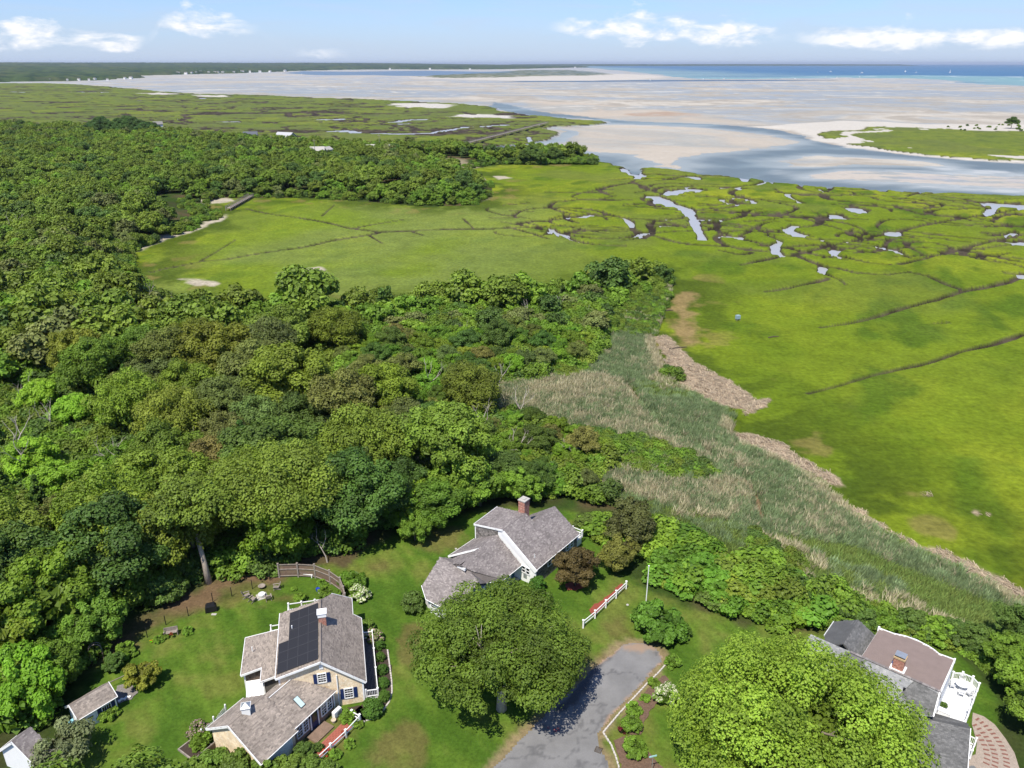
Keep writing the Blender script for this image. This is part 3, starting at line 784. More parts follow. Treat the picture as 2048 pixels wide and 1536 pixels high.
def water_material(name, rough, wave, spec=.5):
    m, nt, b = new_mat(name)
    a = nd(nt, 'ShaderNodeAttribute', attribute_name='Col')
    g = nd(nt, 'ShaderNodeNewGeometry')
    nt.links.new(a.outputs['Color'], b.inputs['Base Color'])
    b.inputs['Roughness'].default_value = rough; b.inputs['Specular IOR Level'].default_value = spec; b.inputs['IOR'].default_value = 1.33
    f = ntex(nt, wave, 4, .6, g.outputs['Position']); bump(nt, b, f, .35, .25)
    return m


M_LAND = ground_material('grass and soil', 3.2, .5, .12, .95, .38)
M_MARSH = ground_material('marsh grass', .85, .8, .35, .95, .42)
M_FLAT = ground_material('wet sand', .35, .15, .1, .8, .12)
M_RIVER = water_material('tidal river water', .42, .8, .35)
M_SEA = water_material('sea water', .38, .05, .28)
MATS = [M_LAND, M_MARSH, M_FLAT, M_RIVER, M_SEA]
NAMES = ['ground', 'salt_marsh', 'tidal_flat', 'tidal_river', 'sea']


def polar_grid(rs, azs):
    RR, AA = np.meshgrid(rs, azs, indexing='ij')
    X = (RR * np.sin(AA)).ravel(); Y = (RR * np.cos(AA)).ravel()
    nr, na = len(rs), len(azs)
    i = np.arange(nr - 1)[:, None] * na + np.arange(na - 1)[None, :]
    F = np.stack([i, i + 1, i + na + 1, i + na], -1).reshape(-1, 4)[:, ::-1]
    return X, Y, F


def build_ground():
    azm = R(50)
    rn = np.arange(18, 120.01, .75)
    rs = [120.0]
    while rs[-1] < 1500: rs.append(rs[-1] + max(.55, rs[-1] ** 2 / 49600 / (1.15 if rs[-1] < 450 else 2.6)))
    rs[-1] = 1500.0; rm = np.array(rs)
    rs = [1500.0]
    while rs[-1] < 60000: rs.append(rs[-1] * 1.0125 + rs[-1] ** 2 / 3.2e6)
    rf = np.array(rs)
    parts = [(rn, np.linspace(-R(62), R(62), 420)), (rm, np.linspace(-azm, azm, 1180)), (rf, np.linspace(-azm, azm, 700))]
    acc = {k: [[], [], [], [], 0] for k in range(5)}
    for rr, aa in parts:
        X, Y, F = polar_grid(rr, aa)
        z, col, zone, wet = paint(X, Y)
        fz = zone[F].max(1) * 0 + zone[F[:, 0]]
        V = np.stack([X, Y, z], -1)
        for k in range(5):
            f = F[fz == k]
            if len(f) == 0: continue
            used, inv = np.unique(f.ravel(), return_inverse=True)
            A = acc[k]
            A[0].append(V[used]); A[1].append(inv.reshape(-1, 4) + A[4]); A[2].append(col[used]); A[3].append(wet[used]); A[4] += len(used)
    for k in range(5):
        A = acc[k]
        me = np_mesh(NAMES[k], np.concatenate(A[0]), np.concatenate(A[1]), smooth=True)
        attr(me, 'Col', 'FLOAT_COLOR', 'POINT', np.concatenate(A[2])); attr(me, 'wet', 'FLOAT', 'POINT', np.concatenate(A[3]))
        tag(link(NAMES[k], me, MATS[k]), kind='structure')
    # creek water standing in the cuts of the marsh
    wm = MB()
    from mathutils.geometry import tessellate_polygon
    for P in (W([(1300 if (x, y) == (200, 380) else x, y) for x, y in MARSH1 if x < 2650 or y > 0], 0), wM2):
        V = [Vector((p[0], p[1], -1.12)) for p in P]
        wm.add(V, [t for t in tessellate_polygon([V])])
    me = wm.mesh('creek_water')
    m, nt, b = new_mat('creek water'); b.inputs['Base Color'].default_value = (.30, .31, .32, 1); b.inputs['Roughness'].default_value = .38; b.inputs['Specular IOR Level'].default_value = .3
    tag(link('creek_water', me, m), kind='structure')


build_ground()

# ------------------------------------------------------------------ vegetation
rng = np.random.default_rng(7)
rnd = random.Random(11)
M_OAK = leafmat('oak leaves', (.152, .218, .026), .42, .27, .010)
M_BRIGHT = leafmat('bright leaves', (.155, .262, .028), .40, .33, .008)
M_PINE = leafmat('pine needles', (.130, .155, .040), .38, .14, .010)
M_DARK = leafmat('dark leaves', (.086, .148, .026), .38, .22, .009)
M_LIME = leafmat('lime green leaves', (.265, .415, .045), .50, .38, .008)
M_YARD = leafmat('glossy oak leaves', (.140, .205, .026), .50, .40, .010)
M_RUST = leafmat('bronze leaves', (.105, .075, .026), .50, .22, .012)
M_FARB = leafmat('far bright leaves', (.165, .270, .030), .4, .4, .01)
M_VINE = leafmat('vine leaves', (.215, .385, .035), .45, .36, .008)
M_CLIP = leafmat('clipped leaves', (.075, .150, .018), .35, .22, .010)
M_BLOSSOM = leafmat('white blossom', (.62, .62, .45), .15, .2, .005)
M_PINK = leafmat('pink blossom', (.50, .34, .33), .2, .2, .01)
M_REDFL = leafmat('red blossom', (.50, .035, .03), .2, .1, .01)
M_BARK = plain('grey bark', (.20, .165, .13), .9, .3, 4, bstr=.5)
M_PALEB = plain('pale oak bark', (.40, .345, .285), .9, .3, 4, bstr=.5)
M_BARKD = plain('dark bark', (.085, .066, .05), .9, .3, 4, bstr=.5)
M_DEADW = plain('bleached dead wood', (.42, .37, .32), .85, .25, 5)


def leaf_cards(P, Nn, size, aspect=1.0):
    """one small four-cornered leaf clump at each point, facing its normal"""
    n = len(P)
    Nn = Nn / (np.linalg.norm(Nn, axis=1, keepdims=True) + 1e-9)
    ref = rng.normal(size=(n, 3)); A = np.cross(Nn, ref); A /= np.linalg.norm(A, axis=1, keepdims=True) + 1e-9
    B = np.cross(Nn, A)
    s = (size * rng.uniform(.65, 1.35, n))[:, None] * .5
    fold = Nn * s * .35
    V = np.stack([P + A * s, P + B * s * aspect + fold, P - A * s, P - B * s * aspect + fold], 1).reshape(-1, 3)
    F = np.arange(n * 4).reshape(n, 4)
    return V, F


def crown_mesh(name, rx, rz, nclump, nleaf, leaf, cl=(.14, .31), flat=.0, lift=0.0, seed=0, core=.08, cone=False, low=-.35, shell=(.60, 1.07), dark=None, blossom=0, bmat=None, gap=.18):
    g = np.random.default_rng(seed)
    c = []
    tries = 0
    while len(c) < nclump and tries < nclump * 40:
        tries += 1
        d = g.normal(size=3); d /= np.linalg.norm(d)
        if d[2] < low: continue
        rr = g.uniform(*shell)
        if cone:
            h = g.uniform(0, 1) ** .8; a = g.uniform(0, 2 * math.pi); q = (1 - h) * g.uniform(.55, 1.0)
            p = np.array([math.cos(a) * q, math.sin(a) * q, h * 2 - .8])
        else:
            p = d * rr
            if flat: p[2] = np.sign(p[2]) * abs(p[2]) ** (1 + flat) * (1 - flat * .25)
        if all(np.linalg.norm(p - q) > gap for q in c): c.append(p)
    c = np.array(c) * np.array([rx, rx, rz]); c[:, 2] += lift
    k = len(c); cr = g.uniform(cl[0], cl[1], k) * rx * (.6 if cone else 1)
    idx = g.choice(k, nleaf, p=cr ** 2 / (cr ** 2).sum())
    d = g.normal(size=(nleaf, 3)); d[:, 2] = np.abs(d[:, 2]) * np.where(g.uniform(size=nleaf) < .72, 1, -1)
    d /= np.linalg.norm(d, axis=1, keepdims=True)
    rad = cr[idx] * g.uniform(.62, 1.06, nleaf) ** .7
    wob = 1 + .22 * np.sin(d[:, 0] * 5 + idx) * np.cos(d[:, 1] * 6 + idx * 2)
    P = c[idx] + d * (rad * wob)[:, None] * np.array([1, 1, .78])
    nrm = d * 1.0 + np.array([0, 0, .38]) + g.normal(size=(nleaf, 3)) * .34
    V, F = leaf_cards(P, nrm, leaf)
    rndv = np.repeat(np.clip(g.uniform(0, 1, nleaf) * .35 + .65 * g.uniform(0, 1, k)[idx], 0, 1), 4)
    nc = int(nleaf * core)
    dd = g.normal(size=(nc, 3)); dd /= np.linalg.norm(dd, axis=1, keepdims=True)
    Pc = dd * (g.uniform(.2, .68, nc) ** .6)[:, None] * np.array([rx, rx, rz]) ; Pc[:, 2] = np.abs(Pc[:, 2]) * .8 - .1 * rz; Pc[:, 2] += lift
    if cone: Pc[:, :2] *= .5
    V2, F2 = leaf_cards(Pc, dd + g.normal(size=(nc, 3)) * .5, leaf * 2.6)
    F = np.concatenate([F, F2 + len(V)]); V = np.concatenate([V, V2]); rndv = np.concatenate([rndv, np.zeros(len(V2))])  # core leaves all get the darkest tone: crown-interior shade put into the colour
    me = np_mesh(name, V, F)
    attr(me, 'rnd', 'FLOAT', 'POINT', rndv)
    if blossom:
        me.materials.append(None); me.materials[0] = bmat[0]; me.materials.append(bmat[1])
        mi = np.zeros(len(F), dtype=np.int32); sel = g.choice(nleaf, int(nleaf * blossom), replace=False); mi[sel] = 1
        me.polygons.foreach_set('material_index', mi)
    return me, c


def trunk_mesh(name, h, r0, clumps, seed=0, nb=7, lean=(0, 0), sides=7, base=-.4, spread=.9, fork=.38):
    g = random.Random(seed); m = MB()
    top = Vector((lean[0], lean[1], h * .72))
    path = [Vector((0, 0, base)), Vector((lean[0] * .12 + g.uniform(-.1, .1), lean[1] * .12, h * .22)), Vector((lean[0] * .5 + g.uniform(-.2, .2), lean[1] * .5 + g.uniform(-.2, .2), h * .48)), top]
    m.tube(path, [r0 * 1.45, r0, r0 * .8, r0 * .35], sides)
    cl = [Vector(c) for c in clumps]; g.shuffle(cl)
    for c in cl[:nb]:
        t = g.uniform(fork, .85); s = path[1].lerp(path[2], min(1, (t - .22) / .3)) if t < .5 else path[2].lerp(top, (t - .5) / .5)
        e = s.lerp(c, spread)
        mid = s.lerp(e, .5) + Vector((g.uniform(-.4, .4), g.uniform(-.4, .4), g.uniform(.0, .5)))
        m.tube([s, mid, e], [r0 * .42, r0 * .27, r0 * .08], 5, cap=False)
        for _ in range(2):
            e2 = e + Vector((g.uniform(-1, 1), g.uniform(-1, 1), g.uniform(-.2, .8))) * r0 * 4
            m.tube([mid, mid.lerp(e2, .6) + Vector((0, 0, .2)), e2], [r0 * .2, r0 * .12, r0 * .05], 4, cap=False)
    return m.mesh(name, True)


def tree_kind(key, leafm, barkm, h, rx, rz, nclump, nleaf, leaf, r0, seed, **kw):
    tk = {k: kw.pop(k) for k in ('lean', 'nb', 'fork', 'spread') if k in kw}
    lift = h - rz; off = kw.pop('off', (0, 0))
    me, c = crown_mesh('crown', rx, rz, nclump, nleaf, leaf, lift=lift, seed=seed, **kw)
    if off != (0, 0):
        me.transform(Matrix.Translation((off[0], off[1], 0))); c = c + np.array([off[0], off[1], 0])
    if len(me.materials) == 0: me.materials.append(leafm)
    tm = trunk_mesh('trunk', h, r0, c, seed, **tk); tm.materials.append(barkm)
    return dict(key=key, crown=me, trunk=tm, h=h, r=rx)


TREES = [
    tree_kind('oak', M_OAK, M_BARK, 10.5, 6.2, 4.2, 76, 22000, .29, .26, 1, flat=.1),
    tree_kind('oak', M_OAK, M_BARK, 9.5, 5.6, 3.6, 60, 20000, .29, .24, 2, flat=.25),
    tree_kind('oak', M_OAK, M_BARKD, 11.5, 5.2, 4.6, 60, 20000, .28, .24, 3),
    tree_kind('oak', M_DARK, M_BARKD, 10.0, 5.4, 4.0, 62, 21000, .28, .24, 4),
    tree_kind('bright', M_BRIGHT, M_BARK, 8.5, 4.6, 3.8, 46, 12000, .31, .17, 5, low=-.5),
    tree_kind('bright', M_BRIGHT, M_BARK, 7.2, 4.0, 3.2, 42, 10500, .30, .15, 6, low=-.5),
    tree_kind('pine', M_PINE, M_BARKD, 11.0, 4.8, 2.9, 48, 13000, .25, .20, 7, flat=.3, low=-.15, fork=.5),
    tree_kind('pine', M_PINE, M_BARKD, 9.5, 4.4, 3.3, 48, 12000, .25, .18, 8, flat=.1, low=-.3, fork=.45),
    tree_kind('cedar', M_DARK, M_BARKD, 8.0, 2.3, 3.9, 34, 5500, .30, .14, 9, cone=True),
]
BUSH = []
for i, (mt, rx, rz, nl, lf) in enumerate([(M_BRIGHT, 1.7, 1.35, 1700, .30), (M_BRIGHT, 2.1, 1.7, 2200, .30), (M_DARK, 1.8, 1.5, 1900, .28), (M_OAK, 2.0, 1.6, 2000, .30)]):
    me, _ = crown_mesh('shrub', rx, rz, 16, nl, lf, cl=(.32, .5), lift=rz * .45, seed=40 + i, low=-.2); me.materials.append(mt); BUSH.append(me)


def bare_mesh(name, h, r0, seed, depth=4):
    g = random.Random(seed); m = MB()
    def grow(p, d, L, r, k):
        if k == 0 or r < .012: return
        q = p + d * L * .5 + Vector((g.uniform(-1, 1), g.uniform(-1, 1), g.uniform(-.5, .8))) * L * .10
        e = q + (d + Vector((g.uniform(-.35, .35), g.uniform(-.35, .35), g.uniform(-.1, .25)))).normalized() * L * .5
        m.tube([p, q, e], [r, r * .8, r * .55], 5, cap=False)
        for _ in range(2 if k > 1 and g.random() < .75 else 3):
            nd_ = (d + Vector((g.uniform(-1, 1), g.uniform(-1, 1), g.uniform(-.25, .6))) * .85).normalized()
            grow(e if g.random() < .6 else q, nd_, L * g.uniform(.6, .85), r * .52, k - 1)
    grow(Vector((0, 0, -.2)), Vector((g.uniform(-.15, .15), g.uniform(-.15, .15), 1)).normalized(), h * .42, r0, depth)
    me = m.mesh(name, True); me.materials.append(M_DEADW); return me


BARE = [bare_mesh('limb', 7, .14, 31, 5), bare_mesh('limb', 6, .12, 32, 5), bare_mesh('limb', 5, .13, 35, 4)]

wUPs = wUP
def sd_up(x, y): return sdf(np.atleast_1d(np.asarray(x, float)), np.atleast_1d(np.asarray(y, float)), wUP, 60.0)
def hgt(x, y):
    X = np.atleast_1d(np.asarray(x, float)); Y = np.atleast_1d(np.asarray(y, float)); s = sd_up(X, Y)
    return np.where(s > 0, upland_height(X, Y, s), 0.0)


LABELS = {
    'oak': 'broad dark green oak crown in the wood, one of many alike',
    'bright': 'bright green broadleaf crown standing in the wood among darker oaks',
    'pine': 'olive brown pitch pine with a flat top standing in the wood',
    'cedar': 'small dark pointed cedar standing among the broad crowns',
}
GROUPS = {'oak': 'oaks of the wood behind the houses', 'bright': 'bright green trees of the wood', 'pine': 'pines of the wood', 'cedar': 'cedars of the wood'}


LOOK = {'oak': ('broad dark green oak crown', 'oaks'), 'bright': ('bright green broadleaf crown', 'bright green trees'), 'pine': ('olive brown flat topped pine', 'pines'), 'cedar': ('small dark pointed cedar', 'cedars')}


def where_label(key, x, y, z):
    """words for where in the wood a tree stands"""
    dz = z + 7 - CAM_H; dep = y * cosP - dz * sinP; px = 1024 + F_PX * x / dep; py = 768 - F_PX * (y * sinP + dz * cosP) / dep
    if px < 260: w = 'at the lower left of the wood, above the shed' if py > 1000 else ('at the left of the wood, level with the reeds' if py > 720 else 'at the far left of the wood, below the bright marsh')
    elif px < 620: w = 'above the fire pit and the curved fence' if py > 940 else ('in the middle of the wood, left of the clearing' if py > 700 else 'in the wood just below the bright marsh pocket')
    elif px < 900: w = 'between the curved fence and the reeds' if py > 860 else ('beside the dark clearing in the wood' if py > 680 else 'on the wood edge below the bright marsh')
    else: w = 'above the middle house, left of the reeds' if py > 780 else 'on the point of the wood beside the open marsh'
    return f'{LOOK[key][0]} {w}', f'{LOOK[key][1]} {w}'


def put_tree(kind, x, y, z, s, rz, label, group=None, name=None, cat='tree', col=(1, 1, 1, 1), trunk=True, sz=None):
    t = TREES[kind] if isinstance(kind, int) else kind
    e = empty(name or {'oak': 'oak_tree', 'bright': 'broadleaf_tree', 'pine': 'pine_tree', 'cedar': 'cedar_tree'}[t['key']], (x, y, z), rz, label, cat, group)
    q = rnd.uniform(.86, 1.16) if group else 1; e.scale = (s * q, s / q, sz or s)
    c = link('crown', t['crown'], parent=e); c.color = col
    if trunk: link('trunk', t['trunk'], parent=e)
    return e


def put_bush(me, x, y, z, s, rz, label, group=None, name='shrub', cat='shrub', col=(1, 1, 1, 1), sz=None):
    o = link(name, me, loc=(x, y, z)); o.rotation_euler = (0, 0, rz); o.scale = (s, s, sz or s); o.color = col
    return tag(o, label, cat, group)


# ---- trees and shrubs one can point at, at their own places
def px_tree(kind, px, py, s, label, z=3.0, **kw):
    p = at(px, py, z); return put_tree(kind, p.x, p.y, z, s, kw.pop('rz', rnd.uniform(0, 6.28)), label, **kw)


K = lambda *a, **k: tree_kind(*a, **k)
big_oak = K('oak', M_YARD, M_PALEB, 9.8, 7.7, 3.8, 110, 60000, .21, .42, 61, flat=.12, low=-.12, cl=(.12, .24), shell=(.70, 1.08), fork=.30, gap=.14, off=(.9, 2.2))
px_tree(big_oak, 1003, 1418, 1.0, 'large round dark green oak with a pale trunk on the lawn beside the driveway', name='lawn_oak', rz=.4)
lime = K('bright', M_LIME, M_BARK, 12.6, 10.0, 6.6, 190, 88000, .21, .40, 62, low=-.55, cl=(.12, .20), shell=(.80, 1.03), gap=.13)
px_tree(lime, 1575, 1585, 1.0, 'huge lime green maple in front of the grey roofed house', name='maple_tree', rz=1.0)
side = K('oak', M_OAK, M_PALEB, 12.8, 5.2, 2.9, 56, 17000, .29, .33, 63, flat=.15, low=-.05, lean=(-1.6, 1.6), off=(-1.6, 2.4), fork=.62, cl=(.2, .3))
px_tree(side, 418, 1166, 1.0, 'tall oak with a long bare pale trunk standing by the litter strip', name='tall_oak', rz=0)
side2 = K('oak', M_OAK, M_PALEB, 13.0, 8.2, 3.8, 90, 32000, .28, .36, 64, flat=.15, low=-.05, lean=(-1.2, 2.0), off=(-1.4, 3.6), nb=11, fork=.30, cl=(.17, .26))
px_tree(side2, 575, 1118, 1.0, 'wide spreading oak with a forked trunk behind the grey board fence', name='spreading_oak', rz=0)
px_tree(TREES[2], 243, 1168, 1.05, 'oak with a grey trunk over the leaf litter left of the tall oak', name='wood_edge_oak', col=(1.05, 1.0, .8, 1))
px_tree(TREES[0], 12, 1180, 1.0, 'oak with its trunk at the left edge of the photo', name='wood_edge_oak')
px_tree(TREES[5], 190, 1290, .85, 'fresh green tree over the garden arch and the red blossom', name='garden_tree', col=(.85, .85, .9, 1))
px_tree(TREES[4], 60, 1290, .75, 'fresh green tree left of the garden arch', name='garden_tree', col=(.8, .8, .9, 1))
px_tree(TREES[4], 115, 1375, .62, 'fresh green tree behind the small shed', name='garden_tree')
px_tree(TREES[5], 20, 1415, .8, 'leafy tree above the white gable in the bottom left corner', name='garden_tree')
gn = K('pine', leafmat('grey green leaves', (.17, .21, .09), .4, .25, .01), M_DEADW, 4.2, 3.0, 1.9, 26, 3600, .24, .12, 65, low=-.3, cl=(.18, .3))
px_tree(gn, 140, 1530, .9, 'gnarled grey green crab tree with bare limbs by the white gable', name='crab_tree')
yg = K('bright', leafmat('yellow green leaves', (.19, .20, .025), .45, .35, .01), M_BARK, 2.6, 1.65, 1.25, 24, 3600, .20, .06, 66, low=-.6, cl=(.2, .32))
px_tree(yg, 288, 1368, 1.0, 'small round yellow green tree on the lawn above the shed', name='ornamental_tree')
rust = K('oak', M_RUST, M_BARKD, 5.0, 2.65, 2.1, 36, 9000, .20, .12, 67, low=-.6, cl=(.18, .3))
px_tree(rust, 1150, 1172, 1.0, 'bronze brown leaved tree in front of the middle house', name='bronze_tree')
olive = K('pine', leafmat('olive leaves', (.105, .110, .030), .5, .25, .012), M_BARKD, 6.0, 3.4, 2.7, 40, 9000, .26, .16, 68, low=-.5, cl=(.18, .3))
px_tree(olive, 1258, 1085, 1.0, 'olive green wild cherry behind the bronze tree', name='cherry_tree')
px_tree(olive, 1235, 1138, .72, 'small olive tree with bare twigs right of the bronze tree', name='cherry_tree', col=(1.3, 1.3, .9, 1))
for px, py, k, s, lb in [(880, 1055, 4, .80, 'leafy tree nearest the left gable corner of the middle house'), (960, 1012, 4, .78, 'leafy tree straight behind the raised left roof of the middle house'), (1040, 1005, 5, .75, 'leafy tree directly behind the brick chimney'),
                         (905, 1010, 5, .95, 'taller leafy tree behind the one at the left gable corner'), (830, 1080, 5, .60, 'low leafy tree behind the white bird bath'), (1010, 985, 3, .62, 'darker small tree left of the chimney in the hedge'), (800, 1030, 3, .8, 'dark tree where the mown lawn meets the wood')]:
    px_tree(TREES[k], px, py, s, lb, group='trees behind the middle house', name='broadleaf_tree')
for px, py, s, k, lb in [(2010, 1345, .62, 5, 'leafy tree between the white deck and the right edge'), (2048, 1400, .7, 5, 'leafy tree cut by the right edge beside the brick path'), (2080, 1480, .7, 4, 'lowest leafy tree at the right edge'), (2035, 1300, .5, 3, 'small dark tree above the leafy one beside the deck')]:
    px_tree(TREES[k], px, py, s, lb, group='trees beside the brick path', name='broadleaf_tree')

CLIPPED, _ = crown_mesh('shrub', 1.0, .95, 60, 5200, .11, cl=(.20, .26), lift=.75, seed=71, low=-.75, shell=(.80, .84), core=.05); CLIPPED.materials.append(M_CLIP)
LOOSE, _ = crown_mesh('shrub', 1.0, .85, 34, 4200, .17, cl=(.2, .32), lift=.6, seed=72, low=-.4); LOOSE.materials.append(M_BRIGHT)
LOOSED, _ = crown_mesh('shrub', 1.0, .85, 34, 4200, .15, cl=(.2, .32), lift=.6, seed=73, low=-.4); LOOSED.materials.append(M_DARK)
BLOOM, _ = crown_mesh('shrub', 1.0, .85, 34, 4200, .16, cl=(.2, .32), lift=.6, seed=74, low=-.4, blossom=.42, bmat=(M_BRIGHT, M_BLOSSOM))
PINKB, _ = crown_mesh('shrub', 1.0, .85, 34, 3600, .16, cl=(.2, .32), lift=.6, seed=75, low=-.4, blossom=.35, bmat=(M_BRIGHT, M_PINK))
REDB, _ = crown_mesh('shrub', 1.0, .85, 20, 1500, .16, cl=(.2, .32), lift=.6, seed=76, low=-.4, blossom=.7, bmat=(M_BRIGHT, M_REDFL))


def px_bush(me, px, py, s, label, z=3.0, **kw):
    p = at(px, py, z); return put_bush(me, p.x, p.y, z - .05, s, rnd.uniform(0, 6.28), label, **kw)


for i, (px, py, s, lb) in enumerate([(760, 1297, .60, 'farthest of the clipped round bushes along the dark porch'), (761, 1320, .60, 'second farthest clipped round bush along the dark porch'),
                                     (765, 1346, .64, 'third clipped round bush from the far end of the porch'), (767, 1372, .66, 'fourth clipped round bush from the far end of the porch'),
                                     (769, 1398, .66, 'clipped round bush just behind the biggest one'), (746, 1428, 1.12, 'biggest clipped round bush at the corner of the ochre house')]):
    px_bush(CLIPPED, px, py, s, lb, group='clipped bushes along the porch', name='boxwood_bush', cat='bush')
px_bush(CLIPPED, 1076, 1178, 1.08, 'dark clipped round bush by the white gable of the middle house', name='boxwood_bush', cat='bush', col=(.8, .9, .8, 1))
px_bush(BLOOM, 719, 1196, 1.15, 'white flowering hydrangea at the end of the grey board fence', name='hydrangea', cat='bush')
px_bush(LOOSE, 706, 1172, 1.5, 'round green shrub outside the grey board fence', col=(.8, .9, .8, 1))
px_bush(LOOSED, 826, 1218, 1.42, 'dark green bush at the left end of the middle house')
px_bush(LOOSED, 735, 1262, .95, 'green bush beyond the far end of the porch', col=(1.2, 1.2, 1, 1))
px_bush(PINKB, 748, 1280, .95, 'bush with faded pink flowers beside the porch', name='flowering_bush', cat='bush')
px_bush(PINKB, 398, 1470, 1.0, 'pink hydrangea beside the planter bed of the ochre house', name='flowering_bush', cat='bush')
px_bush(LOOSE, 404, 1492, .9, 'leafy perennials filling the planter bed', name='perennial_clump', cat='plants', col=(1.1, 1.1, 1, 1))
px_bush(LOOSE, 1322, 1268, 2.55, 'large rounded green shrub left of the maple, foot of the flagpole', name='large_shrub', col=(.75, .85, .9, 1))
px_bush(LOOSE, 1296, 1250, 1.7, 'rounded green shrub joined to the large one at the flagpole', name='large_shrub', col=(.75, .85, .9, 1))
px_bush(LOOSE, 1352, 1270, 1.4, 'lower right lobe of green shrubbery left of the maple', name='large_shrub', col=(.7, .8, .9, 1))
for px, py, s, m_, lb in [(697, 1440, .72, LOOSE, 'green shrub beside the air conditioner of the ochre house'), (716, 1452, .5, LOOSE, 'pale green plant behind the front rail'),
                          (610, 1508, .85, LOOSED, 'dark rounded bush by the garage corner'), (636, 1500, .5, LOOSED, 'small dark bush beside the brown landing'),
                          (690, 1470, .35, REDB, 'red flowers at the front rail of the ochre house'), (655, 1508, .45, REDB, 'red flowers by the lower end of the brick walk'),
                          (700, 1492, .5, LOOSE, 'green plant outside the front rail'), (672, 1512, .55, LOOSE, 'leafy plant outside the lower front rail'),
                          (380, 1183, .0, LOOSE, ''), (330, 1200, 2.0, LOOSED, 'dark green bush spilling over the leaf litter'), (355, 1190, 1.4, LOOSED, 'dark bush beside the tall oak trunk'),
                          (255, 1310, 1.0, LOOSE, 'green shrub right of the garden arch'), (330, 1275, .5, LOOSE, 'low perennial left of the wooden bench'), (318, 1283, .5, LOOSE, 'low perennial beside the orange flowers'),
                          (377, 1266, .55, LOOSE, 'low day lilies right of the wooden bench'), (230, 1335, 1.1, LOOSED, 'dark shrub between the arch and the shed'),
                          (218, 1432, .95, LOOSE, 'grassy fountain plant at the shed wall'), (600, 1200, .75, LOOSE, 'garden plant right of the adirondack chairs'), (588, 1180, .35, LOOSE, 'small plant below the white bench'),
                          (652, 1190, .8, LOOSE, 'garden plant inside the curved fence'), (670, 1195, .7, LOOSE, 'yellowish plant at the end of the curved fence'), (645, 1172, .6, LOOSE, 'plant beside the blue pots'),
                          (1290, 1400, .5, LOOSE, 'low green plant beside the edging stones'), (1268, 1425, .75, LOOSE, 'daylily clump in the bed right of the driveway'), (1262, 1455, .95, LOOSE, 'wide leafy clump in the bed right of the driveway'),
                          (1270, 1505, 1.05, LOOSE, 'round green shrub at the bottom of the driveway bed'), (1308, 1370, .6, LOOSE, 'green shrub near the top of the driveway bed'), (1330, 1400, 1.2, BLOOM, 'pale leaved shrub under the edge of the maple'),
                          (1345, 1330, .8, LOOSE, 'yellow tipped shrub above the driveway bed')]:
    if s > 0: px_bush(m_, px, py, s, lb, name='garden_plant' if s < .7 else 'garden_shrub', cat='plant' if s < .7 else 'shrub')
px_bush(REDB, 1246, 1463, .5, 'dark red barberry in the bed right of the driveway', name='barberry_bush', cat='bush', col=(.25, .15, .4, 1))
px_bush(REDB, 130, 1345, .62, 'bright red blossom under the trees left of the arch', name='red_flowering_shrub')
px_bush(REDB, 304, 1284, .22, 'small orange flowers left of the wooden bench', name='orange_flowers', cat='flowers', col=(1.2, 4.0, .3, 1))
for (px, py, s), w_ in zip([(430, 1548, 1.6), (480, 1555, 1.75), (530, 1560, 1.5), (580, 1552, 1.4), (395, 1565, 1.5), (622, 1545, 1.1), (655, 1552, 1.0)], ['second from the left', 'third from the left', 'middle one', 'fifth from the left', 'leftmost one', 'sixth from the left', 'rightmost one']):
    px_bush(LOOSED, px, py, s, f'dark hedge shrub before the garage at the bottom edge, {w_}', group='hedge shrubs before the garage', name='hedge_shrub', col=(1.25, 1.15, .9, 1))
px_bush(LOOSE, 1392, 1168, 3.4, 'largest smooth dark green mound at the lawn end of the hedge', name='hedge_mound', cat='hedge', col=(.72, .85, .8, 1), sz=2.2)
px_bush(LOOSE, 1345, 1140, 2.6, 'smooth dark mound left of the largest one in the hedge', name='hedge_mound', cat='hedge', col=(.72, .85, .8, 1), sz=2.0)
px_bush(LOOSE, 1450, 1195, 2.6, 'smooth dark mound right of the largest one in the hedge', name='hedge_mound', cat='hedge', col=(.75, .88, .8, 1), sz=1.9)
# vine covered hedge below the reeds, lobe by lobe
g_ = random.Random(5)
wH = W(HEDGE, 3)
cnt = 0
for i in range(400):
    x = g_.uniform(wH[:, 0].min(), wH[:, 0].max()); y = g_.uniform(wH[:, 1].min(), wH[:, 1].max())
    if sdf(np.array([x]), np.array([y]), wH, 5)[0] > .3 and cnt < 75:
        put_bush(g_.choice([LOOSE, LOOSE, LOOSED, BUSH[0]]), x, y, 2.9, g_.uniform(1.1, 2.1), g_.uniform(0, 6), 'vine covered green mound in the hedge between lawn and reeds', group='mounds of the hedge', name='hedge_mound', cat='hedge',
                 col=(g_.uniform(.85, 1.25), g_.uniform(.95, 1.15), 1, 1), sz=g_.uniform(.9, 1.4)); cnt += 1
for i in range(26):
    t = i / 25; p = at(1630 + 330 * t + g_.uniform(-8, 8), 1240 + 62 * t * t + g_.uniform(-8, 8), 3)
    put_bush(g_.choice([LOOSE, LOOSED]), p.x, p.y, 2.9, g_.uniform(1.1, 1.8), g_.uniform(0, 6), 'low green mound behind the grey roofed house', group='mounds behind the grey roofed house', name='hedge_mound', cat='hedge')

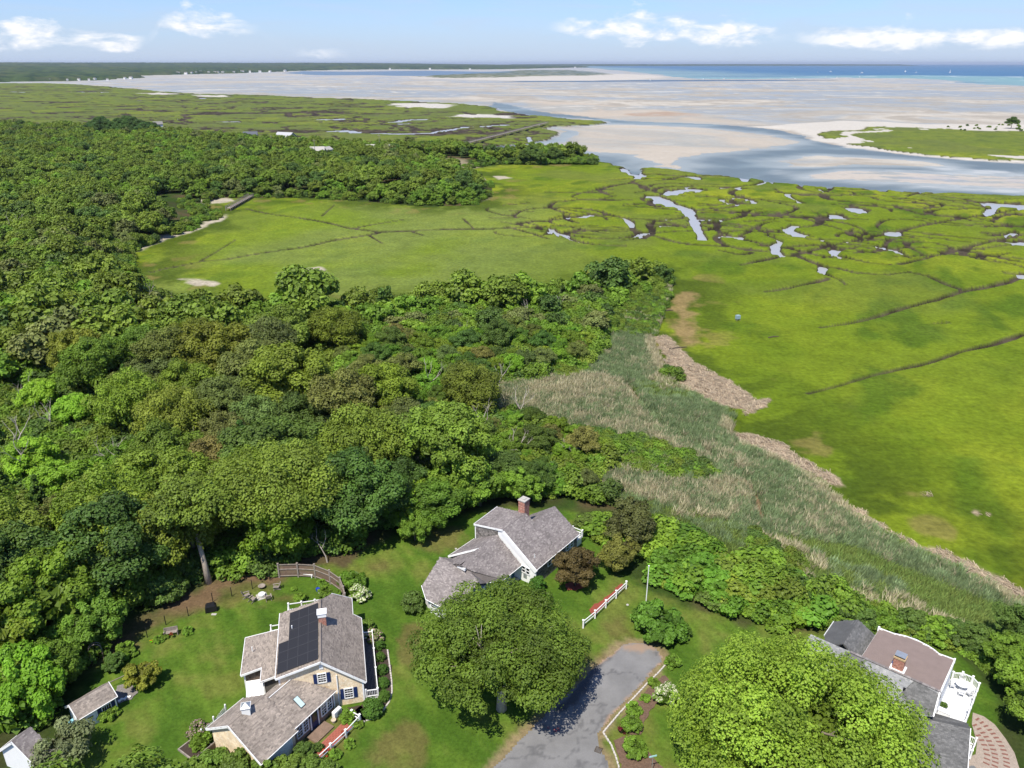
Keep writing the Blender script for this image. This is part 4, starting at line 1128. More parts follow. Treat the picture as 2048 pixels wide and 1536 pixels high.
# ---- bare dead trees
for px, py, z, s, k, lb in [(236, 715, 3, .8, 2, 'bleached dead snag rising from the oaks at the left'), (655, 772, 3, 1.2, 0, 'fallen bleached limbs under the tall pines'), (952, 792, 2, 1.0, 2, 'white forked dead tree beside the reeds'),
                            (470, 700, 3, 1.7, 1, 'grey leafless crown among the oaks'), (1110, 640, 3, 1.1, 0, 'bare white branches on the right of the wood'), (920, 680, 3, 1.0, 1, 'bare grey branches in the middle of the wood'),
                            (840, 800, 3, .6, 1, 'low bare stems at the clearing'), (48, 480, 3, 2.0, 1, 'leafless brown crown in the far left wood'), (118, 495, 3, 1.6, 0, 'pale bare branches beside the leafless brown crown'),
                            (830, 1010, 3, 1.0, 2, 'white leaning dead trunk behind the lawn'), (655, 1125, 3, .8, 0, 'twiggy bare tree behind the curved fence'), (1330, 735, 0, .55, 1, 'driftwood stump on the wrack line'),
                            (1180, 640, 3, .7, 0, 'small bare tree on the scrub slope'), (860, 960, 3, .9, 1, 'bare white stems left of the reeds'), (1345, 1060, 3, .6, 2, 'bare twigs above the hedge')]:
    p = at(px, py, z); e = empty('dead_tree', (p.x, p.y, z), rnd.uniform(0, 6.28), lb, 'dead tree'); e.scale = (s, s, s)
    link('limb', BARE[k], parent=e)
    if lb.startswith('fallen'): e.rotation_euler = (R(60), 0, R(120)); e.location.z += .4

for i in range(34):
    px = rnd.uniform(20, 1150); py = rnd.uniform(560, 980)
    p = at(px, py, 3)
    if sdf(np.array([p.x]), np.array([p.y]), W(LAWN, 3), 9)[0] > -8 or sd_up(p.x, p.y)[0] < 6: continue
    e = empty('dead_tree', (p.x, p.y, 3.5), rnd.uniform(0, 6.28), 'bare pale limbs of a dead tree showing between the crowns', 'dead tree', 'bare limbs showing in the wood'); s = rnd.uniform(1.0, 1.55); e.scale = (s, s, s)
    link('limb', BARE[i % 3], parent=e)

# ---- the wood: candidate places, larger crowns first
wLAWN, wLOW, wMID, wVIN, wHED = W(LAWN, 3), W(LOW, 1), W(MID, 3), W(VINES, 3), W(HEDGE, 3)
wMID2 = W([(830, 840), (900, 820), (1085, 860), (1250, 935), (1220, 1020), (1060, 1020), (960, 985), (880, 930)], 3)
wRT, wRG, wDR = W(REED_TAN, 1), W(REED_GREEN, 1), W(DRIVE, 3)
HOLE = [W([(1170, 1010), (1300, 1000), (1480, 1080), (1500, 1200), (1380, 1230), (1250, 1190), (1180, 1150)], 3), W([(20, 745), (60, 770), (130, 780), (140, 820), (60, 812), (10, 790)], 3), W([(560, 700), (640, 705), (690, 760), (700, 800), (640, 800), (600, 760)], 3), W([(450, 800), (520, 820), (520, 845), (470, 830)], 3),
        W([(300, 405), (330, 385), (430, 395), (520, 405), (520, 420), (440, 440), (340, 440)], 3), W([(200, 1230), (330, 1190), (430, 1140), (520, 1130), (520, 1150), (400, 1200), (230, 1290)], 3),
        W([(800, 316), (905, 322), (985, 335), (1010, 372), (1010, 400), (960, 410), (960, 370), (900, 345), (800, 330)], 0)]


def wood_points():
    g = np.random.default_rng(21)
    pts = []; cells = {}
    def ok(x, y, r):
        cx, cy = int(x // 12), int(y // 12)
        for i in (-1, 0, 1):
            for j in (-1, 0, 1):
                for (a, b, q) in cells.get((cx + i, cy + j), ()):
                    if (a - x) ** 2 + (b - y) ** 2 < (.78 * (q + r)) ** 2: return False
        return True
    N = 90000
    rr = 45 * np.exp(g.uniform(0, 1, N) * math.log(1100 / 45)); aa = g.uniform(-R(41), R(30), N)
    X = rr * np.sin(aa); Y = rr * np.cos(aa)
    su = sdf(X, Y, wUP, 60); sl = sdf(X, Y, wLAWN, 8); lo = sdf(X, Y, wLOW, 8); mi = sdf(X, Y, wMID, 8); vi = sdf(X, Y, wVIN, 8); he = sdf(X, Y, wHED, 8)
    ho = np.full(N, -8.0); m2 = sdf(X, Y, wMID2, 8)
    for h in HOLE: ho = np.maximum(ho, sdf(X, Y, h, 8))
    zh = upland_height(X, Y, su); sp = fbm(X, Y, 24, 91, 2); sp2 = fbm(X, Y, 60, 92, 2); u = g.uniform(0, 1, N); u2 = g.uniform(0, 1, N)
    for i in range(N):
        if su[i] < 2.0 or sl[i] > -3.6 or lo[i] > -1.5 or he[i] > -1 or ho[i] > -1.5: continue
        r = rr[i]
        if vi[i] > 0 and u[i] < .92: continue
        if mi[i] > 0 or m2[i] > 0: k = 4 + int(u[i] * 2) if u2[i] < .62 else (3 if u2[i] < .85 else 7); s = .38 + .34 * u[i] - (.08 if m2[i] > 0 else 0)
        else:
            v = sp[i] * .6 + u2[i] * .4
            if r > 330:
                v = sp[i] * .45 + sp2[i] * .25 + u2[i] * .3
            k = (4 + (u[i] < .5)) if v < (.43 if r > 330 else .36) else (0 if v < .47 else (1 if v < .56 else (3 if v < .61 else (2 if v < .71 else (6 + (u[i] < .5))))))
            if u2[i] > .97: k = 8
            s = .80 + .42 * u[i]
            if r > 260: s *= .80
            elif k < 4: s *= 1.14
            if su[i] < 7: s *= .62
            if su[i] < 14: s *= .85
        k = int(k)
        cr = TREES[k]["r"] * s
        x, y = X[i], Y[i]
        if not ok(x, y, cr * .86): continue
        cells.setdefault((int(x // 12), int(y // 12)), []).append((x, y, cr * .86))
        pts.append((r, x, y, float(zh[i]), k, s, u[i], v if mi[i] <= 0 else .3))
    pts.sort(); return pts


wGLOW = W([(-300, 800), (60, 810), (190, 840), (265, 900), (250, 1010), (130, 1100), (-60, 1150), (-300, 1180)], 3)
WP = wood_points()
NEAR = [p for p in WP][:240]
FAR = WP[240:]
print('WOOD', len(WP), NEAR[-1][0])
for r, x, y, z, k, s, u, v in NEAR:
    key = TREES[k]['key']
    c = (rnd.uniform(.85, 1.22), rnd.uniform(.90, 1.12), rnd.uniform(.7, 1.0), 1)
    lab, grp = where_label(key, x, y, z)
    if sdf(np.array([x]), np.array([y]), wGLOW, 5)[0] > 0:
        c = (1.35, 1.35, 1.0, 1); k = 5 if k != 8 else k; key = TREES[k]['key']; s = min(s, .95); lab, grp = 'yellow green leafy crown in the bright thicket at the left edge', 'bright thicket at the left edge'
    put_tree(k, x, y, z, s, rnd.uniform(0, 6.28), lab, grp, col=c, sz=s * rnd.uniform(.9, 1.1))


def scatter(name, pts, protos, kind='stuff', parent=None):
    """one object that sets copies of the prototypes on its points (pts: x, y, z, index, scale, turn)"""
    pts = np.asarray(pts, dtype=np.float32)
    me = bpy.data.meshes.new(name); me.vertices.add(len(pts)); me.vertices.foreach_set('co', np.ascontiguousarray(pts[:, :3]).ravel()); me.update()
    attr(me, 'idx', 'INT', 'POINT', pts[:, 3].astype(np.int32)); attr(me, 'scl', 'FLOAT', 'POINT', pts[:, 4]); attr(me, 'rot', 'FLOAT', 'POINT', pts[:, 5])
    o = bpy.data.objects.new(name, me); C.objects.link(o); tag(o, kind=kind)
    col = bpy.data.collections.new(name + ' sources')
    for i, p in enumerate(protos):
        ob = p if isinstance(p, bpy.types.Object) else bpy.data.objects.new('src_%02d' % i, p)
        ob.name = 'src_%02d_%s' % (i, name); col.objects.link(ob)
    ng = bpy.data.node_groups.new(name, 'GeometryNodeTree')
    ng.interface.new_socket('Geometry', in_out='INPUT', socket_type='NodeSocketGeometry'); ng.interface.new_socket('Geometry', in_out='OUTPUT', socket_type='NodeSocketGeometry')
    N = ng.nodes.new; L = ng.links.new
    gi = N('NodeGroupInput'); go = N('NodeGroupOutput'); ip = N('GeometryNodeInstanceOnPoints'); ci = N('GeometryNodeCollectionInfo')
    ci.inputs['Collection'].default_value = col; ci.inputs['Separate Children'].default_value = True; ci.inputs['Reset Children'].default_value = True
    def na(n, t):
        a = N('GeometryNodeInputNamedAttribute'); a.data_type = t; a.inputs['Name'].default_value = n; return a.outputs['Attribute']
    mp = N('GeometryNodeMeshToPoints'); L(gi.outputs[0], mp.inputs[0]); L(mp.outputs[0], ip.inputs['Points']); L(ci.outputs[0], ip.inputs['Instance'])
    ip.inputs['Pick Instance'].default_value = True; L(na('idx', 'INT'), ip.inputs['Instance Index'])
    cx = N('ShaderNodeCombineXYZ'); L(na('rot', 'FLOAT'), cx.inputs[2]); L(cx.outputs[0], ip.inputs['Rotation'])
    c2 = N('ShaderNodeCombineXYZ'); s = na('scl', 'FLOAT'); L(s, c2.inputs[0]); L(s, c2.inputs[1]); L(s, c2.inputs[2]); L(c2.outputs[0], ip.inputs['Scale'])
    L(ip.outputs[0], go.inputs[0])
    md = o.modifiers.new('scatter', 'NODES'); md.node_group = ng
    return o


# coarser crowns for the far wood
FARK = []
for i, (mt, rx, rz, cone) in enumerate([(M_OAK, 5.6, 4.0, 0), (M_OAK, 5.2, 4.2, 0), (M_OAK, 5.4, 3.8, 0), (M_DARK, 5.2, 4.0, 0), (M_BRIGHT, 4.6, 3.8, 0), (M_FARB, 4.0, 3.4, 0), (M_PINE, 4.8, 3.2, 0), (M_PINE, 4.4, 3.6, 0), (M_DARK, 2.3, 4.2, 1)]):
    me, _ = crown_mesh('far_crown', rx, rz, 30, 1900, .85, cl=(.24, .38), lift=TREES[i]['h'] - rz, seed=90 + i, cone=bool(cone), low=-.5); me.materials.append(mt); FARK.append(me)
scatter('distant_wood', [(x, y, z - .5, k, s, u * 6.28) for r, x, y, z, k, s, u, v in FAR], FARK)

# ---- undergrowth beneath the trees and scrub in front of the reeds
def fill_points(N, test, seed, smin, smax, rmax=330, amin=-41, amax=40, rmin=45, nk=4):
    g = np.random.default_rng(seed)
    rr = np.sqrt(g.uniform(rmin ** 2, rmax ** 2, N)); aa = g.uniform(R(amin), R(amax), N)
    X = rr * np.sin(aa); Y = rr * np.cos(aa); m = test(X, Y)
    X, Y = X[m], Y[m]; n = len(X)
    su = sdf(X, Y, wUP, 60); z = np.where(su > 0, upland_height(X, Y, su), 0) - .25
    return X, Y, z, g.integers(0, nk, n), g.uniform(smin, smax, n), g.uniform(0, 6.28, n)


def t_under(X, Y):
    s_ = sdf(X, Y, wUP, 60); m = (s_ > 1) & ~((s_ < 12) & (X > 15) & (np.hypot(X, Y) < 215)) & (sdf(X, Y, wLAWN, 8) < -3.6) & (sdf(X, Y, wLOW, 8) < 0)
    for h in HOLE: m &= sdf(X, Y, h, 4) < 0
    return m


SCRUB_IN = [W([(1085, 872), (1120, 862), (1200, 890), (1300, 905), (1400, 930), (1435, 965), (1420, 985), (1300, 975), (1190, 955), (1130, 920), (1060, 880)], 1),
            W([(1345, 560), (1330, 600), (1300, 660), (1215, 668), (1165, 725), (1180, 760), (1100, 776), (930, 800), (900, 760), (1150, 600), (1255, 560)], 2),
            W([(900, 830), (1000, 842), (1060, 858), (1110, 880), (1190, 930), (1180, 985), (1100, 1000), (950, 950), (850, 860)], 2),
            W([(1600, 1215), (1750, 1232), (1850, 1262), (1990, 1310), (2060, 1400), (1950, 1330), (1850, 1290), (1640, 1250)], 2),
            W([(1500, 1080), (1560, 1110), (1600, 1140), (1590, 1170), (1480, 1120)], 2)]


def t_scrub(X, Y):
    m = np.zeros(len(X), bool)
    for p in SCRUB_IN: m |= sdf(X, Y, p, 4) > 0
    m &= (sdf(X, Y, wRT, 4) < -.5) & (sdf(X, Y, wUP, 10) > .5)
    g = sdf(X, Y, wRG, 4) > 0
    return m & (~g | (fbm(X, Y, 6, 101, 3) > .53))


P = fill_points(34000, t_under, 22, .6, 1.45)
scatter('undergrowth', np.stack(P, -1), BUSH)
P = fill_points(30000, t_scrub, 23, .35, .85, rmax=230, amin=-8)
scatter('scrub', np.stack(P, -1), BUSH)
P = fill_points(3000, lambda X, Y: (sdf(X, Y, wVIN, 3) > 0), 24, .7, 1.15, rmax=220, amax=0, nk=2)
VB = []
for q in BUSH[:2]:
    q = q.copy(); q.materials.clear(); q.materials.append(M_VINE); VB.append(q)
scatter('vine_thicket', np.stack(P, -1), VB)


def t_fringe(X, Y):
    s = sdf(X, Y, wUP, 30); return (sdf(X, Y, wLOW, 5) < 0) & (s > .5) & (s < 14) & (np.hypot(X, Y) > 150) & (X < 70) & (fbm(X, Y, 18, 103, 2) > .33)
P = fill_points(26000, t_fringe, 25, .5, 1.1, rmax=640)
scatter('wood_edge_scrub', np.stack(P, -1), BUSH)

# ---- reeds
def reed_mesh(name, col_a, col_b, h, n, seed, plume=False):
    g = np.random.default_rng(seed)
    V = []; F = []; rv = []
    for i in range(n):
        a = g.uniform(0, 6.28); q = g.uniform(0, .75) ** .7; b = np.array([math.cos(a) * q, math.sin(a) * q, 0.])
        hh = h * g.uniform(.6, 1.1); ln = np.array([g.normal() * .28 + .25, g.normal() * .28, 1]) * hh; w = g.uniform(.025, .055); t = g.uniform(0, 3.14); s = np.array([math.cos(t), math.sin(t), 0]) * w
        o = len(V); md = b + ln * .55 + np.array([0, 0, .05])
        V += [b - s, b + s, md + s * 1.2, md - s * 1.2, b + ln]
        F += [(o, o + 1, o + 2, o + 3)]; F += [(o + 3, o + 2, o + 4, o + 4)]
        rv += [g.uniform()] * 5
    me = bpy.data.meshes.new(name); me.from_pydata([tuple(v) for v in V], [], [tuple(dict.fromkeys(f)) for f in F]); me.update()
    attr(me, 'rnd', 'FLOAT', 'POINT', rv); return me


M_REEDG = leafmat('green reed', (.195, .258, .125), .4, .3, .012)
M_REEDT = leafmat('dead tan reed', (.40, .36, .235), .35, .25, .008)
M_GRASSW = leafmat('rank grass', (.17, .235, .06), .4, .3, .015)
RG = []; RT = []
for i in range(3):
    a = reed_mesh('reed', 0, 0, 1.55, 64, 200 + i); a.materials.append(M_REEDG); RG.append(a)
    b = reed_mesh('reed', 0, 0, 1.6, 54, 210 + i); b.materials.append(M_REEDT); RT.append(b)
c_ = reed_mesh('grass', 0, 0, 1.2, 46, 220); c_.materials.append(M_GRASSW)


def reed_points(N, test, seed):
    g = np.random.default_rng(seed)
    rr = np.sqrt(g.uniform(60 ** 2, 260 ** 2, N)); aa = g.uniform(R(-6), R(42), N); X = rr * np.sin(aa); Y = rr * np.cos(aa)
    t = test(X, Y, g.uniform(0, 1, N)); m = t >= 0
    X, Y, t = X[m], Y[m], t[m]; su = sdf(X, Y, wUP, 60); z = np.where(su > 0, upland_height(X, Y, su), 0) - .1
    return np.stack([X, Y, z, t, g.uniform(.6, 1.05, len(X)), g.uniform(-.5, .5, len(X))], -1)


wPATH = W([(1250, 778), (1266, 800), (1290, 830), (1330, 862), (1400, 905), (1480, 960), (1510, 1010), (1520, 1060)], 1)
wSTRAW = [W(p, .2) for p in WRACK]
wPATCH = W([(1365, 870), (1400, 880), (1450, 940), (1440, 900), (1490, 985), (1470, 990)], 1)


def t_reed(X, Y, u):
    """0-2 green, 3-5 tan, 6 rank grass, -1 nothing"""
    ins = np.maximum(sdf(X, Y, wRT, 4), sdf(X, Y, wRG, 4)); tan = sdf(X, Y, wRT, 4) > (fbm(X, Y, 7, 105, 3) - .5) * 5
    edge = sdf(X, Y, wUP, 40); n1 = fbm(X, Y, 9, 106, 4); n2 = fbm(X * .7 + Y * .7, (Y - X) * .25, 5, 107, 3)
    lower = sdf(X, Y, W([(1500, 1092), (1700, 1100), (1900, 1180), (2300, 1310), (2500, 1420), (2300, 1500), (2000, 1330), (1700, 1200), (1400, 1100)], 1), 4) > 0
    rim = (edge < 1.8 + 2.5 * (n1 - .3)) & (edge > 0)
    k = np.where(tan | rim, 3, 0) + (u * 3).astype(int)
    v = (u * 97) % 1.0; k = np.where(~tan & ~rim & (v < .07 + .30 * sstep(.55, .70, n1)), 3 + (u * 3).astype(int), k)
    k = np.where(tan & (v < .30 + .4 * sstep(.5, .6, n1)), (u * 3).astype(int), k)
    k = np.where(lower & (n1 > .42) & ~rim, 6, k)
    lowz = sdf(X, Y, wLOW, 4) > 0
    k = np.where((ins < 0) & lowz, np.where(u < .55, 6, np.where(n1 > .5, 3, 0)), k)
    keep = (lowz | (ins > 0)) & (edge > .3)
    d, _ = ldist(X, Y, wPATH, 5); keep &= d > .9
    for p in wSTRAW: keep &= sdf(X, Y, p, 3) < -.2
    keep &= sdf(X, Y, W(ORANGE, .2), 4) < -.3
    keep &= sdf(X, Y, wHED, 4) < .5
    keep &= ~((ins < -1) & (u > .7))
    return np.where(keep, k, -1)


RP = reed_points(150000, t_reed, 31)
print('REEDS', len(RP))
scatter('reed_bed', RP, RG + RT + [c_])
# straw wrack: loose dead stems lying in mats
def straw():
    g = np.random.default_rng(41); V = []; F = []
    n = 0
    for p in wSTRAW:
        x0, y0 = p.min(0); x1, y1 = p.max(0); m = int(min(9000, (x1 - x0) * (y1 - y0) * 14))
        X = g.uniform(x0, x1, m); Y = g.uniform(y0, y1, m); k = sdf(X, Y, p, 3) + (fbm(X, Y, 2.2, 71, 3) - .5) * 2.5 > -.3
        X, Y = X[k], Y[k]; q = len(X); a = g.uniform(0, 3.14, q) * .6 + .9; L_ = g.uniform(.25, .8, q); w = g.uniform(.02, .05, q)
        su = sdf(X, Y, wUP, 60); z = np.where(su > 0, upland_height(X, Y, su), 0) + g.uniform(.08, .38, q) * np.clip(fbm(X, Y, 3, 75, 3) * 1.5, .3, 1.2)
        dx, dy = np.cos(a) * L_, np.sin(a) * L_; nx, ny = -np.sin(a) * w, np.cos(a) * w; tz = g.normal(size=q) * .08
        v = np.stack([np.stack([X - dx - nx, Y - dy - ny, z - tz], -1), np.stack([X + dx - nx, Y + dy - ny, z + tz], -1), np.stack([X + dx + nx, Y + dy + ny, z + tz], -1), np.stack([X - dx + nx, Y - dy + ny, z - tz], -1)], 1).reshape(-1, 3)
        V.append(v); F.append(np.arange(q * 4).reshape(q, 4) + n); n += q * 4
    V = np.concatenate(V); F = np.concatenate(F); me = np_mesh('straw_wrack', V, F); attr(me, 'rnd', 'FLOAT', 'POINT', np.repeat(g.uniform(0, 1, len(F)), 4))
    return tag(link('straw_wrack', me, leafmat('dry straw', (.50, .39, .27), .5, .1, .006)), kind='stuff')


straw()

# ------------------------------------------------------------------ buildings
def tabmat(name, cols, rough=.85, spec=.15):
    m, nt, b = new_mat(name)
    a = nd(nt, 'ShaderNodeAttribute', attribute_name='rnd')
    n = len(cols); c = ramp(nt, a.outputs['Fac'], [((i + .5) / n, c) for i, c in enumerate(cols)])
    g = nd(nt, 'ShaderNodeNewGeometry')
    f = ntex(nt, .7, 4, .6, g.outputs['Position']); r = ramp(nt, f, [(.3, .78), (.7, 1.12)])
    c = mixc(nt, 1.0, c, r, 'MULTIPLY'); f2 = ntex(nt, 14, 2, .6, g.outputs['Position']); r2 = ramp(nt, f2, [(.3, .85), (.7, 1.1)])
    c = mixc(nt, 1.0, c, r2, 'MULTIPLY')
    nt.links.new(c, b.inputs['Base Color']); b.inputs['Roughness'].default_value = rough; b.inputs['Specular IOR Level'].default_value = spec
    return m


S_TAUPE = tabmat('weathered taupe shingles', [(.20, .17, .148), (.28, .24, .205), (.36, .305, .26), (.25, .212, .18), (.31, .265, .228)])
S_GREY = tabmat('grey brown shingles', [(.17, .15, .145), (.23, .205, .195), (.20, .175, .17), (.29, .26, .245)])
S_DARK = tabmat('dark slate shingles', [(.105, .105, .104), (.145, .144, .142), (.12, .12, .118), (.17, .168, .165)])
S_LIGHT = tabmat('pale grey shingles', [(.21, .215, .225), (.27, .275, .28), (.24, .245, .25), (.31, .31, .31)])
S_OCHRE = tabmat('ochre cedar wall shingles', [(.80, .64, .43), (.86, .71, .50), (.82, .66, .45), (.88, .76, .57), (.78, .60, .40)])
S_WEATH = tabmat('weathered brown wall shingles', [(.085, .062, .048), (.15, .11, .085), (.20, .16, .13), (.12, .09, .07)])
S_GREYW = tabmat('weathered grey wall shingles', [(.12, .11, .10), (.22, .20, .18), (.30, .27, .25), (.16, .15, .14)])
S_PINKW = tabmat('faded rose brown wall shingles', [(.30, .20, .155), (.38, .27, .21), (.34, .235, .18)])
M_WHITE = plain('white paint', (.80, .80, .79), .5, .05, 2)
M_WHITEC = plain('white deck paint', (.66, .66, .65), .45, .04, 1.5)
M_NAVY = plain('navy shutter paint', (.012, .028, .10), .5, .1)
M_GLASS, _nt, _b = new_mat('window glass')
_b.inputs['Base Color'].default_value = (.012, .016, .018, 1); _b.inputs['Roughness'].default_value = .06; _b.inputs['Specular IOR Level'].default_value = .6
M_SOLAR, _nt, _b = new_mat('solar cells')
_b.inputs['Base Color'].default_value = (.020, .019, .020, 1); _b.inputs['Roughness'].default_value = .5; _b.inputs['Specular IOR Level'].default_value = .5
M_ALU = plain('aluminium frame', (.085, .085, .09), .45, .05, metal=.3)
M_TEAL = plain('teal paint', (.065, .17, .20), .6, .12)
M_GREYD = plain('charcoal deck boards', (.060, .062, .070), .6, .15, 2)
M_BROWNR = plain('brown roof deck boards', (.215, .165, .145), .7, .10, 1.2)
M_WOODG = plain('silvered cedar', (.30, .255, .22), .85, .3, 3)
M_WOODB = plain('brown weathered boards', (.24, .165, .12), .85, .25, 3)
M_METAL = plain('galvanised metal', (.45, .48, .50), .4, .1, metal=.6)
M_BLACK = plain('black cover', (.012, .012, .014), .5, .2)
M_SKYL, _nt, _b = new_mat('skylight glass')
_b.inputs['Base Color'].default_value = (.45, .60, .60, 1); _b.inputs['Roughness'].default_value = .15
M_CONC = plain('pale concrete', (.42, .40, .36), .9, .15, 2)


def brickmat(name, c1, c2, mortar, sx=3.2):
    m, nt, b = new_mat(name)
    tc = nd(nt, 'ShaderNodeTexCoord'); g = nd(nt, 'ShaderNodeNewGeometry')
    mp = nd(nt, 'ShaderNodeMapping'); mp.inputs['Rotation'].default_value = (R(90), 0, R(40)); nt.links.new(tc.outputs['Object'], mp.inputs[0])
    br = nd(nt, 'ShaderNodeTexBrick'); br.inputs['Scale'].default_value = sx; br.inputs['Color1'].default_value = (*c1, 1); br.inputs['Color2'].default_value = (*c2, 1); br.inputs['Mortar'].default_value = (*mortar, 1)
    br.inputs['Mortar Size'].default_value = .02; br.inputs['Brick Width'].default_value = .7; br.inputs['Row Height'].default_value = .25
    nt.links.new(mp.outputs[0], br.inputs[0]); f = ntex(nt, 5, 4, .6); r = ramp(nt, f, [(.3, .6), (.7, 1.25)])
    c = mixc(nt, 1.0, br.outputs[0], r, 'MULTIPLY'); nt.links.new(c, b.inputs['Base Color']); b.inputs['Roughness'].default_value = .9
    return m


M_BRICK = brickmat('chimney brick', (.30, .085, .05), (.42, .17, .11), (.45, .38, .33))
M_PAVER = plain('red brick', (.36, .11, .075), .85, .3, 6)

Z0 = 3.0


def loc3(p): return (p[0], p[1], p[2] - Z0)


def tabs(name, poly, mat, parent, row=.14, wid=.32, thick=.006, seed=1, up=None):
    """courses of shingles laid over a planar polygon (local coordinates)"""
    P = [Vector(loc3(p)) for p in poly]
    n = Vector((0, 0, 0))
    for i in range(len(P)): n += P[i].cross(P[(i + 1) % len(P)])
    n.normalize()
    if up is not None:
        if n.dot(Vector(up)) < 0: n = -n
    elif n.z < 0: n = -n
    e1 = Vector((0, 0, 1)).cross(n)
    e1.normalize(); e2 = n.cross(e1)
    if e2.z < 0: e2 = -e2; e1 = -e1
    o = P[0]
    U = np.array([(p - o).dot(e1) for p in P]); V = np.array([(p - o).dot(e2) for p in P]); PP = np.stack([U, V], -1)
    g = np.random.default_rng(seed)
    rows = np.arange(V.min(), V.max(), row); Vv = []; Ff = []; rv = []
    e1n, e2n, nn, on = (np.array(v) for v in (e1, e2, n, o))
    for j, v0 in enumerate(rows):
        x0 = U.min() - wid * g.uniform(0, 1)
        us = []
        while x0 < U.max():
            w = wid * g.uniform(.75, 1.25); us.append((x0, w)); x0 += w
        us = np.array(us); cu = us[:, 0] + us[:, 1] / 2; cv = np.full(len(us), v0 + row / 2)
        k = sdf(cu, cv, PP, 3) > min(row, wid) * .28
        for (u0, w) in us[k]:
            t = thick * g.uniform(.7, 1.3); dv = g.uniform(-.008, .008); gp = .010
            a = on + e1n * (u0 + gp) + e2n * (v0 + dv); b = on + e1n * (u0 + w - gp) + e2n * (v0 + dv)
            c = on + e1n * (u0 + w - gp) + e2n * (v0 + row * 1.05); d = on + e1n * (u0 + gp) + e2n * (v0 + row * 1.05)
            q = len(Vv); Vv += [a + nn * (t + .006), b + nn * (t + .006), c + nn * .006, d + nn * .006, a + nn * .002, b + nn * .002]
            Ff += [(q, q + 1, q + 2, q + 3), (q + 4, q + 5, q + 1, q)]; rv += [g.uniform()] * 6
    if not Vv: return None
    me = np_mesh(name, np.array(Vv), np.array(Ff)); attr(me, 'rnd', 'FLOAT', 'POINT', np.array(rv))
    return tag(link(name, me, mat, parent), kind='stuff')


def roof(parent, poly, mat, t=.14, name='roof', row=.135, wid=.30, seed=1, trim=None, label=None):
    """one roof slope: its slab, its shingles and (optionally) white edge boards along chosen edges"""
    P = [loc3(p) for p in poly]
    o = MB().slab(P, t).build(name, mat, parent)
    if label: o['label'] = label
    tabs('shingles', poly, mat, o, row, wid, seed=seed)
    if trim:
        m = MB()
        n = Vector((0, 0, 0)); V = [Vector(p) for p in P]
        for i in range(len(V)): n += V[i].cross(V[(i + 1) % len(V)])
        n.normalize()
        if n.z < 0: n = -n
        cen = sum(V, Vector()) / len(V)
        for i in trim:
            a, b = V[i], V[(i + 1) % len(V)]; d = (b - a).normalized(); out = d.cross(n)
            if out.dot(cen - a) > 0: out = -out
            m.cbox((a + b) / 2 - n * (t * .5) + out * .03, d, out, (b - a).length + .06, .06, t + .09, n)
        m.build('fascia', M_WHITE, o)
    return o


def window(parent, c, h, w, ht, nx=2, ny=2, shut=None, pane=M_GLASS, frame=M_WHITE, fw=.09, sash=True, label=None):
    """window centred at c (local, world z) on a wall whose horizontal direction is h; frame, glass and shutters"""
    c = Vector(loc3(c)); h = Vector((h[0], h[1], 0)).normalized(); n = Vector((h.y, -h.x, 0))
    m = MB(); cc = c + n * .035
    for s in (-1, 1):
        m.cbox(cc + h * (s * (w / 2 - fw / 2)), h, n, fw, .09, ht)
        m.cbox(cc + Vector((0, 0, s * (ht / 2 - fw / 2))), h, n, w - 2 * fw, .088, fw)
    if sash: m.cbox(cc, h, n, w - 2 * fw, .07, .06)
    for i in range(1, nx): m.cbox(cc + h * (-w / 2 + fw + (w - 2 * fw) * i / nx), h, n, .025, .05, ht - 2 * fw)
    for j in range(1, ny):
        zz = -ht / 2 + fw + (ht - 2 * fw) * j / ny
        if abs(zz) > .03: m.cbox(cc + Vector((0, 0, zz)), h, n, w - 2 * fw, .046, .025)
    o = m.build('window', frame, parent)
    if label: o['label'] = label
    MB().cbox(c + n * .012, h, n, w - 2 * fw + .01, .03, ht - 2 * fw + .01).build('pane', pane, o)
    if shut:
        for s in (-1, 1):
            q = MB(); sc = c + h * (s * (w / 2 + .20)) + n * .04
            q.cbox(sc, h, n, .34, .05, ht * .98)
            for j in range(9): q.cbox(sc + Vector((0, 0, -ht * .42 + ht * .84 * j / 8)) + n * .028, h, n, .26, .012, ht * .05)
            q.build('shutter', shut, parent)
    return o


def body(parent, pts, z0, z1, mat, name='wall'):
    return MB().slab([loc3((x, y, z1)) for x, y in pts], z1 - z0).build(name, mat, parent)


def gable_body(parent, u0, u1, v0, v1, z0, ze, zr, axis, mat, vr=None, name='wall'):
    """walls of a gabled block; ridge runs along axis ('u' or 'v'); vr is where the ridge stands across it"""
    m = MB()
    if axis == 'v':
        r = (u0 + u1) / 2 if vr is None else vr
        prof = [(u0, z0), (u1, z0), (u1, ze), (r, zr), (u0, ze)]
        P = [loc3((a, v0, b)) for a, b in prof] + [loc3((a, v1, b)) for a, b in prof]
    else:
        r = (v0 + v1) / 2 if vr is None else vr
        prof = [(v0, z0), (v1, z0), (v1, ze), (r, zr), (v0, ze)]
        P = [loc3((u0, a, b)) for a, b in prof] + [loc3((u1, a, b)) for a, b in prof]
    m.add(P, [(0, 1, 2, 3, 4), (9, 8, 7, 6, 5)] + [(i, i + 5, (i + 1) % 5 + 5, (i + 1) % 5) for i in range(5)])
    return m.build(name, mat, parent)


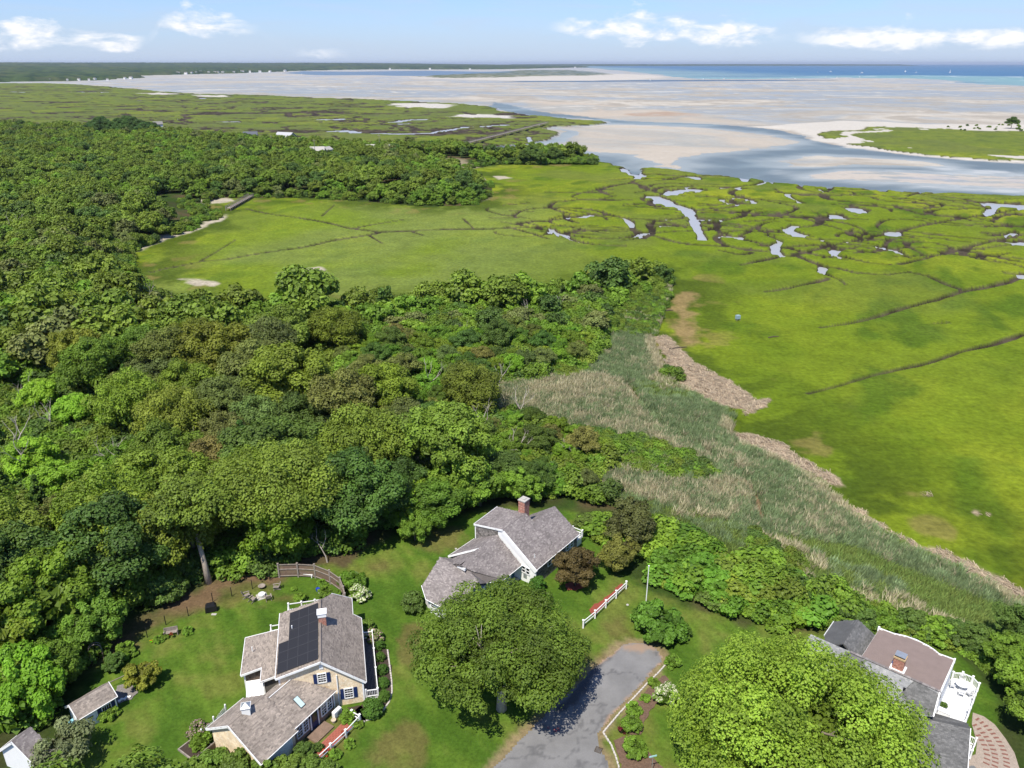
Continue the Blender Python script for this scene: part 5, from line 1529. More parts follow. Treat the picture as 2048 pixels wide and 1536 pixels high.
def railing(parent, pts, h=1.0, post=.13, rails=(.92, .12), bal=.14, mat=None, cap=True, skip=(), ground=None):
    """posts, rails and balusters between the points (given in the parent's space)"""
    mat = mat or M_WHITE; pm = None
    for i, p in enumerate(pts):
        if pm is None:
            m = MB().box(-post / 2, post / 2, -post / 2, post / 2, 0, h + .08)
            if cap: m.box(-post * .72, post * .72, -post * .72, post * .72, h + .08, h + .12)
            pm = m.mesh('post'); pm.materials.append(mat)
        link('post', pm, parent=parent, loc=p)
    bm = MB()
    for i in range(len(pts) - 1):
        if i in skip: continue
        a, b = Vector(pts[i]), Vector(pts[i + 1]); d = (b - a); L_ = d.length; dn = d.normalized()
        for r in rails:
            MB().bar(a + Vector((0, 0, h * r)) + dn * post / 2, b + Vector((0, 0, h * r)) - dn * post / 2, .075, .09).build('rail', mat, parent)
        if bal:
            k = max(1, int(L_ / bal))
            for j in range(1, k):
                q = a + d * j / k; bm.box(q.x - .02, q.x + .02, q.y - .02, q.y + .02, q.z + h * rails[-1], q.z + h * rails[0])
    if bal and bm.v: tag(bm.build('balusters', mat, parent), kind='stuff')


def boards(parent, poly, z, direc, mat, w=.14, t=.04, name='deck_boards'):
    """deck boards clipped to a polygon (parent's plan coordinates)"""
    P = np.array(poly, float); d = np.array(direc, float); d /= np.linalg.norm(d); nn = np.array([-d[1], d[0]])
    A = P @ d; B = P @ nn; m = MB(); y = B.min() + w / 2
    while y < B.max():
        xs = []
        for i in range(len(P)):
            a0, b0, a1, b1 = A[i], B[i], A[(i + 1) % len(P)], B[(i + 1) % len(P)]
            if (b0 - y) * (b1 - y) < 0: xs.append(a0 + (a1 - a0) * (y - b0) / (b1 - b0))
        xs.sort()
        for k in range(0, len(xs) - 1, 2):
            c = d * (xs[k] + xs[k + 1]) / 2 + nn * y
            m.cbox((c[0], c[1], z - Z0 - t / 2), (d[0], d[1], 0), (nn[0], nn[1], 0), xs[k + 1] - xs[k], w - .012, t)
        y += w
    return tag(m.build(name, mat, parent), kind='stuff')


def chimney(parent, u, v, w, d, z0, z1, capw=.0):
    p = (u, v)
    c = MB().box(u - w / 2, u + w / 2, v - d / 2, v + d / 2, z0 - Z0, z1 - Z0).build('chimney', M_BRICK, parent)
    return c


# ---- the ochre house with the solar panels
o1 = at(730, 1403, 3)
H1 = empty('ochre_house', (o1.x, o1.y, Z0), R(13), 'ochre shingled house with solar panels, navy shutters and an angled garage wing', 'house')
SL = .817; SLL = .277
zr = 9.27
def zR(u): return zr - SL * (u + 3.92)
def zL(u): return zr + SLL * (u + 3.92)
# main walls
gable = MB(); prof = [(-8.1, 3.0), (0, 3.0), (0, zR(0) - .16), (-3.92, zr - .16), (-8.1, zL(-8.1) - .16)]
P_ = [loc3((a, 0, b)) for a, b in prof] + [loc3((a, 9.4, b)) for a, b in prof]
gable.add(P_, [(0, 1, 2, 3, 4), (9, 8, 7, 6, 5)] + [(i, i + 5, (i + 1) % 5 + 5, (i + 1) % 5) for i in range(5)])
w1 = gable.build('wall', S_OCHRE, H1)
tabs('wall_shingles', [(-8.08, -.003, 3.05), (-.08, -.003, 3.05), (-.08, -.003, zR(0) - .2), (-3.92, -.003, zr - .24), (-8.08, -.003, zL(-8.1) - .2)], S_OCHRE, w1, .2, .26, .006, 3, up=(0, -1, 0))
body(H1, [(-2.9, 9.4), (-.9, 9.4), (-.9, 12.3), (-2.9, 12.3)], 3, 6.3, S_OCHRE)
roof(H1, [(-3.92, -.3, zr), (.3, -.3, zR(.3)), (.3, 9.75, zR(.3)), (-.6, 9.75, zR(-.6)), (-.6, 12.6, zR(-.6)), (-2.7, 11.7, zR(-2.7)), (-3.92, 9.6, zr)], S_TAUPE, trim=(0, 1, 2, 3, 4), seed=11)
roof(H1, [(-3.92, -.3, zr), (-3.92, 9.6, zr), (-8.35, 9.75, zL(-8.35)), (-8.35, -.3, zL(-8.35))], S_TAUPE, trim=(2, 3), seed=12, label='low pitched roof slope carrying the solar panels')
MB().box(-4.02, -3.82, -.3, 9.6, zr - Z0 + .02, zr - Z0 + .07).build('ridge_cap', S_TAUPE, H1)
mm = MB()
mm.box(-.14, .03, -.05, .10, 0, zR(0) - Z0 - .3); mm.box(-8.14, -7.97, -.05, .10, 0, zL(-8.1) - Z0 - .3)
mm.build('corner_board', M_WHITE, H1)
MB().box(-4.12, -3.74, -.07, -.02, 8.12 - Z0, 8.72 - Z0).build('gable_vent', M_WHITE, H1)
MB().box(-2.62, -2.52, -.14, -.04, 0, 4.1).build('downspout', M_WHITE, H1)
window(H1, (-1.52, -.02, 4.52), (1, 0), .95, 1.32, 3, 4, M_NAVY)
window(H1, (-3.98, -.02, 7.0), (1, 0), .92, 1.22, 3, 4, M_NAVY, label='upper gable window with navy shutters')
# solar panels: three full columns and a short one down the low slope
pn = None
nrm = Vector((-SLL, 0, 1)).normalized(); dn = Vector((-1, 0, -SLL)).normalized()
rowv = [(.15 + i * 1.475) for i in range(6)]
for ci in range(4):
    for i, v0 in enumerate(rowv):
        if ci == 3 and i > 2: continue
        c = Vector((-4.12, v0 + .73, zr - .0554 - Z0)) + dn * (.52 + ci * 1.06) + nrm * .12
        if pn is None:
            m = MB().cbox((0, 0, 0), dn, (0, 1, 0), 1.045, 1.455, .045, nrm); pn = m.mesh('solar_panel'); pn.materials.append(M_SOLAR)
            fm = MB()
            for s in (-1, 1):
                fm.cbox(dn * (s * .512) + nrm * .02, dn, (0, 1, 0), .02, 1.455, .02, nrm); fm.cbox(Vector((0, s * .718, 0)) + nrm * .02, dn, (0, 1, 0), 1.0, .02, .02, nrm)
            fm = fm.mesh('frame'); fm.materials.append(M_ALU)
        q = link('solar_panel', pn, parent=H1, loc=c); link('frame', fm, parent=q)
ch = MB().box(-4.05, -3.3, 5.6, 6.3, 8.4 - Z0, 10.0 - Z0).build('chimney', M_BRICK, H1)
MB().box(-4.12, -3.23, 5.53, 6.37, 10.0 - Z0, 10.42 - Z0).box(-4.18, -3.17, 5.47, 6.43, 10.42 - Z0, 10.5 - Z0).build('chimney_cap', M_WHITE, ch)
for u, v, zz in [(-6.9, 6.3, 8.4), (-11.3, 6.9, 5.9)]:
    MB().tube([(u, v, zz - Z0), (u, v, zz - Z0 + .55)], .06, 8).build('vent_pipe', M_WHITE, H1)
# lower left wing
def zE(u): return 5.45 + .27 * (u + 12.3)
roof(H1, [(-12.3, 3.95, zE(-12.3)), (-10.2, 3.95, zE(-10.2)), (-10.2, 1.9, zE(-10.2)), (-8.14, 1.9, zE(-8.14)), (-8.14, 9.0, zE(-8.14)), (-12.3, 9.75, zE(-12.3))], S_TAUPE, trim=(0, 1, 2, 4, 5), seed=13)
wb = body(H1, [(-12.0, 4.3), (-8.1, 4.3), (-8.1, 8.9), (-12.0, 9.4)], 3, 5.32, S_WEATH)
tabs('wall_shingles', [(-12.0, 4.297, 3.0), (-8.1, 4.297, 3.0), (-8.1, 4.297, 5.3), (-12.0, 4.297, 5.3)], S_WEATH, wb, .2, .24, .006, 5, up=(0, -1, 0))
body(H1, [(-9.9, 2.2), (-8.1, 2.2), (-8.1, 4.28), (-9.9, 4.28)], 3, 5.8, S_GREYW)
MB().box(-12.1, -11.93, 4.22, 4.36, 0, 2.25).box(-10.0, -9.85, 2.12, 2.28, 0, 2.6).build('corner_board', M_WHITE, H1)
MB().slab([loc3((-11.9, 2.2, 3.35)), (-9.95, 2.2, .35), loc3((-9.95, 4.2, 4.35)), loc3((-11.9, 4.2, 4.35))], .12).box(-11.9, -9.95, 2.22, 4.2, 0, .3).build('bulkhead_door', M_WHITE, H1)
# porch deck on the right, decks behind
MB().box(.05, 1.35, .1, 9.0, 0, .34).build('porch_base', M_WHITE, H1)
boards(H1, [(.03, .08), (1.38, .08), (1.38, 9.05), (.03, 9.05)], 3.42, (0, 1), M_GREYD, .15, name='porch_boards')
railing(H1, [(.15, .1, .42), (1.38, .05, .42), (1.38, 3.1, .42), (1.38, 6.1, .42), (1.38, 9.1, .42), (.35, 9.1, .42)], .95, .14, bal=.16)
MB().box(-7.9, -3.4, 9.6, 15.3, .0, .85).build('porch_base', M_WHITE, H1)
boards(H1, [(-7.95, 9.5), (-3.35, 9.5), (-3.35, 15.4), (-7.95, 15.4)], 3.95, (1, 0), M_WOODG, .15)
railing(H1, [(-8.0, 12.0, .95), (-8.0, 15.4, .95), (-6.5, 15.4, .95), (-4.95, 15.4, .95), (-3.4, 15.4, .95)], 1.0, .14, bal=0, rails=(.95, .15))
boards(H1, [(-9.8, 9.9), (-8.0, 9.9), (-8.0, 11.9), (-9.8, 11.9)], 3.9, (0, 1), M_WOODG, .15)
railing(H1, [(-9.8, 9.9, .9), (-9.8, 11.9, .9), (-8.0, 12.0, .9)], 1.0, .12, bal=0, rails=(.95, .3))
MB().lathe([(.22, 0), (.3, .3), (.27, .42), (.2, .38)], (-7.4, 14.7, .95), 10).build('flower_pot', M_BLACK, H1)

# ---- its angled wing: mud room and garage
WG = empty('wing_frame', (0, 0, 0), 0)
bpy.data.objects.remove(WG)
cw, sw = math.cos(R(58.7)), math.sin(R(58.7)); ci_, si_ = math.cos(R(13)), math.sin(R(13))


def wl(u, v, z):
    """wing coordinates to the ochre house's local plan"""
    x = -19.78 + cw * u - sw * v - o1.x; y = 57.67 + sw * u + cw * v - o1.y
    return (ci_ * x + si_ * y, -si_ * x + ci_ * y, z)


def wvec(a, b):
    x = cw * a - sw * b; y = sw * a + cw * b
    return (ci_ * x + si_ * y, -si_ * x + ci_ * y)


zs_ = .56
def zW(v): return 5.5 + zs_ * (v + .3)
# mud room
MB().add([loc3(wl(*p)) for p in [(-2.2, 0, 3), (3.28, 0, 3), (1.2, 3.1, 3), (-2.2, 3.1, 3), (-2.2, 0, 5.5), (3.28, 0, 5.5), (1.2, 3.1, 7.2), (-2.2, 3.1, 7.2)]],
         [(0, 3, 2, 1), (4, 5, 6, 7), (0, 1, 5, 4), (1, 2, 6, 5), (2, 3, 7, 6), (3, 0, 4, 7)]).build('wall', S_PINKW, H1)
roof(H1, [wl(-2.2, -.3, zW(-.3)), wl(3.42, -.3, zW(-.3)), wl(1.12, 3.08, zW(3.08)), wl(-2.2, 3.08, zW(3.08))], S_TAUPE, trim=(0, 2), seed=14)
roof(H1, [wl(-2.2, 3.08, zW(3.08)), wl(1.12, 3.08, zW(3.08)), wl(.2, 4.6, zW(3.08) - .9), wl(-2.2, 4.6, zW(3.08) - .9)], S_TAUPE, seed=15)
hx = wvec(1, 0)
for u, w_ in [(1.78, .8), (2.58, .74), (-1.48, .8), (-.68, .74)]:
    window(H1, wl(u, -.02, 4.38), hx, w_, 1.5, 2, 4)
dr = MB().cbox(Vector(loc3(wl(.48, -.05, 4.1))), (*hx, 0), (hx[1], -hx[0], 0), .86, .05, 1.95).build('door', M_NAVY, H1)
MB().cbox(Vector(loc3(wl(.48, -.085, 4.5))), (*hx, 0), (hx[1], -hx[0], 0), .62, .03, 1.0).build('pane', M_GLASS, dr)
m = MB()
for s in (-1, 1): m.cbox(Vector(loc3(wl(.48 + s * .5, -.05, 4.15))), (*hx, 0), (hx[1], -hx[0], 0), .13, .09, 2.15)
m.cbox(Vector(loc3(wl(.48, -.05, 5.18))), (*hx, 0), (hx[1], -hx[0], 0), .88, .088, .12)
m.cbox(Vector(loc3(wl(3.24, -.03, 4.25))), (*hx, 0), (hx[1], -hx[0], 0), .12, .1, 2.5)
m.build('door_frame', M_WHITE, H1)
for u in (-.18, 1.16): MB().lathe([(.05, 0), (.09, .05), (.09, .22), (.03, .3)], Vector(loc3(wl(u, -.12, 4.85))), 6).build('wall_lamp', M_BLACK, H1)
sk = MB().slab([loc3(wl(*p)) for p in [(-.46, .55, zW(.55) + .10), (.16, .55, zW(.55) + .10), (.16, 1.62, zW(1.62) + .10), (-.46, 1.62, zW(1.62) + .10)]], .10).build('skylight_frame', M_ALU, H1)
MB().slab([loc3(wl(*p)) for p in [(-.41, .6, zW(.6) + .115), (.11, .6, zW(.6) + .115), (.11, 1.57, zW(1.57) + .115), (-.41, 1.57, zW(1.57) + .115)]], .02).build('skylight', M_SKYL, sk)
# garage
zg = .64
def zG(v): return 5.25 + zg * (v + .55) if v <= 3.38 else 5.25 + zg * (3.93) - zg * (v - 3.38)
g0, g1, gr = -.15, 6.5, 3.38
m = MB(); prof = [(g0, 3.0), (g1, 3.0), (g1, zG(g1) - .14), (gr, zG(gr) - .14), (g0, zG(g0) - .14)]
P_ = [loc3(wl(-6.3, a, b)) for a, b in prof] + [loc3(wl(-2.2, a, b)) for a, b in prof]
m.add(P_, [(0, 1, 2, 3, 4), (9, 8, 7, 6, 5)] + [(i, i + 5, (i + 1) % 5 + 5, (i + 1) % 5) for i in range(5)])
wg = m.build('wall', S_OCHRE, H1)
e_ = wvec(-1, 0)
tabs('wall_shingles', [wl(-6.303, g0 + .1, 3.05), wl(-6.303, g1 - .1, 3.05), wl(-6.303, g1 - .1, zG(g1) - .2), wl(-6.303, gr, zG(gr) - .26), wl(-6.303, g0 + .1, zG(g0) - .2)], S_OCHRE, wg, .2, .26, .006, 6, up=(e_[0], e_[1], 0))
roof(H1, [wl(-6.6, -.55, zG(-.55)), wl(-2.1, -.55, zG(-.55)), wl(-2.1, gr, zG(gr)), wl(-6.6, gr, zG(gr))], S_TAUPE, trim=(0, 3), seed=16)
roof(H1, [wl(-6.6, gr, zG(gr)), wl(-2.1, gr, zG(gr)), wl(-2.1, 6.95, zG(6.95)), wl(-6.6, 6.95, zG(6.95))], S_TAUPE, trim=(2, 3), seed=17)
m = MB(); c = Vector(loc3(wl(-4.35, -.18, 4.1)))
for k in range(4): m.cbox(c + Vector((0, 0, -.84 + .56 * k)), (*hx, 0), (hx[1], -hx[0], 0), 3.1, .05, .535)
m.build('garage_door', M_WHITE, H1)
m = MB()
for s in (-1, 1): m.cbox(c + Vector((hx[0], hx[1], 0)) * (s * 1.65), (*hx, 0), (hx[1], -hx[0], 0), .18, .08, 2.3)
m.cbox(c + Vector((0, 0, 1.18)), (*hx, 0), (hx[1], -hx[0], 0), 3.3, .078, .14)
m.build('garage_door_frame', M_WHITE, H1)
cu = MB(); cc = Vector(wl(-4.45, gr, 0)); cz = zG(gr) - Z0
cu.box(cc.x - .38, cc.x + .38, cc.y - .38, cc.y + .38, cz - .3, cz + .55).box(cc.x - .45, cc.x + .45, cc.y - .45, cc.y + .45, cz + .55, cz + .63)
cp = cu.build('cupola', M_WHITE, H1)
MB().add([(cc.x - .42, cc.y - .42, cz + .63), (cc.x + .42, cc.y - .42, cz + .63), (cc.x + .42, cc.y + .42, cz + .63), (cc.x - .42, cc.y + .42, cz + .63), (cc.x, cc.y, cz + .95)], [(0, 3, 2, 1), (0, 1, 4), (1, 2, 4), (2, 3, 4), (3, 0, 4)]).build('cupola_roof', M_METAL, cp)
window(H1, wl(-6.32, 2.6, 4.6), wvec(0, -1), .6, .8, 2, 2, label='small window low in the garage gable')
# landing and steps at the door

st = empty('door_landing', (-19.78, 57.67, 3.0), R(58.7), 'brown timber landing with a step before the navy door', 'landing')
for k in range(9): MB().box(-.9, 1.5, -.22 - .15 * k - .13, -.22 - .15 * k, .14, .18).build('board', M_WOODB, st)
MB().box(-.9, 1.5, -1.55, -.2, 0, .14).build('base', M_WOODB, st)
dm = MB().lathe([(.42, 0), (.42, .02)], (0, 0, 0), 14).build('door_mat', M_BARKD, loc=at(590 + 380 / 12.05, 1457, 3.2)); tag(dm, 'dark half round mat before the navy door', 'mat')

# ---- the grey brown house in the middle
H2 = empty('shingled_house', (2.93, 80.69, Z0), R(53), 'long grey brown shingled house with a white gable and tall brick chimney', 'house')
def z2(v): return 5.7 + .72 * v
zrf = z2(5.1); zrb = z2(3.84)
m = MB(); prof = [(0, 3.0), (9.6, 3.0), (9.6, 8.3), (5.1, zrf - .16), (0, 5.5)]
P_ = [loc3((.0, a, b)) for a, b in prof] + [loc3((5.0, a, b)) for a, b in prof]
m.add(P_, [(0, 1, 2, 3, 4), (9, 8, 7, 6, 5)] + [(i, i + 5, (i + 1) % 5 + 5, (i + 1) % 5) for i in range(5)])
m.build('wall', M_WHITE, H2, None)
m = MB(); prof = [(0, 3.0), (7.7, 3.0), (7.7, 5.5), (3.84, zrb - .16), (0, 5.5)]
P_ = [loc3((5.0, a, b)) for a, b in prof] + [loc3((9.6, a, b)) for a, b in prof]
m.add(P_, [(0, 1, 2, 3, 4), (9, 8, 7, 6, 5)] + [(i, i + 5, (i + 1) % 5 + 5, (i + 1) % 5) for i in range(5)])
m.build('wall', S_GREYW, H2)
w2 = MB().box(.02, 9.6, -.04, -.002, 0, 2.5).build('wall', S_GREYW, H2)
tabs('wall_shingles', [(.06, -.043, 3.0), (9.6, -.043, 3.0), (9.6, -.043, 5.5), (.06, -.043, 5.5)], S_GREYW, w2, .2, .25, .006, 8, up=(0, -1, 0))
w3 = MB().add([loc3(p) for p in [(-.03, 5.9, 6.6), (-.03, 9.6, 6.2), (-.03, 9.6, 8.3), (-.03, 5.9, 8.9)]], [(0, 1, 2, 3)]).build('wall', S_GREYW, H2, None)
w3['label'] = 'weathered shingle cheek of the raised left roof'
tabs('wall_shingles', [(-.033, 6.0, 6.5), (-.033, 9.5, 6.0), (-.033, 9.5, 8.25), (-.033, 6.0, 8.85)], S_GREYW, w3, .2, .25, .006, 9, up=(-1, 0, 0))
roof(H2, [(-.1, -.2, z2(-.2)), (9.95, -.2, z2(-.2)), (9.9, 3.84, zrb), (5.02, 3.84, zrb), (4.9, 5.1, zrf), (-.1, 5.1, zrf)], S_GREY, trim=(0,), seed=21, row=.15, wid=.28)
roof(H2, [(4.98, 3.84, zrb - .004), (9.9, 3.84, zrb - .004), (9.9, 7.9, zrb - 2.9), (4.98, 7.9, zrb - 2.9)], S_GREY, seed=22, row=.15, wid=.28)
roof(H2, [(-.1, 5.1, zrf - .004), (4.9, 5.1, zrf - .004), (5.1, 10.0, 8.45), (-.1, 9.8, 8.45)], S_GREY, trim=(2, 3), seed=23, row=.15, wid=.28, label='low pitched raised roof on the left')
m = MB(); m.cbox(Vector(loc3((-.12, 2.45, z2(2.45) - .28))), Vector((0, 1, .72)).normalized(), (1, 0, 0), 6.5, .10, .62, Vector((0, -.72, 1)).normalized()); m.build('rake_board', M_WHITE, H2)
MB().box(-.05, .12, -.09, .08, 0, 2.45).box(-.06, .06, 9.55, 9.7, 3.2, 5.2).build('corner_board', M_WHITE, H2)
c2 = MB().box(4.75, 5.85, 5.2, 6.2, 5.0, 8.0).build('chimney', M_BRICK, H2)
MB().box(4.68, 5.92, 5.13, 6.27, 8.0, 8.12).box(5.05, 5.55, 5.45, 5.95, 8.12, 8.22).build('chimney_cap', M_CONC, c2)
MB().tube([(1.0, .9, z2(.9) - Z0), (1.0, .9, z2(.9) - Z0 + .6), (1.12, .85, z2(.9) - Z0 + .02)], .05, 6).build('vent_pipe', M_WHITE, H2)
window(H2, (-.02, 1.78, 4.85), (0, -1), .62, 1.05, 1, 1); window(H2, (-.02, 1.12, 4.80), (0, -1), .62, 1.05, 1, 1)
for u in (3.0, 3.85): window(H2, (u, -.06, 4.9), (1, 0), .8, 1.0, 1, 1)
for u in (7.2, 8.2): window(H2, (u, -.06, 4.9), (1, 0), .8, 1.0, 1, 1)
# crest disc under the gable windows
MB().cbox(Vector(loc3((-.05, 1.55, 3.95))), (0, 1, 0), (1, 0, 0), .5, .04, .7).build('wall_plaque', M_METAL, H2)
# connecting wing
def z3(v): return 5.35 + .77 * (v - 2.05)
zk = z3(5.95)
MB().add([loc3(p) for p in [(-4.2, 3.3, 3), (0, 3.3, 3), (0, 9.4, 3), (-4.4, 9.4, 3), (-4.2, 6, 3), (-4.2, 3.3, 5.8), (0, 3.3, 5.8), (0, 9.4, 5.8), (-4.4, 9.4, 5.6), (-4.2, 6, 5.8)]],
         [(4, 3, 2, 1, 0), (5, 6, 7, 8, 9), (0, 1, 6, 5), (1, 2, 7, 6), (2, 3, 8, 7), (3, 4, 9, 8), (4, 0, 5, 9)]).build('wall', M_TEAL, H2)
roof(H2, [(-3.9, 2.05, z3(2.05)), (-.14, 2.05, z3(2.05)), (-.14, 5.95, zk), (-4.6, 5.95, zk), (-7.6, 5.6, z3(5.6)), (-6.9, 4.6, z3(4.6))], S_GREY, trim=(0,), seed=24, row=.15, wid=.28)
roof(H2, [(-.14, 5.95, zk - .004), (-.14, 9.8, 6.2), (-4.95, 10.1, 6.05), (-3.9, 5.95, zk - .004)], S_GREY, trim=(1, 2), seed=25, row=.15, wid=.28)
roof(H2, [(-3.9, 5.9, z3(5.6)), (-4.2, 8.6, 6.35), (-6.6, 9.4, 6.1), (-7.6, 5.6, z3(5.6) - .05)], S_GREY, seed=26, row=.15, wid=.28, label='small pale valley roof beside the notch')
w4 = MB().add([loc3(p) for p in [(-3.95, 6.2, 7.3), (-4.8, 9.8, 5.3), (-4.8, 9.8, 6.0), (-3.95, 6.2, 7.95)]], [(0, 1, 2, 3)]).build('notch_wall', S_GREYW, H2)
MB().slab([loc3(p) for p in [(-7.6, 5.1, 7.75), (-6.7, 5.3, 7.7), (-7.3, 6.6, 7.5)]], .3).build('saddle_flashing', M_WHITE, H2)
# garage end
def zq(u): return 7.25 - .45 * (-7.0 - u)
Gp = [(-7.0, 9.6, zq(-7.0)), (-10.9, 9.15, zq(-10.9)), (-12.05, 7.4, zq(-12.05)), (-12.05, 3.0, zq(-12.05)), (-7.6, 2.9, zq(-7.6)), (-7.0, 4.8, zq(-7.0))]
roof(H2, Gp, S_GREY, trim=(1, 2), seed=27, row=.15, wid=.28)
roof(H2, [(-7.0, 4.8, 7.246), (-7.6, 2.9, 6.6), (-5.7, 3.2, 5.45), (-3.9, 2.1, 5.33)], S_GREY, trim=(2,), seed=28, row=.15, wid=.28)
roof(H2, [(-7.0, 9.6, 7.246), (-7.0, 4.8, 7.246), (-3.9, 2.15, 5.4), (-4.0, 7.8, 5.5), (-5.0, 9.3, 6.0)], S_GREY, seed=29, row=.15, wid=.28)
body(H2, [(-11.7, 7.2), (-11.7, 3.4), (-7.6, 3.3), (-5.6, 3.5), (-4.1, 2.4), (-4.1, 8.5), (-7.0, 9.2), (-10.7, 8.9)], 3, 4.95, M_WHITE)
MB().add([loc3(p) for p in [(-5.65, 3.42, 3), (-4.05, 2.28, 3), (-4.05, 2.28, 5.25), (-5.65, 3.42, 5.3)]], [(0, 1, 2, 3)]).build('wall', M_TEAL, H2)
window(H2, (-11.72, 6.6, 4.3), (0, -1), .75, .8, 1, 1)
# entry recess
MB().box(-3.7, -.05, 2.4, 3.25, 0, .12).build('step', M_CONC, H2)
MB().cbox(Vector(loc3((-1.2, 3.27, 4.1))), (1, 0, 0), (0, 1, 0), .9, .05, 2.0).build('door', M_WHITE, H2)
# little deck at the far right corner
boards(H2, [(9.7, .3), (11.6, .3), (11.6, 3.4), (9.7, 3.4)], 4.05, (0, 1), M_WHITEC)
MB().box(9.8, 11.5, .4, 3.3, 0, 1.0).build('deck_base', M_WHITE, H2)
railing(H2, [(9.8, .35, 1.05), (11.6, .35, 1.05), (11.6, 1.9, 1.05), (11.6, 3.4, 1.05)], 1.0, .14, rails=(.95, .55, .15), bal=0)

scr = MB().cbox(Vector(loc3((-1.4, 11.3, 3.8))), (1, 0, 0), (0, 1, 0), 1.6, .06, 1.6).build('lattice_screen', M_WOODG, H2)

# ---- the slate roofed house on the right
H3 = empty('grey_roofed_house', (41.37, 57.79, Z0), R(-40), 'low house with slate roofs, a brown flat roof and white deck', 'house')
body(H3, [(-12.0, -6.5), (.0, -6.5), (0, 5.2), (-7.2, 5.2), (-7.4, 1), (-12.0, 1)], 3, 4.6, M_WHITE)
def z5(v): return 8.0 + .72 * v
roof(H3, [(-12.6, 0, 8.0), (-12.6, -5.2, z5(-5.2)), (-2.9, -5.2, z5(-5.2)), (-1.4, -2.6, z5(-2.6)), (.12, -2.1, z5(-2.1)), (.12, 0, 8.0)], S_LIGHT, seed=31, row=.16, wid=.32, label='pale grey main slope')
roof(H3, [(-2.35, -.1, z5(-.1) + .05), (-3.1, -1.6, z5(-1.6) + .05), (-1.45, -2.5, z5(-2.5) + .05), (.1, -2.05, z5(-2.05) + .05), (.1, -.3, z5(-.3) + .05)], S_DARK, t=.05, seed=32, row=.16, wid=.32, label='darker patch of shingles at the right end')
roof(H3, [(-8.9, -.15, z5(-.15) + .05), (-8.9, -3.2, z5(-3.2) + .05), (-6.6, -.9, z5(-.9) + .05), (-7.2, -.15, z5(-.15) + .05)], S_DARK, t=.05, seed=33, row=.16, wid=.32, label='darker patch of shingles at the left end')
body(H3, [(-7.3, .1), (-.05, .1), (-.05, 5.3), (-1.4, 5.2), (-2.6, 5.8), (-4.8, 5.85), (-7.2, 5.4)], 4.6, 7.85, M_WHITE)
brp = [(-7.4, .12), (0, .12), (0.02, 5.62), (-1.41, 5.5), (-2.0, 5.85), (-2.6, 6.06), (-3.8, 6.25), (-4.84, 6.13), (-5.9, 5.75), (-6.6, 5.7), (-7.3, 5.66)]
fr_ = MB().slab([loc3((x, y, 7.93)) for x, y in brp], .12).build('flat_roof', M_WHITE, H3)
boards(fr_, [(x * .992 - .03, y * .985) for x, y in brp], 8.0, (1, 0), M_BROWNR, .15, .06, 'roof_boards')
m = MB()
for i in range(1, len(brp) - 1):
    a, b = brp[i], brp[i + 1]; m.bar((a[0], a[1], 4.98), (b[0], b[1], 4.98), .10, .16)
m.box(-7.45, -7.25, 5.6, 5.8, 4.6, 5.15).box(-.05, .1, 5.55, 5.7, 4.6, 5.15); m.build('edge_board', M_WHITE, H3)
tabs('ridge_shingles', [(-8.5, -.18, 8.02), (.15, -.18, 8.02), (.15, .12, 8.03), (-8.5, .12, 8.03)], S_GREY, H3, .3, .28, .03, 34)
c3 = MB().box(-4.55, -3.55, .22, 1.05, 5.0, 6.35).build('chimney', M_BRICK, H3)
MB().box(-4.75, -3.35, .08, 1.2, 4.98, 5.12).build('curb', M_WHITE, c3)
MB().box(-4.6, -3.5, .17, 1.1, 6.35, 6.52).build('brick_course', plain('buff brick', (.50, .36, .20), .9, .2, 5), c3)
MB().box(-4.4, -3.7, .32, .95, 6.52, 6.70).build('flue', M_BLACK, c3)
MB().box(-4.55, -3.55, .2, 1.07, 6.70, 6.76).build('chimney_cap', M_METAL, c3)
MB().tube([(-2.9, -1.2, z5(-1.2) - Z0 - .05), (-2.9, -1.2, z5(-1.2) - Z0 + .4), (-2.75, -1.3, z5(-1.2) - Z0 + .45)], .07, 7).build('vent_pipe', M_BLACK, H3)
# gabled roof behind on the left
MB().add([loc3(p) for p in [(-11.3, 1.2, 3), (-7.8, 1.2, 3), (-7.8, 5.0, 3), (-11.3, 5.0, 3), (-11.3, 1.2, 6.8), (-7.8, 1.2, 6.8), (-7.8, 5.0, 6.8), (-11.3, 5.0, 6.8)]], [(0, 3, 2, 1), (4, 5, 6, 7), (0, 1, 5, 4), (1, 2, 6, 5), (2, 3, 7, 6), (3, 0, 4, 7)]).build('wall', M_WHITE, H3)
MB().add([loc3(p) for p in [(-11.3, 4.98, 6.8), (-7.8, 4.98, 6.8), (-9.4, 4.98, 8.2)]], [(0, 1, 2), (2, 1, 0)]).build('gable', M_WHITE, H3)
roof(H3, [(-9.4, 5.25, 8.3), (-9.4, .4, 8.3), (-11.0, .0, 7.25), (-11.75, 2.2, 6.9), (-11.75, 5.1, 6.9)], S_DARK, trim=(3,), seed=35, row=.16, wid=.32)
roof(H3, [(-9.4, 5.25, 8.296), (-9.4, .4, 8.296), (-7.6, .3, 7.0), (-7.55, 5.6, 6.95)], S_DARK, seed=36, row=.16, wid=.32)
roof(H3, [(-11.4, .6, 7.0), (-8.6, .05, 8.04), (-9.6, -.0, 7.9), (-12.2, -.0, 7.6), (-12.4, 1.4, 6.7)], S_LIGHT, seed=37, row=.16, wid=.32)
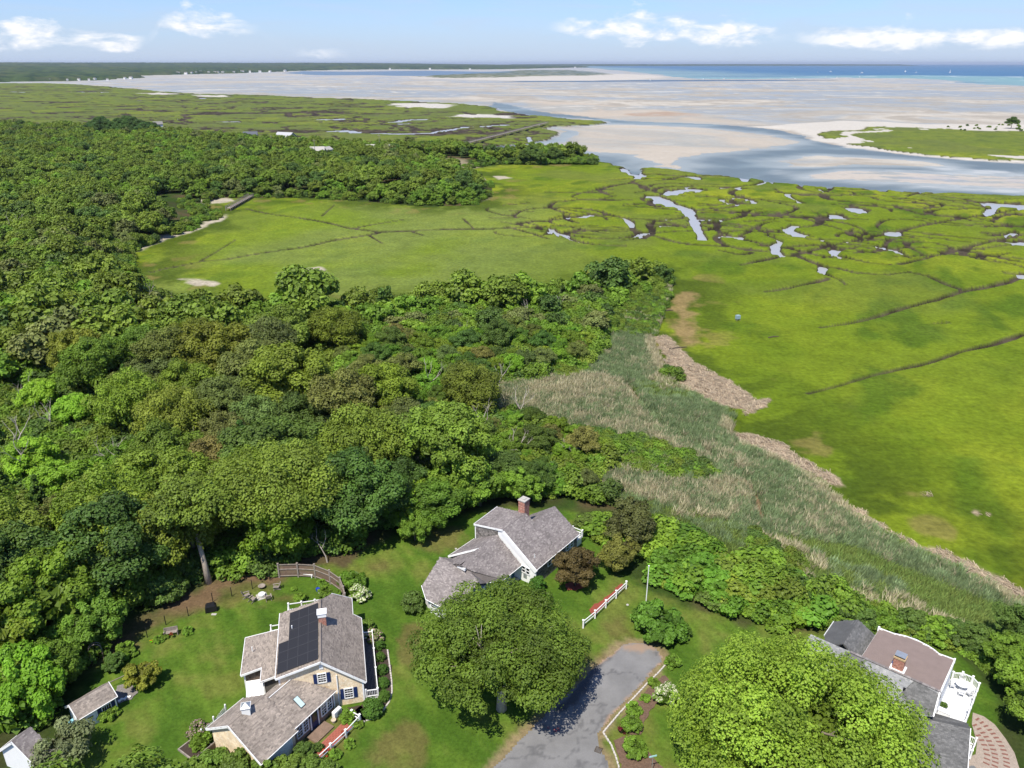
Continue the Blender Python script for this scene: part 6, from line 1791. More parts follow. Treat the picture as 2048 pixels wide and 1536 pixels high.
# lower front roof, turned a little
def F3(wx, wy, z):
    x, y = wx - 41.37, wy - 57.79; c, s = math.cos(R(-40)), math.sin(R(-40)); return (c * x + s * y, -s * x + c * y, z)
LR = [F3(33.0, 58.3, 6.0), F3(43.25, 55.15, 6.0), F3(40.3, 51.0, 3.9), F3(37.5, 47.2, 2.2 + 1.2), F3(27.5, 50.5, 3.4)]
roof(H3, [F3(32.0, 58.7, 6.0), F3(43.25, 55.15, 6.0), F3(40.05, 49.2, 3.72), F3(28.8, 52.7, 3.72)], S_DARK, trim=(1,), seed=38, row=.16, wid=.32, label='broad dark lower roof reaching the bottom edge')
roof(H3, [F3(38.2, 56.78, 5.99), F3(43.25, 55.15, 5.99), F3(43.7, 56.4, 5.45), F3(41.3, 57.7, 5.35)], S_DARK, seed=39, row=.16, wid=.32)
body(H3, [F3(32.5, 58.0, 0)[:2], F3(42.9, 54.9, 0)[:2], F3(40.2, 49.9, 0)[:2], F3(30, 53.2, 0)[:2]], 3, 3.7, M_WHITE)
m = MB(); m.bar((-.02, -.2, z5(-.2) - Z0 + .1), (.14, -2.15, z5(-2.15) - Z0 + .1), .12, .14); m.build('rake_board', M_WHITE, H3)
# the white deck with its angled far end
dk = [(.05, .6), (2.55, .6), (2.55, 7.3), (1.85, 7.95), (.85, 7.95), (.05, 7.3)]
MB().slab([loc3((x, y, 4.12)) for x, y in dk], 1.0).build('deck_base', M_WHITE, H3)
boards(H3, dk, 4.2, (0, 1), M_WHITEC, .15)
railing(H3, [(2.52, .65, 1.2), (2.52, 2.9, 1.2), (2.52, 5.1, 1.2), (2.52, 7.25, 1.2), (1.83, 7.9, 1.2), (.87, 7.9, 1.2), (.1, 7.3, 1.2)], 1.0, .15, bal=.13)
MB().box(-.02, .06, .5, 5.6, 1.2, 4.6).build('wall', M_WHITE, H3)
# side steps
MB().box(2.9, 3.75, -1.7, .1, 0, .45).build('step', M_WHITEC, H3)
MB().box(2.9, 3.75, -2.4, -1.7, 0, .22).build('step', M_WHITEC, H3)
railing(H3, [(2.9, .15, .5), (3.8, .1, .5), (3.8, -1.8, .5)], .95, .13, bal=.14)

# ---- garden shed
SH = empty('garden_shed', (-42.3, 57.6, Z0), R(52), 'small garden shed with a taupe shingle roof, white door and navy shutters', 'shed')
gable_body(SH, 0, 3.45, .1, 2.45, 3, 4.85, 5.75, 'u', M_WHITE, 1.27)
roof(SH, [(-.25, -.12, 4.78), (3.65, -.12, 4.78), (3.65, 1.27, 5.85), (-.25, 1.27, 5.85)], S_TAUPE, trim=(0, 1, 3), seed=41, row=.15, wid=.284)
roof(SH, [(-.25, 1.27, 5.846), (3.65, 1.27, 5.846), (3.65, 2.7, 4.78), (-.25, 2.7, 4.78)], S_TAUPE, trim=(3,), seed=42, row=.15, wid=.284)
w = MB().box(.0, 3.45, .06, .098, 0, 1.75).build('wall', S_GREYW, SH)
d = MB().box(.6, 1.45, .0, .05, .05, 1.68).build('door', M_WHITE, SH)
MB().lathe([(.13, 0), (.19, .05), (.13, .1)], (1.0, -.03, 1.15), 10).build('wreath', M_OAK, d)
MB().box(1.47, 1.6, -.02, .1, 0, 1.8).box(.45, .57, -.02, .1, 0, 1.8).box(3.38, 3.5, -.02, .1, 0, 1.8).box(-.05, .08, -.02, .12, 0, 1.8).build('corner_board', M_WHITE, SH)
window(SH, (2.5, .06, 4.15), (1, 0), .95, .72, 4, 2, M_NAVY, fw=.06, sash=False)

bh = empty('bird_house', (*at(143, 1447, 4.3),), R(52), 'white bird house with a pale blue roof on a post beside the shed', 'bird house')
MB().box(-.03, .03, -.03, .03, -1.3, 0).build('post', M_WHITE, bh)
MB().box(-.16, .16, -.16, .16, 0, .3).build('box', M_WHITE, bh)
MB().add([(-.22, -.22, .3), (.22, -.22, .3), (.22, .22, .3), (-.22, .22, .3), (-.22, 0, .5), (.22, 0, .5)], [(0, 3, 2, 1), (0, 1, 5, 4), (2, 3, 4, 5), (0, 4, 3), (1, 2, 5)]).build('roof', plain('pale blue', (.30, .62, .70), .4), bh)

# ---- white gable in the bottom left corner
gp = at(28, 1483, 7.0); gp = gp + Vector((math.cos(R(68)), math.sin(R(68)), 0)) * 1.3
GB = empty('white_gabled_outbuilding', (gp.x, gp.y, Z0), R(68), 'white gabled outbuilding with a grey roof in the bottom left corner', 'outbuilding')
gable_body(GB, -1.3, .2, -2.3, 2.3, 3, 5.2, 7.0, 'u', M_WHITE)
roof(GB, [(-1.5, -2.6, 4.95), (.4, -2.6, 4.95), (.4, 0, 7.15), (-1.5, 0, 7.15)], S_GREY, trim=(0, 3), seed=43, row=.15, wid=.28)
roof(GB, [(-1.5, 0, 7.146), (.4, 0, 7.146), (.4, 2.6, 4.95), (-1.5, 2.6, 4.95)], S_GREY, trim=(2, 3), seed=44, row=.15, wid=.28)

# ------------------------------------------------------------------ driveway, paths, edging
M_ASPH, nt_, b_ = new_mat('worn asphalt')
g_n = nd(nt_, 'ShaderNodeNewGeometry')
f1 = ntex(nt_, 9, 5, .7, g_n.outputs['Position']); f2 = ntex(nt_, .35, 4, .6, g_n.outputs['Position']); f3 = ntex(nt_, 60, 2, .6, g_n.outputs['Position'])
ac = ramp(nt_, f2, [(.3, (.15, .148, .148)), (.7, (.205, .202, .202))])
ac = mixc(nt_, 1.0, ac, ramp(nt_, f1, [(.3, .88), (.72, 1.06)]), 'MULTIPLY')
wa = nd(nt_, 'ShaderNodeAttribute', attribute_name='stain')
ac = mixc(nt_, wa.outputs['Fac'], ac, (.045, .045, .050))
ra = nd(nt_, 'ShaderNodeAttribute', attribute_name='litter')
ac = mixc(nt_, ra.outputs['Fac'], ac, (.30, .20, .13))
nt_.links.new(ac, b_.inputs['Base Color']); b_.inputs['Roughness'].default_value = .85; b_.inputs['Specular IOR Level'].default_value = .2
bump(nt_, b_, f3, .3, .01)


def driveway():
    P = W(DRIVE, 3); x0, y0 = P.min(0); x1, y1 = P.max(0); s = .22
    xs = np.arange(x0 - .5, x1 + .5, s); ys = np.arange(y0 - .5, y1 + .5, s)
    X, Y = np.meshgrid(xs, ys, indexing='ij'); nx, ny = X.shape; X = X.ravel(); Y = Y.ravel()
    d = sdf(X, Y, P, 3) + (fbm(X, Y, 1.2, 111, 4) - .5) * .55
    su = sdf(X, Y, wUP, 60); z = upland_height(X, Y, su) + .035
    z = np.where(d < .15, z - .035 * (1 - np.clip(d / .15, 0, 1)), z) + .0
    i = np.arange(nx - 1)[:, None] * ny + np.arange(ny - 1)[None, :]
    F = np.stack([i, i + ny, i + ny + 1, i + 1], -1).reshape(-1, 4); keep = (d[F] > -.02).all(1); F = F[keep]
    used, inv = np.unique(F.ravel(), return_inverse=True)
    me = np_mesh('driveway', np.stack([X, Y, z + .004], -1)[used], inv.reshape(-1, 4), True)
    st = sdf(X, Y, W([(1105, 1425), (1135, 1385), (1165, 1350), (1205, 1322), (1245, 1292), (1248, 1298), (1210, 1330), (1192, 1352), (1180, 1375), (1150, 1412), (1122, 1426)], 3), 2)
    st = sstep(-.15, .45, st + (fbm(X, Y, 1.1, 112, 4) - .5) * 1.2) * .8
    cr = np.maximum(sstep(.04, .0, np.abs(fbm(X, Y, 2.4, 113, 4) - .5)) * .45, st)
    lt = sstep(.55, .05, d) * sstep(.42, .62, fbm(X, Y, .9, 114, 4)) * (X > at(1240, 1400, 3).x - 2)
    lt = np.maximum(lt, sstep(-.2, .8, sdf(X, Y, W([(1238, 1292), (1262, 1284), (1300, 1288), (1318, 1302), (1290, 1306), (1250, 1300)], 3), 2) + (fbm(X, Y, .8, 116, 4) - .5) * 2) * .7)
    attr(me, 'stain', 'FLOAT', 'POINT', cr[used]); attr(me, 'litter', 'FLOAT', 'POINT', np.clip(lt, 0, 1)[used])
    tag(link('driveway', me, M_ASPH), kind='structure')


driveway()


def zg_at(x, y): return float(hgt(x, y)[0])


def world_poly(pts, z=3.0): return [tuple(at(x, y, z)) for x, y in pts]


# sprayed utility marks on the asphalt
m = MB(); c = at(1112, 1457, 3.05)
for a, b in [((-.35, -.2), (.35, .1)), ((-.3, -.42), (.4, -.12)), ((-.22, .12), (.02, -.5)), ((.12, .25), (.34, -.36)), ((-.9, .15), (-.6, .22)), ((-.85, -.02), (-.62, .05))]:
    p, q = Vector((c.x + a[0], c.y + a[1], 3.049)), Vector((c.x + b[0], c.y + b[1], 3.049)); d = (q - p).normalized(); n = Vector((-d.y, d.x, 0)) * .028
    m.add([p - n, q - n, q + n, p + n], [(0, 1, 2, 3)])
tag(m.build('utility_marks', plain('red spray paint', (.36, .04, .05), .8, .3, 8)), 'red sprayed utility marks on the asphalt driveway', 'road marking')
c = at(1197, 1500, 3.04)
dg = empty('storm_drain', (c.x, c.y, 3.045), R(-25), 'rusty storm drain grate in the driveway near the bottom edge', 'storm drain')
MB().box(-.34, .34, -.34, -.29, 0, .03).box(-.34, .34, .29, .34, 0, .03).box(-.34, -.29, -.29, .29, 0, .03).box(.29, .34, -.29, .29, 0, .03).build('frame', M_BARKD, dg)
for k in range(6): MB().box(-.25 + .1 * k - .025, -.25 + .1 * k + .025, -.29, .29, 0, .025).build('bar', M_BARKD, dg)
# pale edging stones
st_ = [(1338, 1322), (1318, 1345), (1296, 1366), (1268, 1396), (1240, 1426), (1206, 1466), (1222, 1490), (1232, 1515), (1240, 1545)]
se = empty('stone_edging', (*at(1268, 1396, 3),), 0, 'row of pale edging stones right of the driveway', 'edging')
sm = []
for k in range(3):
    g2 = random.Random(k + 3); bmv = MB().box(-.16, .16, -.07, .07, -.05, .11); bmv.v = [(x + g2.uniform(-.03, .03), y + g2.uniform(-.02, .02), z + g2.uniform(-.02, .02)) for x, y, z in bmv.v]
    q = bmv.mesh('stone'); q.materials.append(plain('edging stone', (.52, .48, .44), .85, .2, 5)); sm.append(q)
for i in range(len(st_) - 1):
    a, b = at(*st_[i], 3), at(*st_[i + 1], 3); L_ = (b - a).length; n = max(1, int(L_ / .36)); ang = math.atan2(b.y - a.y, b.x - a.x)
    for k in range(n):
        p = a.lerp(b, (k + .5) / n) - Vector(se.location); o = link('stone', sm[(i + k) % 3], parent=se, loc=(p.x, p.y, zg_at(a.x, a.y) - 3.0 + .02)); o.rotation_euler = (0, 0, ang + rnd.uniform(-.12, .12))
# low stone border round the clipped bushes
bp = [(745, 1297), (775, 1300), (779, 1330), (783, 1360), (784, 1385), (778, 1405), (764, 1424), (748, 1436), (722, 1446)]
se2 = empty('stone_border', (*at(779, 1360, 3),), 0, 'thin stone border around the clipped bushes of the ochre house', 'edging')
for i in range(1, len(bp) - 1):
    a, b = at(*bp[i], 3), at(*bp[i + 1], 3); L_ = (b - a).length; n = max(1, int(L_ / .34)); ang = math.atan2(b.y - a.y, b.x - a.x)
    for k in range(n):
        p = a.lerp(b, (k + .5) / n) - Vector(se2.location); o = link('stone', sm[(i + k) % 3], parent=se2, loc=(p.x, p.y, -.02)); o.rotation_euler = (0, 0, ang)


def sheet(name, pts, mat, z=3.06, t=.08, label=None, cat=None, kind=None):
    return tag(MB().slab([(p.x, p.y, z) for p in (at(x, y, 3.0) for x, y in pts)], t).build(name, mat), label, cat, None, kind)


def blob_sheet(name, pts, mat, seed, z=3.075, t=.1, jit=.12):
    """ground bed with an uneven edge"""
    g = random.Random(seed); P = [at(x, y, 3.0) for x, y in pts]; Q = []
    for i in range(len(P)):
        a, b = P[i], P[(i + 1) % len(P)]; n = max(2, int((b - a).length / .35))
        for k in range(n):
            p = a.lerp(b, k / n); Q.append((p.x + g.uniform(-jit, jit), p.y + g.uniform(-jit, jit), z + g.uniform(0, .0)))
    return tag(MB().slab(Q, t).build(name, mat), kind='structure')


M_MULCHR = plain('red mulch', (.27, .065, .04), .95, .35, 9, bstr=.5)
M_MULCHD = plain('dark mulch', (.060, .042, .032), .95, .35, 9, bstr=.5)
M_MULCHB = plain('brown mulch', (.15, .095, .065), .95, .35, 6, bstr=.5)
blob_sheet('mulch_bed', [(1180, 1221), (1186, 1212), (1204, 1200), (1222, 1188), (1238, 1171), (1243, 1168), (1249, 1172), (1212, 1206), (1188, 1234)], M_MULCHR, 1)
blob_sheet('mulch_bed', [(748, 1296), (776, 1300), (781, 1332), (784, 1372), (780, 1398), (766, 1420), (748, 1434), (726, 1443), (712, 1420), (728, 1406), (750, 1400)], M_MULCHD, 2)
blob_sheet('mulch_bed', [(1296, 1378), (1330, 1350), (1342, 1370), (1310, 1410), (1290, 1440), (1282, 1470), (1262, 1470), (1240, 1440)], M_MULCHB, 3)
blob_sheet('mulch_bed', [(1228, 1480), (1262, 1470), (1290, 1500), (1330, 1540), (1250, 1560)], M_MULCHB, 4)
blob_sheet('mulch_bed', [(690, 1418), (724, 1412), (738, 1436), (718, 1452), (700, 1440), (680, 1430)], M_MULCHD, 5)
blob_sheet('mulch_bed', [(1130, 1168), (1160, 1160), (1172, 1172), (1152, 1182), (1134, 1180)], M_MULCHR, 6)
# brick walk before the mud room: every brick its own
bw = empty('brick_walk', (-19.78, 57.67, 3.0), R(58.7), 'red brick walk behind the white front rail of the ochre house', 'walk')
MB().box(-4.3, 2.5, -3.12, -1.85, -.02, .055).build('mortar_bed', plain('mortar', (.30, .15, .12), .9, .2, 4), bw)
bk = MB().box(-.19, .19, -.09, .09, 0, .02).mesh('brick'); bk.materials.append(M_PAVER)
for i in range(17):
    for j in range(6):
        link('brick', bk, parent=bw, loc=(-4.1 + .4 * i + (.2 if j % 2 else 0) - .0, -3.02 + .205 * j, .057 + rnd.uniform(0, .008)))
# white front rail
fr = empty('front_rail', (-19.78, 57.67, 3.0), R(58.7), 'white two-rail fence outside the brick walk of the ochre house', 'fence')
railing(fr, [(-5.6, -3.25, 0), (-4.2, -3.25, 0), (-2.8, -3.28, 0), (-.8, -3.35, 0), (1.2, -3.42, 0), (3.35, -3.3, 0), (3.37, -2.25, 0)], .92, .16, rails=(.9, .45), bal=0)
# picket and board fences by the garage
pf = empty('picket_fence', (-19.78, 57.67, 3.0), R(58.7), 'white picket fence with scrolled tops behind the garage wing', 'fence')
for i in range(2):
    link('rail', MB().bar((-6.3, 8.25, .25 + .55 * i), (-3.0, 8.8, .25 + .55 * i), .06, .08).mesh('rail'), M_WHITE, pf)
pk = MB().box(-.05, .05, -.015, .015, 0, 1.05).add([(-.05, -.015, 1.05), (.05, -.015, 1.05), (.05, .015, 1.05), (-.05, .015, 1.05), (0, 0, 1.15)], [(0, 1, 4), (1, 2, 4), (2, 3, 4), (3, 0, 4)]).mesh('picket'); pk.materials.append(M_WHITE)
for i in range(20):
    t = i / 19; link('picket', pk, parent=pf, loc=(-6.3 + 3.3 * t, 8.25 + .55 * t, .12 * math.sin(t * 9)))
for t in (0, .5, 1): MB().box(-.07, .07, -.07, .07, 0, 1.35).lathe([(.0, 1.35), (.09, 1.4), (.09, 1.46), (0, 1.55)], (0, 0, 0), 8).build('post', M_WHITE, pf, (-6.3 + 3.3 * t, 8.25 + .55 * t, 0))
bf = empty('board_fence', (-19.78, 57.67, 3.0), R(58.7), 'brown board fence running from the garage corner to the bottom edge', 'fence')
brd = MB().box(-.07, .07, -.012, .012, 0, 1.65).mesh('board'); brd.materials.append(M_WOODB)
for i in range(20): link('board', brd, parent=bf, loc=(-6.85 - .15 * i, 5.6 + .004 * i, 0))
for z_ in (.35, 1.0, 1.66): MB().box(-9.85, -6.75, 5.62, 5.68, z_, z_ + .07).build('rail', M_WOODG, bf)
pbx = empty('planter_bed', (*at(395, 1500, 3),), R(-34), 'timber framed planter bed beside the garage', 'planter')
MB().box(-1.5, 1.5, -1.1, -.98, 0, .22).box(-1.5, 1.5, .98, 1.1, 0, .22).box(-1.5, -1.38, -.98, .98, 0, .22).box(1.38, 1.5, -.98, .98, 0, .22).build('frame', M_WOODG, pbx)
MB().box(-1.38, 1.38, -.98, .98, 0, .14).build('soil', M_MULCHD, pbx)
# air conditioner by the mud room
acp = wl(3.0, -.75, 3.0); acu = empty('air_conditioner', (-19.78 + cw * 2.75 + sw * .8, 57.67 + sw * 2.75 - cw * .8, 3.0), R(58.7), 'white air conditioner cabinet beside the mud room windows', 'air conditioner')
MB().box(-.5, .5, -.2, .2, .12, .85).box(-.45, -.35, -.18, .18, 0, .12).box(.35, .45, -.18, .18, 0, .12).build('cabinet', M_WHITE, acu)
MB().lathe([(.24, 0), (.26, .02), (.05, .02)], (0, 0, 0), 14).build('fan_grille', M_METAL, acu, (.1, -.2, .48)).rotation_euler = (R(90), 0, 0)
c = at(590 + 935 / 12.05, 1340 + 1260 / 12.05, 3); tag(MB().lathe([(.16, 0), (.24, .3), (.27, .34), (.2, .34), (.18, .28)], (0, 0, 0), 12).build('flower_pot', plain('pale clay', (.5, .42, .32), .8), loc=c), 'round pale flower pot beside the brick walk', 'flower pot')

# ---- curved silvered board fence and bench
fp = [(559, 1152, 1129), (597, 1151, 1123), (631, 1153, 1128), (661, 1165, 1142), (682, 1180, 1157), (689, 1198, 1178), (692, 1212, 1197)]
cf = empty('curved_board_fence', (*at(631, 1153, 3),), 0, 'curved silvered board fence behind the ochre house', 'fence'); O_ = Vector(cf.location)
fpp = [at(x, y + 3, 3) - O_ for x, y, _ in fp]
for p in fpp:
    MB().box(-.09, .09, -.09, .09, 0, 2.1).box(-.12, .12, -.12, .12, 2.1, 2.16).build('post', M_WOODG, cf, p)
for i in range(len(fpp) - 1):
    a, b = fpp[i], fpp[i + 1]; d = b - a; L_ = d.length; n = max(3, int(L_ / .16)); ang = math.atan2(d.y, d.x)
    for zz in (.25, 1.25, 1.95): MB().bar(a + Vector((0, 0, zz)), b + Vector((0, 0, zz)), .07, .10).build('rail', M_WOODG, cf)
    bd = MB().box(-.065, .065, .04, .065, .1, 1.98).mesh('board'); bd.materials.append(M_WOODB)
    for k in range(n):
        o = link('board', bd, parent=cf, loc=a + d * ((k + .5) / n)); o.rotation_euler = (0, 0, ang)
be = empty('fence_bench', (*at(613, 1153, 3),), R(-12), 'long white backless bench against the curved board fence', 'bench')
MB().box(-.95, .95, -.2, .2, .42, .48).build('seat', M_WHITE, be)
for s in (-1, 1): MB().box(s * .8 - .05, s * .8 + .05, -.18, .18, 0, .42).build('leg', M_WHITE, be)


def slat_bench(px, py, rz, label):
    b = empty('garden_bench', (*at(px, py, 3),), rz, label, 'bench')
    sl = MB().box(-.75, .75, -.05, .05, 0, .03).mesh('slat'); sl.materials.append(M_WOODG)
    for k in range(4): link('slat', sl, parent=b, loc=(0, -.2 + .125 * k, .43))
    MB().box(-.75, .75, .24, .29, .45, .95).build('backrest', M_WOODG, b)
    for sx in (-1, 1):
        MB().box(sx * .7 - .04, sx * .7 + .04, -.25, -.17, 0, .62).build('leg', M_WOODG, b); MB().box(sx * .7 - .04, sx * .7 + .04, .2, .28, 0, .95).build('leg', M_WOODG, b)
        MB().box(sx * .7 - .05, sx * .7 + .05, -.27, .25, .62, .66).build('armrest', M_WOODG, b)
    return b


slat_bench(343, 1270, R(18), 'silvered slatted garden bench at the edge of the leaf litter')
c = at(342, 1270, 3.46); put_bush(REDB, c.x, c.y, 3.46, .2, 0, 'small pink potted flower sitting on the garden bench', name='potted_flower', cat='flower', col=(.6, .5, .8, 1))


def adirondack(px, py, rz, label):
    e = empty('adirondack_chair', (*at(px, py, 3),), rz, label, 'chair', 'adirondack chairs around the fire pit')
    sl = MB().box(-.28, .28, -.045, .045, 0, .022).mesh('slat'); sl.materials.append(M_WOODG)
    for k in range(5):
        o = link('slat', sl, parent=e, loc=(0, -.28 + .11 * k, .38 - .03 * k)); o.rotation_euler = (R(-14), 0, 0)
    bs = MB().box(-.045, .045, -.012, .012, 0, .85).mesh('back_slat'); bs.materials.append(M_WOODG)
    for k in range(5):
        o = link('back_slat', bs, parent=e, loc=(-.22 + .11 * k, .24, .22)); o.rotation_euler = (R(-26), 0, R((k - 2) * -4)); o.scale = (1, 1, 1 - .05 * abs(k - 2))
    for s in (-1, 1):
        MB().box(s * .36 - .07, s * .36 + .07, -.38, .36, .52, .55).build('armrest', M_WOODG, e)
        MB().box(s * .32 - .03, s * .32 + .03, -.34, -.26, 0, .52).build('leg', M_WOODG, e)
        MB().bar((s * .30, -.3, .34), (s * .30, .55, .03), .03, .12).build('leg', M_WOODG, e)
    return e


adirondack(494, 1194, R(115), 'adirondack chair farthest left at the fire pit')
adirondack(506, 1202, R(150), 'adirondack chair left of the fire pit nearest the lawn')
adirondack(537, 1199, R(205), 'adirondack chair right of the white fire pit, seen from behind')
adirondack(553, 1178, R(-75), 'adirondack chair standing apart on the right of the fire pit')
fpit = empty('fire_pit', (*at(524, 1193, 3),), 0, 'white round fire pit on a square pale slab between the chairs', 'fire pit')
sl = MB().box(-.62, .62, -.62, .62, 0, .06).build('slab', M_CONC, fpit); sl.rotation_euler = (0, 0, R(30))
MB().lathe([(.34, .06), (.42, .2), (.44, .42), (.40, .46), (.36, .46), (.34, .40)], (0, 0, 0), 18).build('bowl', M_WHITEC, fpit)
tag(MB().lathe([(.12, 0), (.16, .1), (.42, .32), (.46, .36), (.40, .36), (.2, .28)], (0, 0, 0), 16).build('bird_bath', M_WOODG, loc=at(524, 1176, 3)), 'low grey stone bowl behind the fire pit', 'bird bath')
gr_ = empty('covered_grill', (*at(423, 1222, 3),), R(20), 'grill under a black cover on the lawn edge', 'grill')
MB().add([(-.68, -.36, .1), (.68, -.36, .1), (.68, .36, .1), (-.68, .36, .1), (-.62, -.34, .8), (.62, -.34, .8), (.62, .34, .8), (-.62, .34, .8), (-.42, -.2, 1.12), (.42, -.2, 1.12), (.42, .22, 1.12), (-.42, .22, 1.12)],
         [(0, 3, 2, 1), (0, 1, 5, 4), (1, 2, 6, 5), (2, 3, 7, 6), (3, 0, 4, 7), (4, 5, 9, 8), (5, 6, 10, 9), (6, 7, 11, 10), (7, 4, 8, 11), (8, 9, 10, 11)]).build('cover', M_BLACK, gr_, smooth=False)
for sx in (-1, 1): MB().box(sx * .5 - .03, sx * .5 + .03, -.3, .3, 0, .12).build('leg', M_METAL, gr_)
tag(MB().box(-.3, .3, -.15, .15, 0, .06).build('paving_stone', M_CONC, loc=at(428, 1229, 3)), 'pale stone in front of the covered grill', 'stone')
for i, (px, py) in enumerate([(377, 1232), (332, 1250), (426, 1204), (464, 1193), (505, 1178), (540, 1161), (295, 1275)]):
    tag(MB().box(-.035, .035, -.035, .035, 0, 1.3).lathe([(0, 1.3), (.06, 1.3), (.06, 1.34), (0, 1.4)], (0, 0, 0), 6).build('fence_post', M_BLACK, loc=at(px, py, 3)), 'thin dark wire fence post along the leaf litter strip', 'post', 'thin dark posts along the litter strip')
# arch
ar = empty('garden_arch', (*at(195, 1318, 3),), R(25), 'bent wood garden arch at the edge of the trees', 'arch')
for s in (-.2, .2): MB().tube([(-.62, s, 0), (-.62, s, 1.5)] + [(-.62 * math.cos(math.pi * k / 10), s, 1.5 + .62 * math.sin(math.pi * k / 10)) for k in range(1, 10)] + [(.62, s, 1.5), (.62, s, 0)], .035, 6).build('hoop', M_WOODG, ar)
for k in range(11): 
    t = math.pi * k / 10; MB().bar((-.62 * math.cos(t), -.2, 1.5 + .62 * math.sin(t)), (-.62 * math.cos(t), .2, 1.5 + .62 * math.sin(t)), .03).build('rung', M_WOODG, ar)
# small patio with odds and ends by the shed
blob_sheet('gravel_patch', [(222, 1400), (236, 1372), (262, 1368), (276, 1384), (262, 1398), (240, 1406)], plain('grey gravel', (.22, .20, .19), .95, .35, 9, bstr=.6), 9)
hc = empty('garden_cart', (*at(250, 1400, 3),), R(35), 'heap of white garden pots on the gravel by the shed', 'pots')
for k in range(5): MB().lathe([(.1, 0), (.15, .22), (.13, .22)], (0, 0, 0), 9).build('pot', M_WHITE, hc, (-.5 + .24 * k, .12 * (k % 2), 0))
tag(MB().box(-1.3, 1.3, -.03, .03, .75, .83).box(-1.27, -1.2, -.03, .03, 0, .75).box(1.2, 1.27, -.03, .03, 0, .75).build('hand_rail', M_WOODG, loc=at(240, 1368, 3)), 'grey pole rail between the shed and the dark bushes', 'rail').rotation_euler = (0, 0, R(42))
# pots inside the curved fence
pt = empty('blue_pots', (*at(640, 1182, 3),), 0, 'blue and white pots among the plants inside the curved fence', 'pots')
MB().lathe([(.2, 0), (.26, .4), (.2, .4)], (0, 0, 0), 10).build('pot', plain('blue glaze', (.02, .05, .35), .3), pt, (-.25, 0, 0)); MB().lathe([(.15, 0), (.2, .3), (.12, .5), (.05, .55)], (0, 0, 0), 10).build('pot', M_WHITE, pt, (.05, -.35, 0))
MB().box(-.35, .35, -.22, .22, .35, .45).box(-.3, -.24, -.2, .2, 0, .35).box(.24, .3, -.2, .2, 0, .35).build('stand', M_TEAL, pt, (.5, .2, 0)); MB().lathe([(.16, 0), (.22, .25), (.16, .25)], (0, 0, 0), 10).build('pot', plain('clay', (.35, .12, .07), .8), pt, (.75, -.15, 0))
# white basin and dish
tag(MB().lathe([(.14, 0), (.10, .35), (.42, .55), (.46, .6), (.38, .6), (.1, .5)], (0, 0, 0), 18).build('bird_bath', M_WHITEC, loc=at(830, 1061, 3)), 'white bird bath on the lawn left of the middle house', 'bird bath')
dsh = MB().lathe([(.05, 0), (.3, .06), (.42, .16), (.40, .17), (.05, .04)], (0, 0, 0), 18).build('satellite_dish', M_WHITEC, loc=at(1822, 1267, 3.6)); dsh.rotation_euler = (R(35), 0, R(20)); tag(dsh, 'pale round dish in the bushes behind the brown flat roof', 'dish')
# ---- post and rail fence, flagpole
pr_ = empty('white_rail_fence', (*at(1190, 1240, 3),), 0, 'white post and rail fence beside the red mulch bed', 'fence'); O_ = Vector(pr_.location)
a, b = at(1168, 1256, 3), at(1251, 1178, 3)
pts = [at(px, py, 3) - O_ for px, py in ((1166, 1256), (1189.5, 1236.5), (1211, 1215.5), (1231.7, 1196.5), (1251.8, 1177.5))]
railing(pr_, pts, 1.05, .17, rails=(.88, .48), bal=0)
fl = empty('flagpole', (*at(1289.5, 1236, 3),), 0, 'tall white flagpole rising from the large rounded shrub', 'flagpole')
MB().tube([(0, 0, 0), (0, 0, 2.5), (0, 0, 7.35)], [.075, .065, .04], 10).build('pole', M_WHITE, fl)
MB().lathe([(0, 7.35), (.09, 7.41), (.09, 7.47), (0, 7.53)], (0, 0, 0), 10).build('finial', M_WHITE, fl)
# bin, post and parcel under the oak
tb = empty('green_bin', (*at(1063, 1402, 3),), R(20), 'dark green bin with a tan lid under the large oak', 'bin')
MB().box(-.28, .28, -.3, .3, 0, .95).build('body', plain('green plastic', (.01, .055, .035), .5), tb); MB().box(-.32, .32, -.34, .34, .95, 1.05).build('lid', plain('tan lid', (.42, .27, .15), .7), tb)
tag(MB().box(-.1, .1, -.1, .1, 0, 1.0).box(-.13, .13, -.13, .13, 1.0, 1.06).build('marker_post', M_WOODG, loc=at(1048, 1393, 3)), 'short pale post beside the dark green bin', 'post')
sg = empty('street_sign', (*at(1303, 1545, 3),), R(15), 'pale blue street sign blade on a post at the bottom edge', 'sign')
MB().tube([(0, 0, 0), (0, 0, 2.0)], .03, 6).build('post', M_METAL, sg); MB().box(-.38, .38, -.015, .015, 1.95, 2.12).build('blade', plain('pale blue sign', (.40, .68, .68), .5), sg)
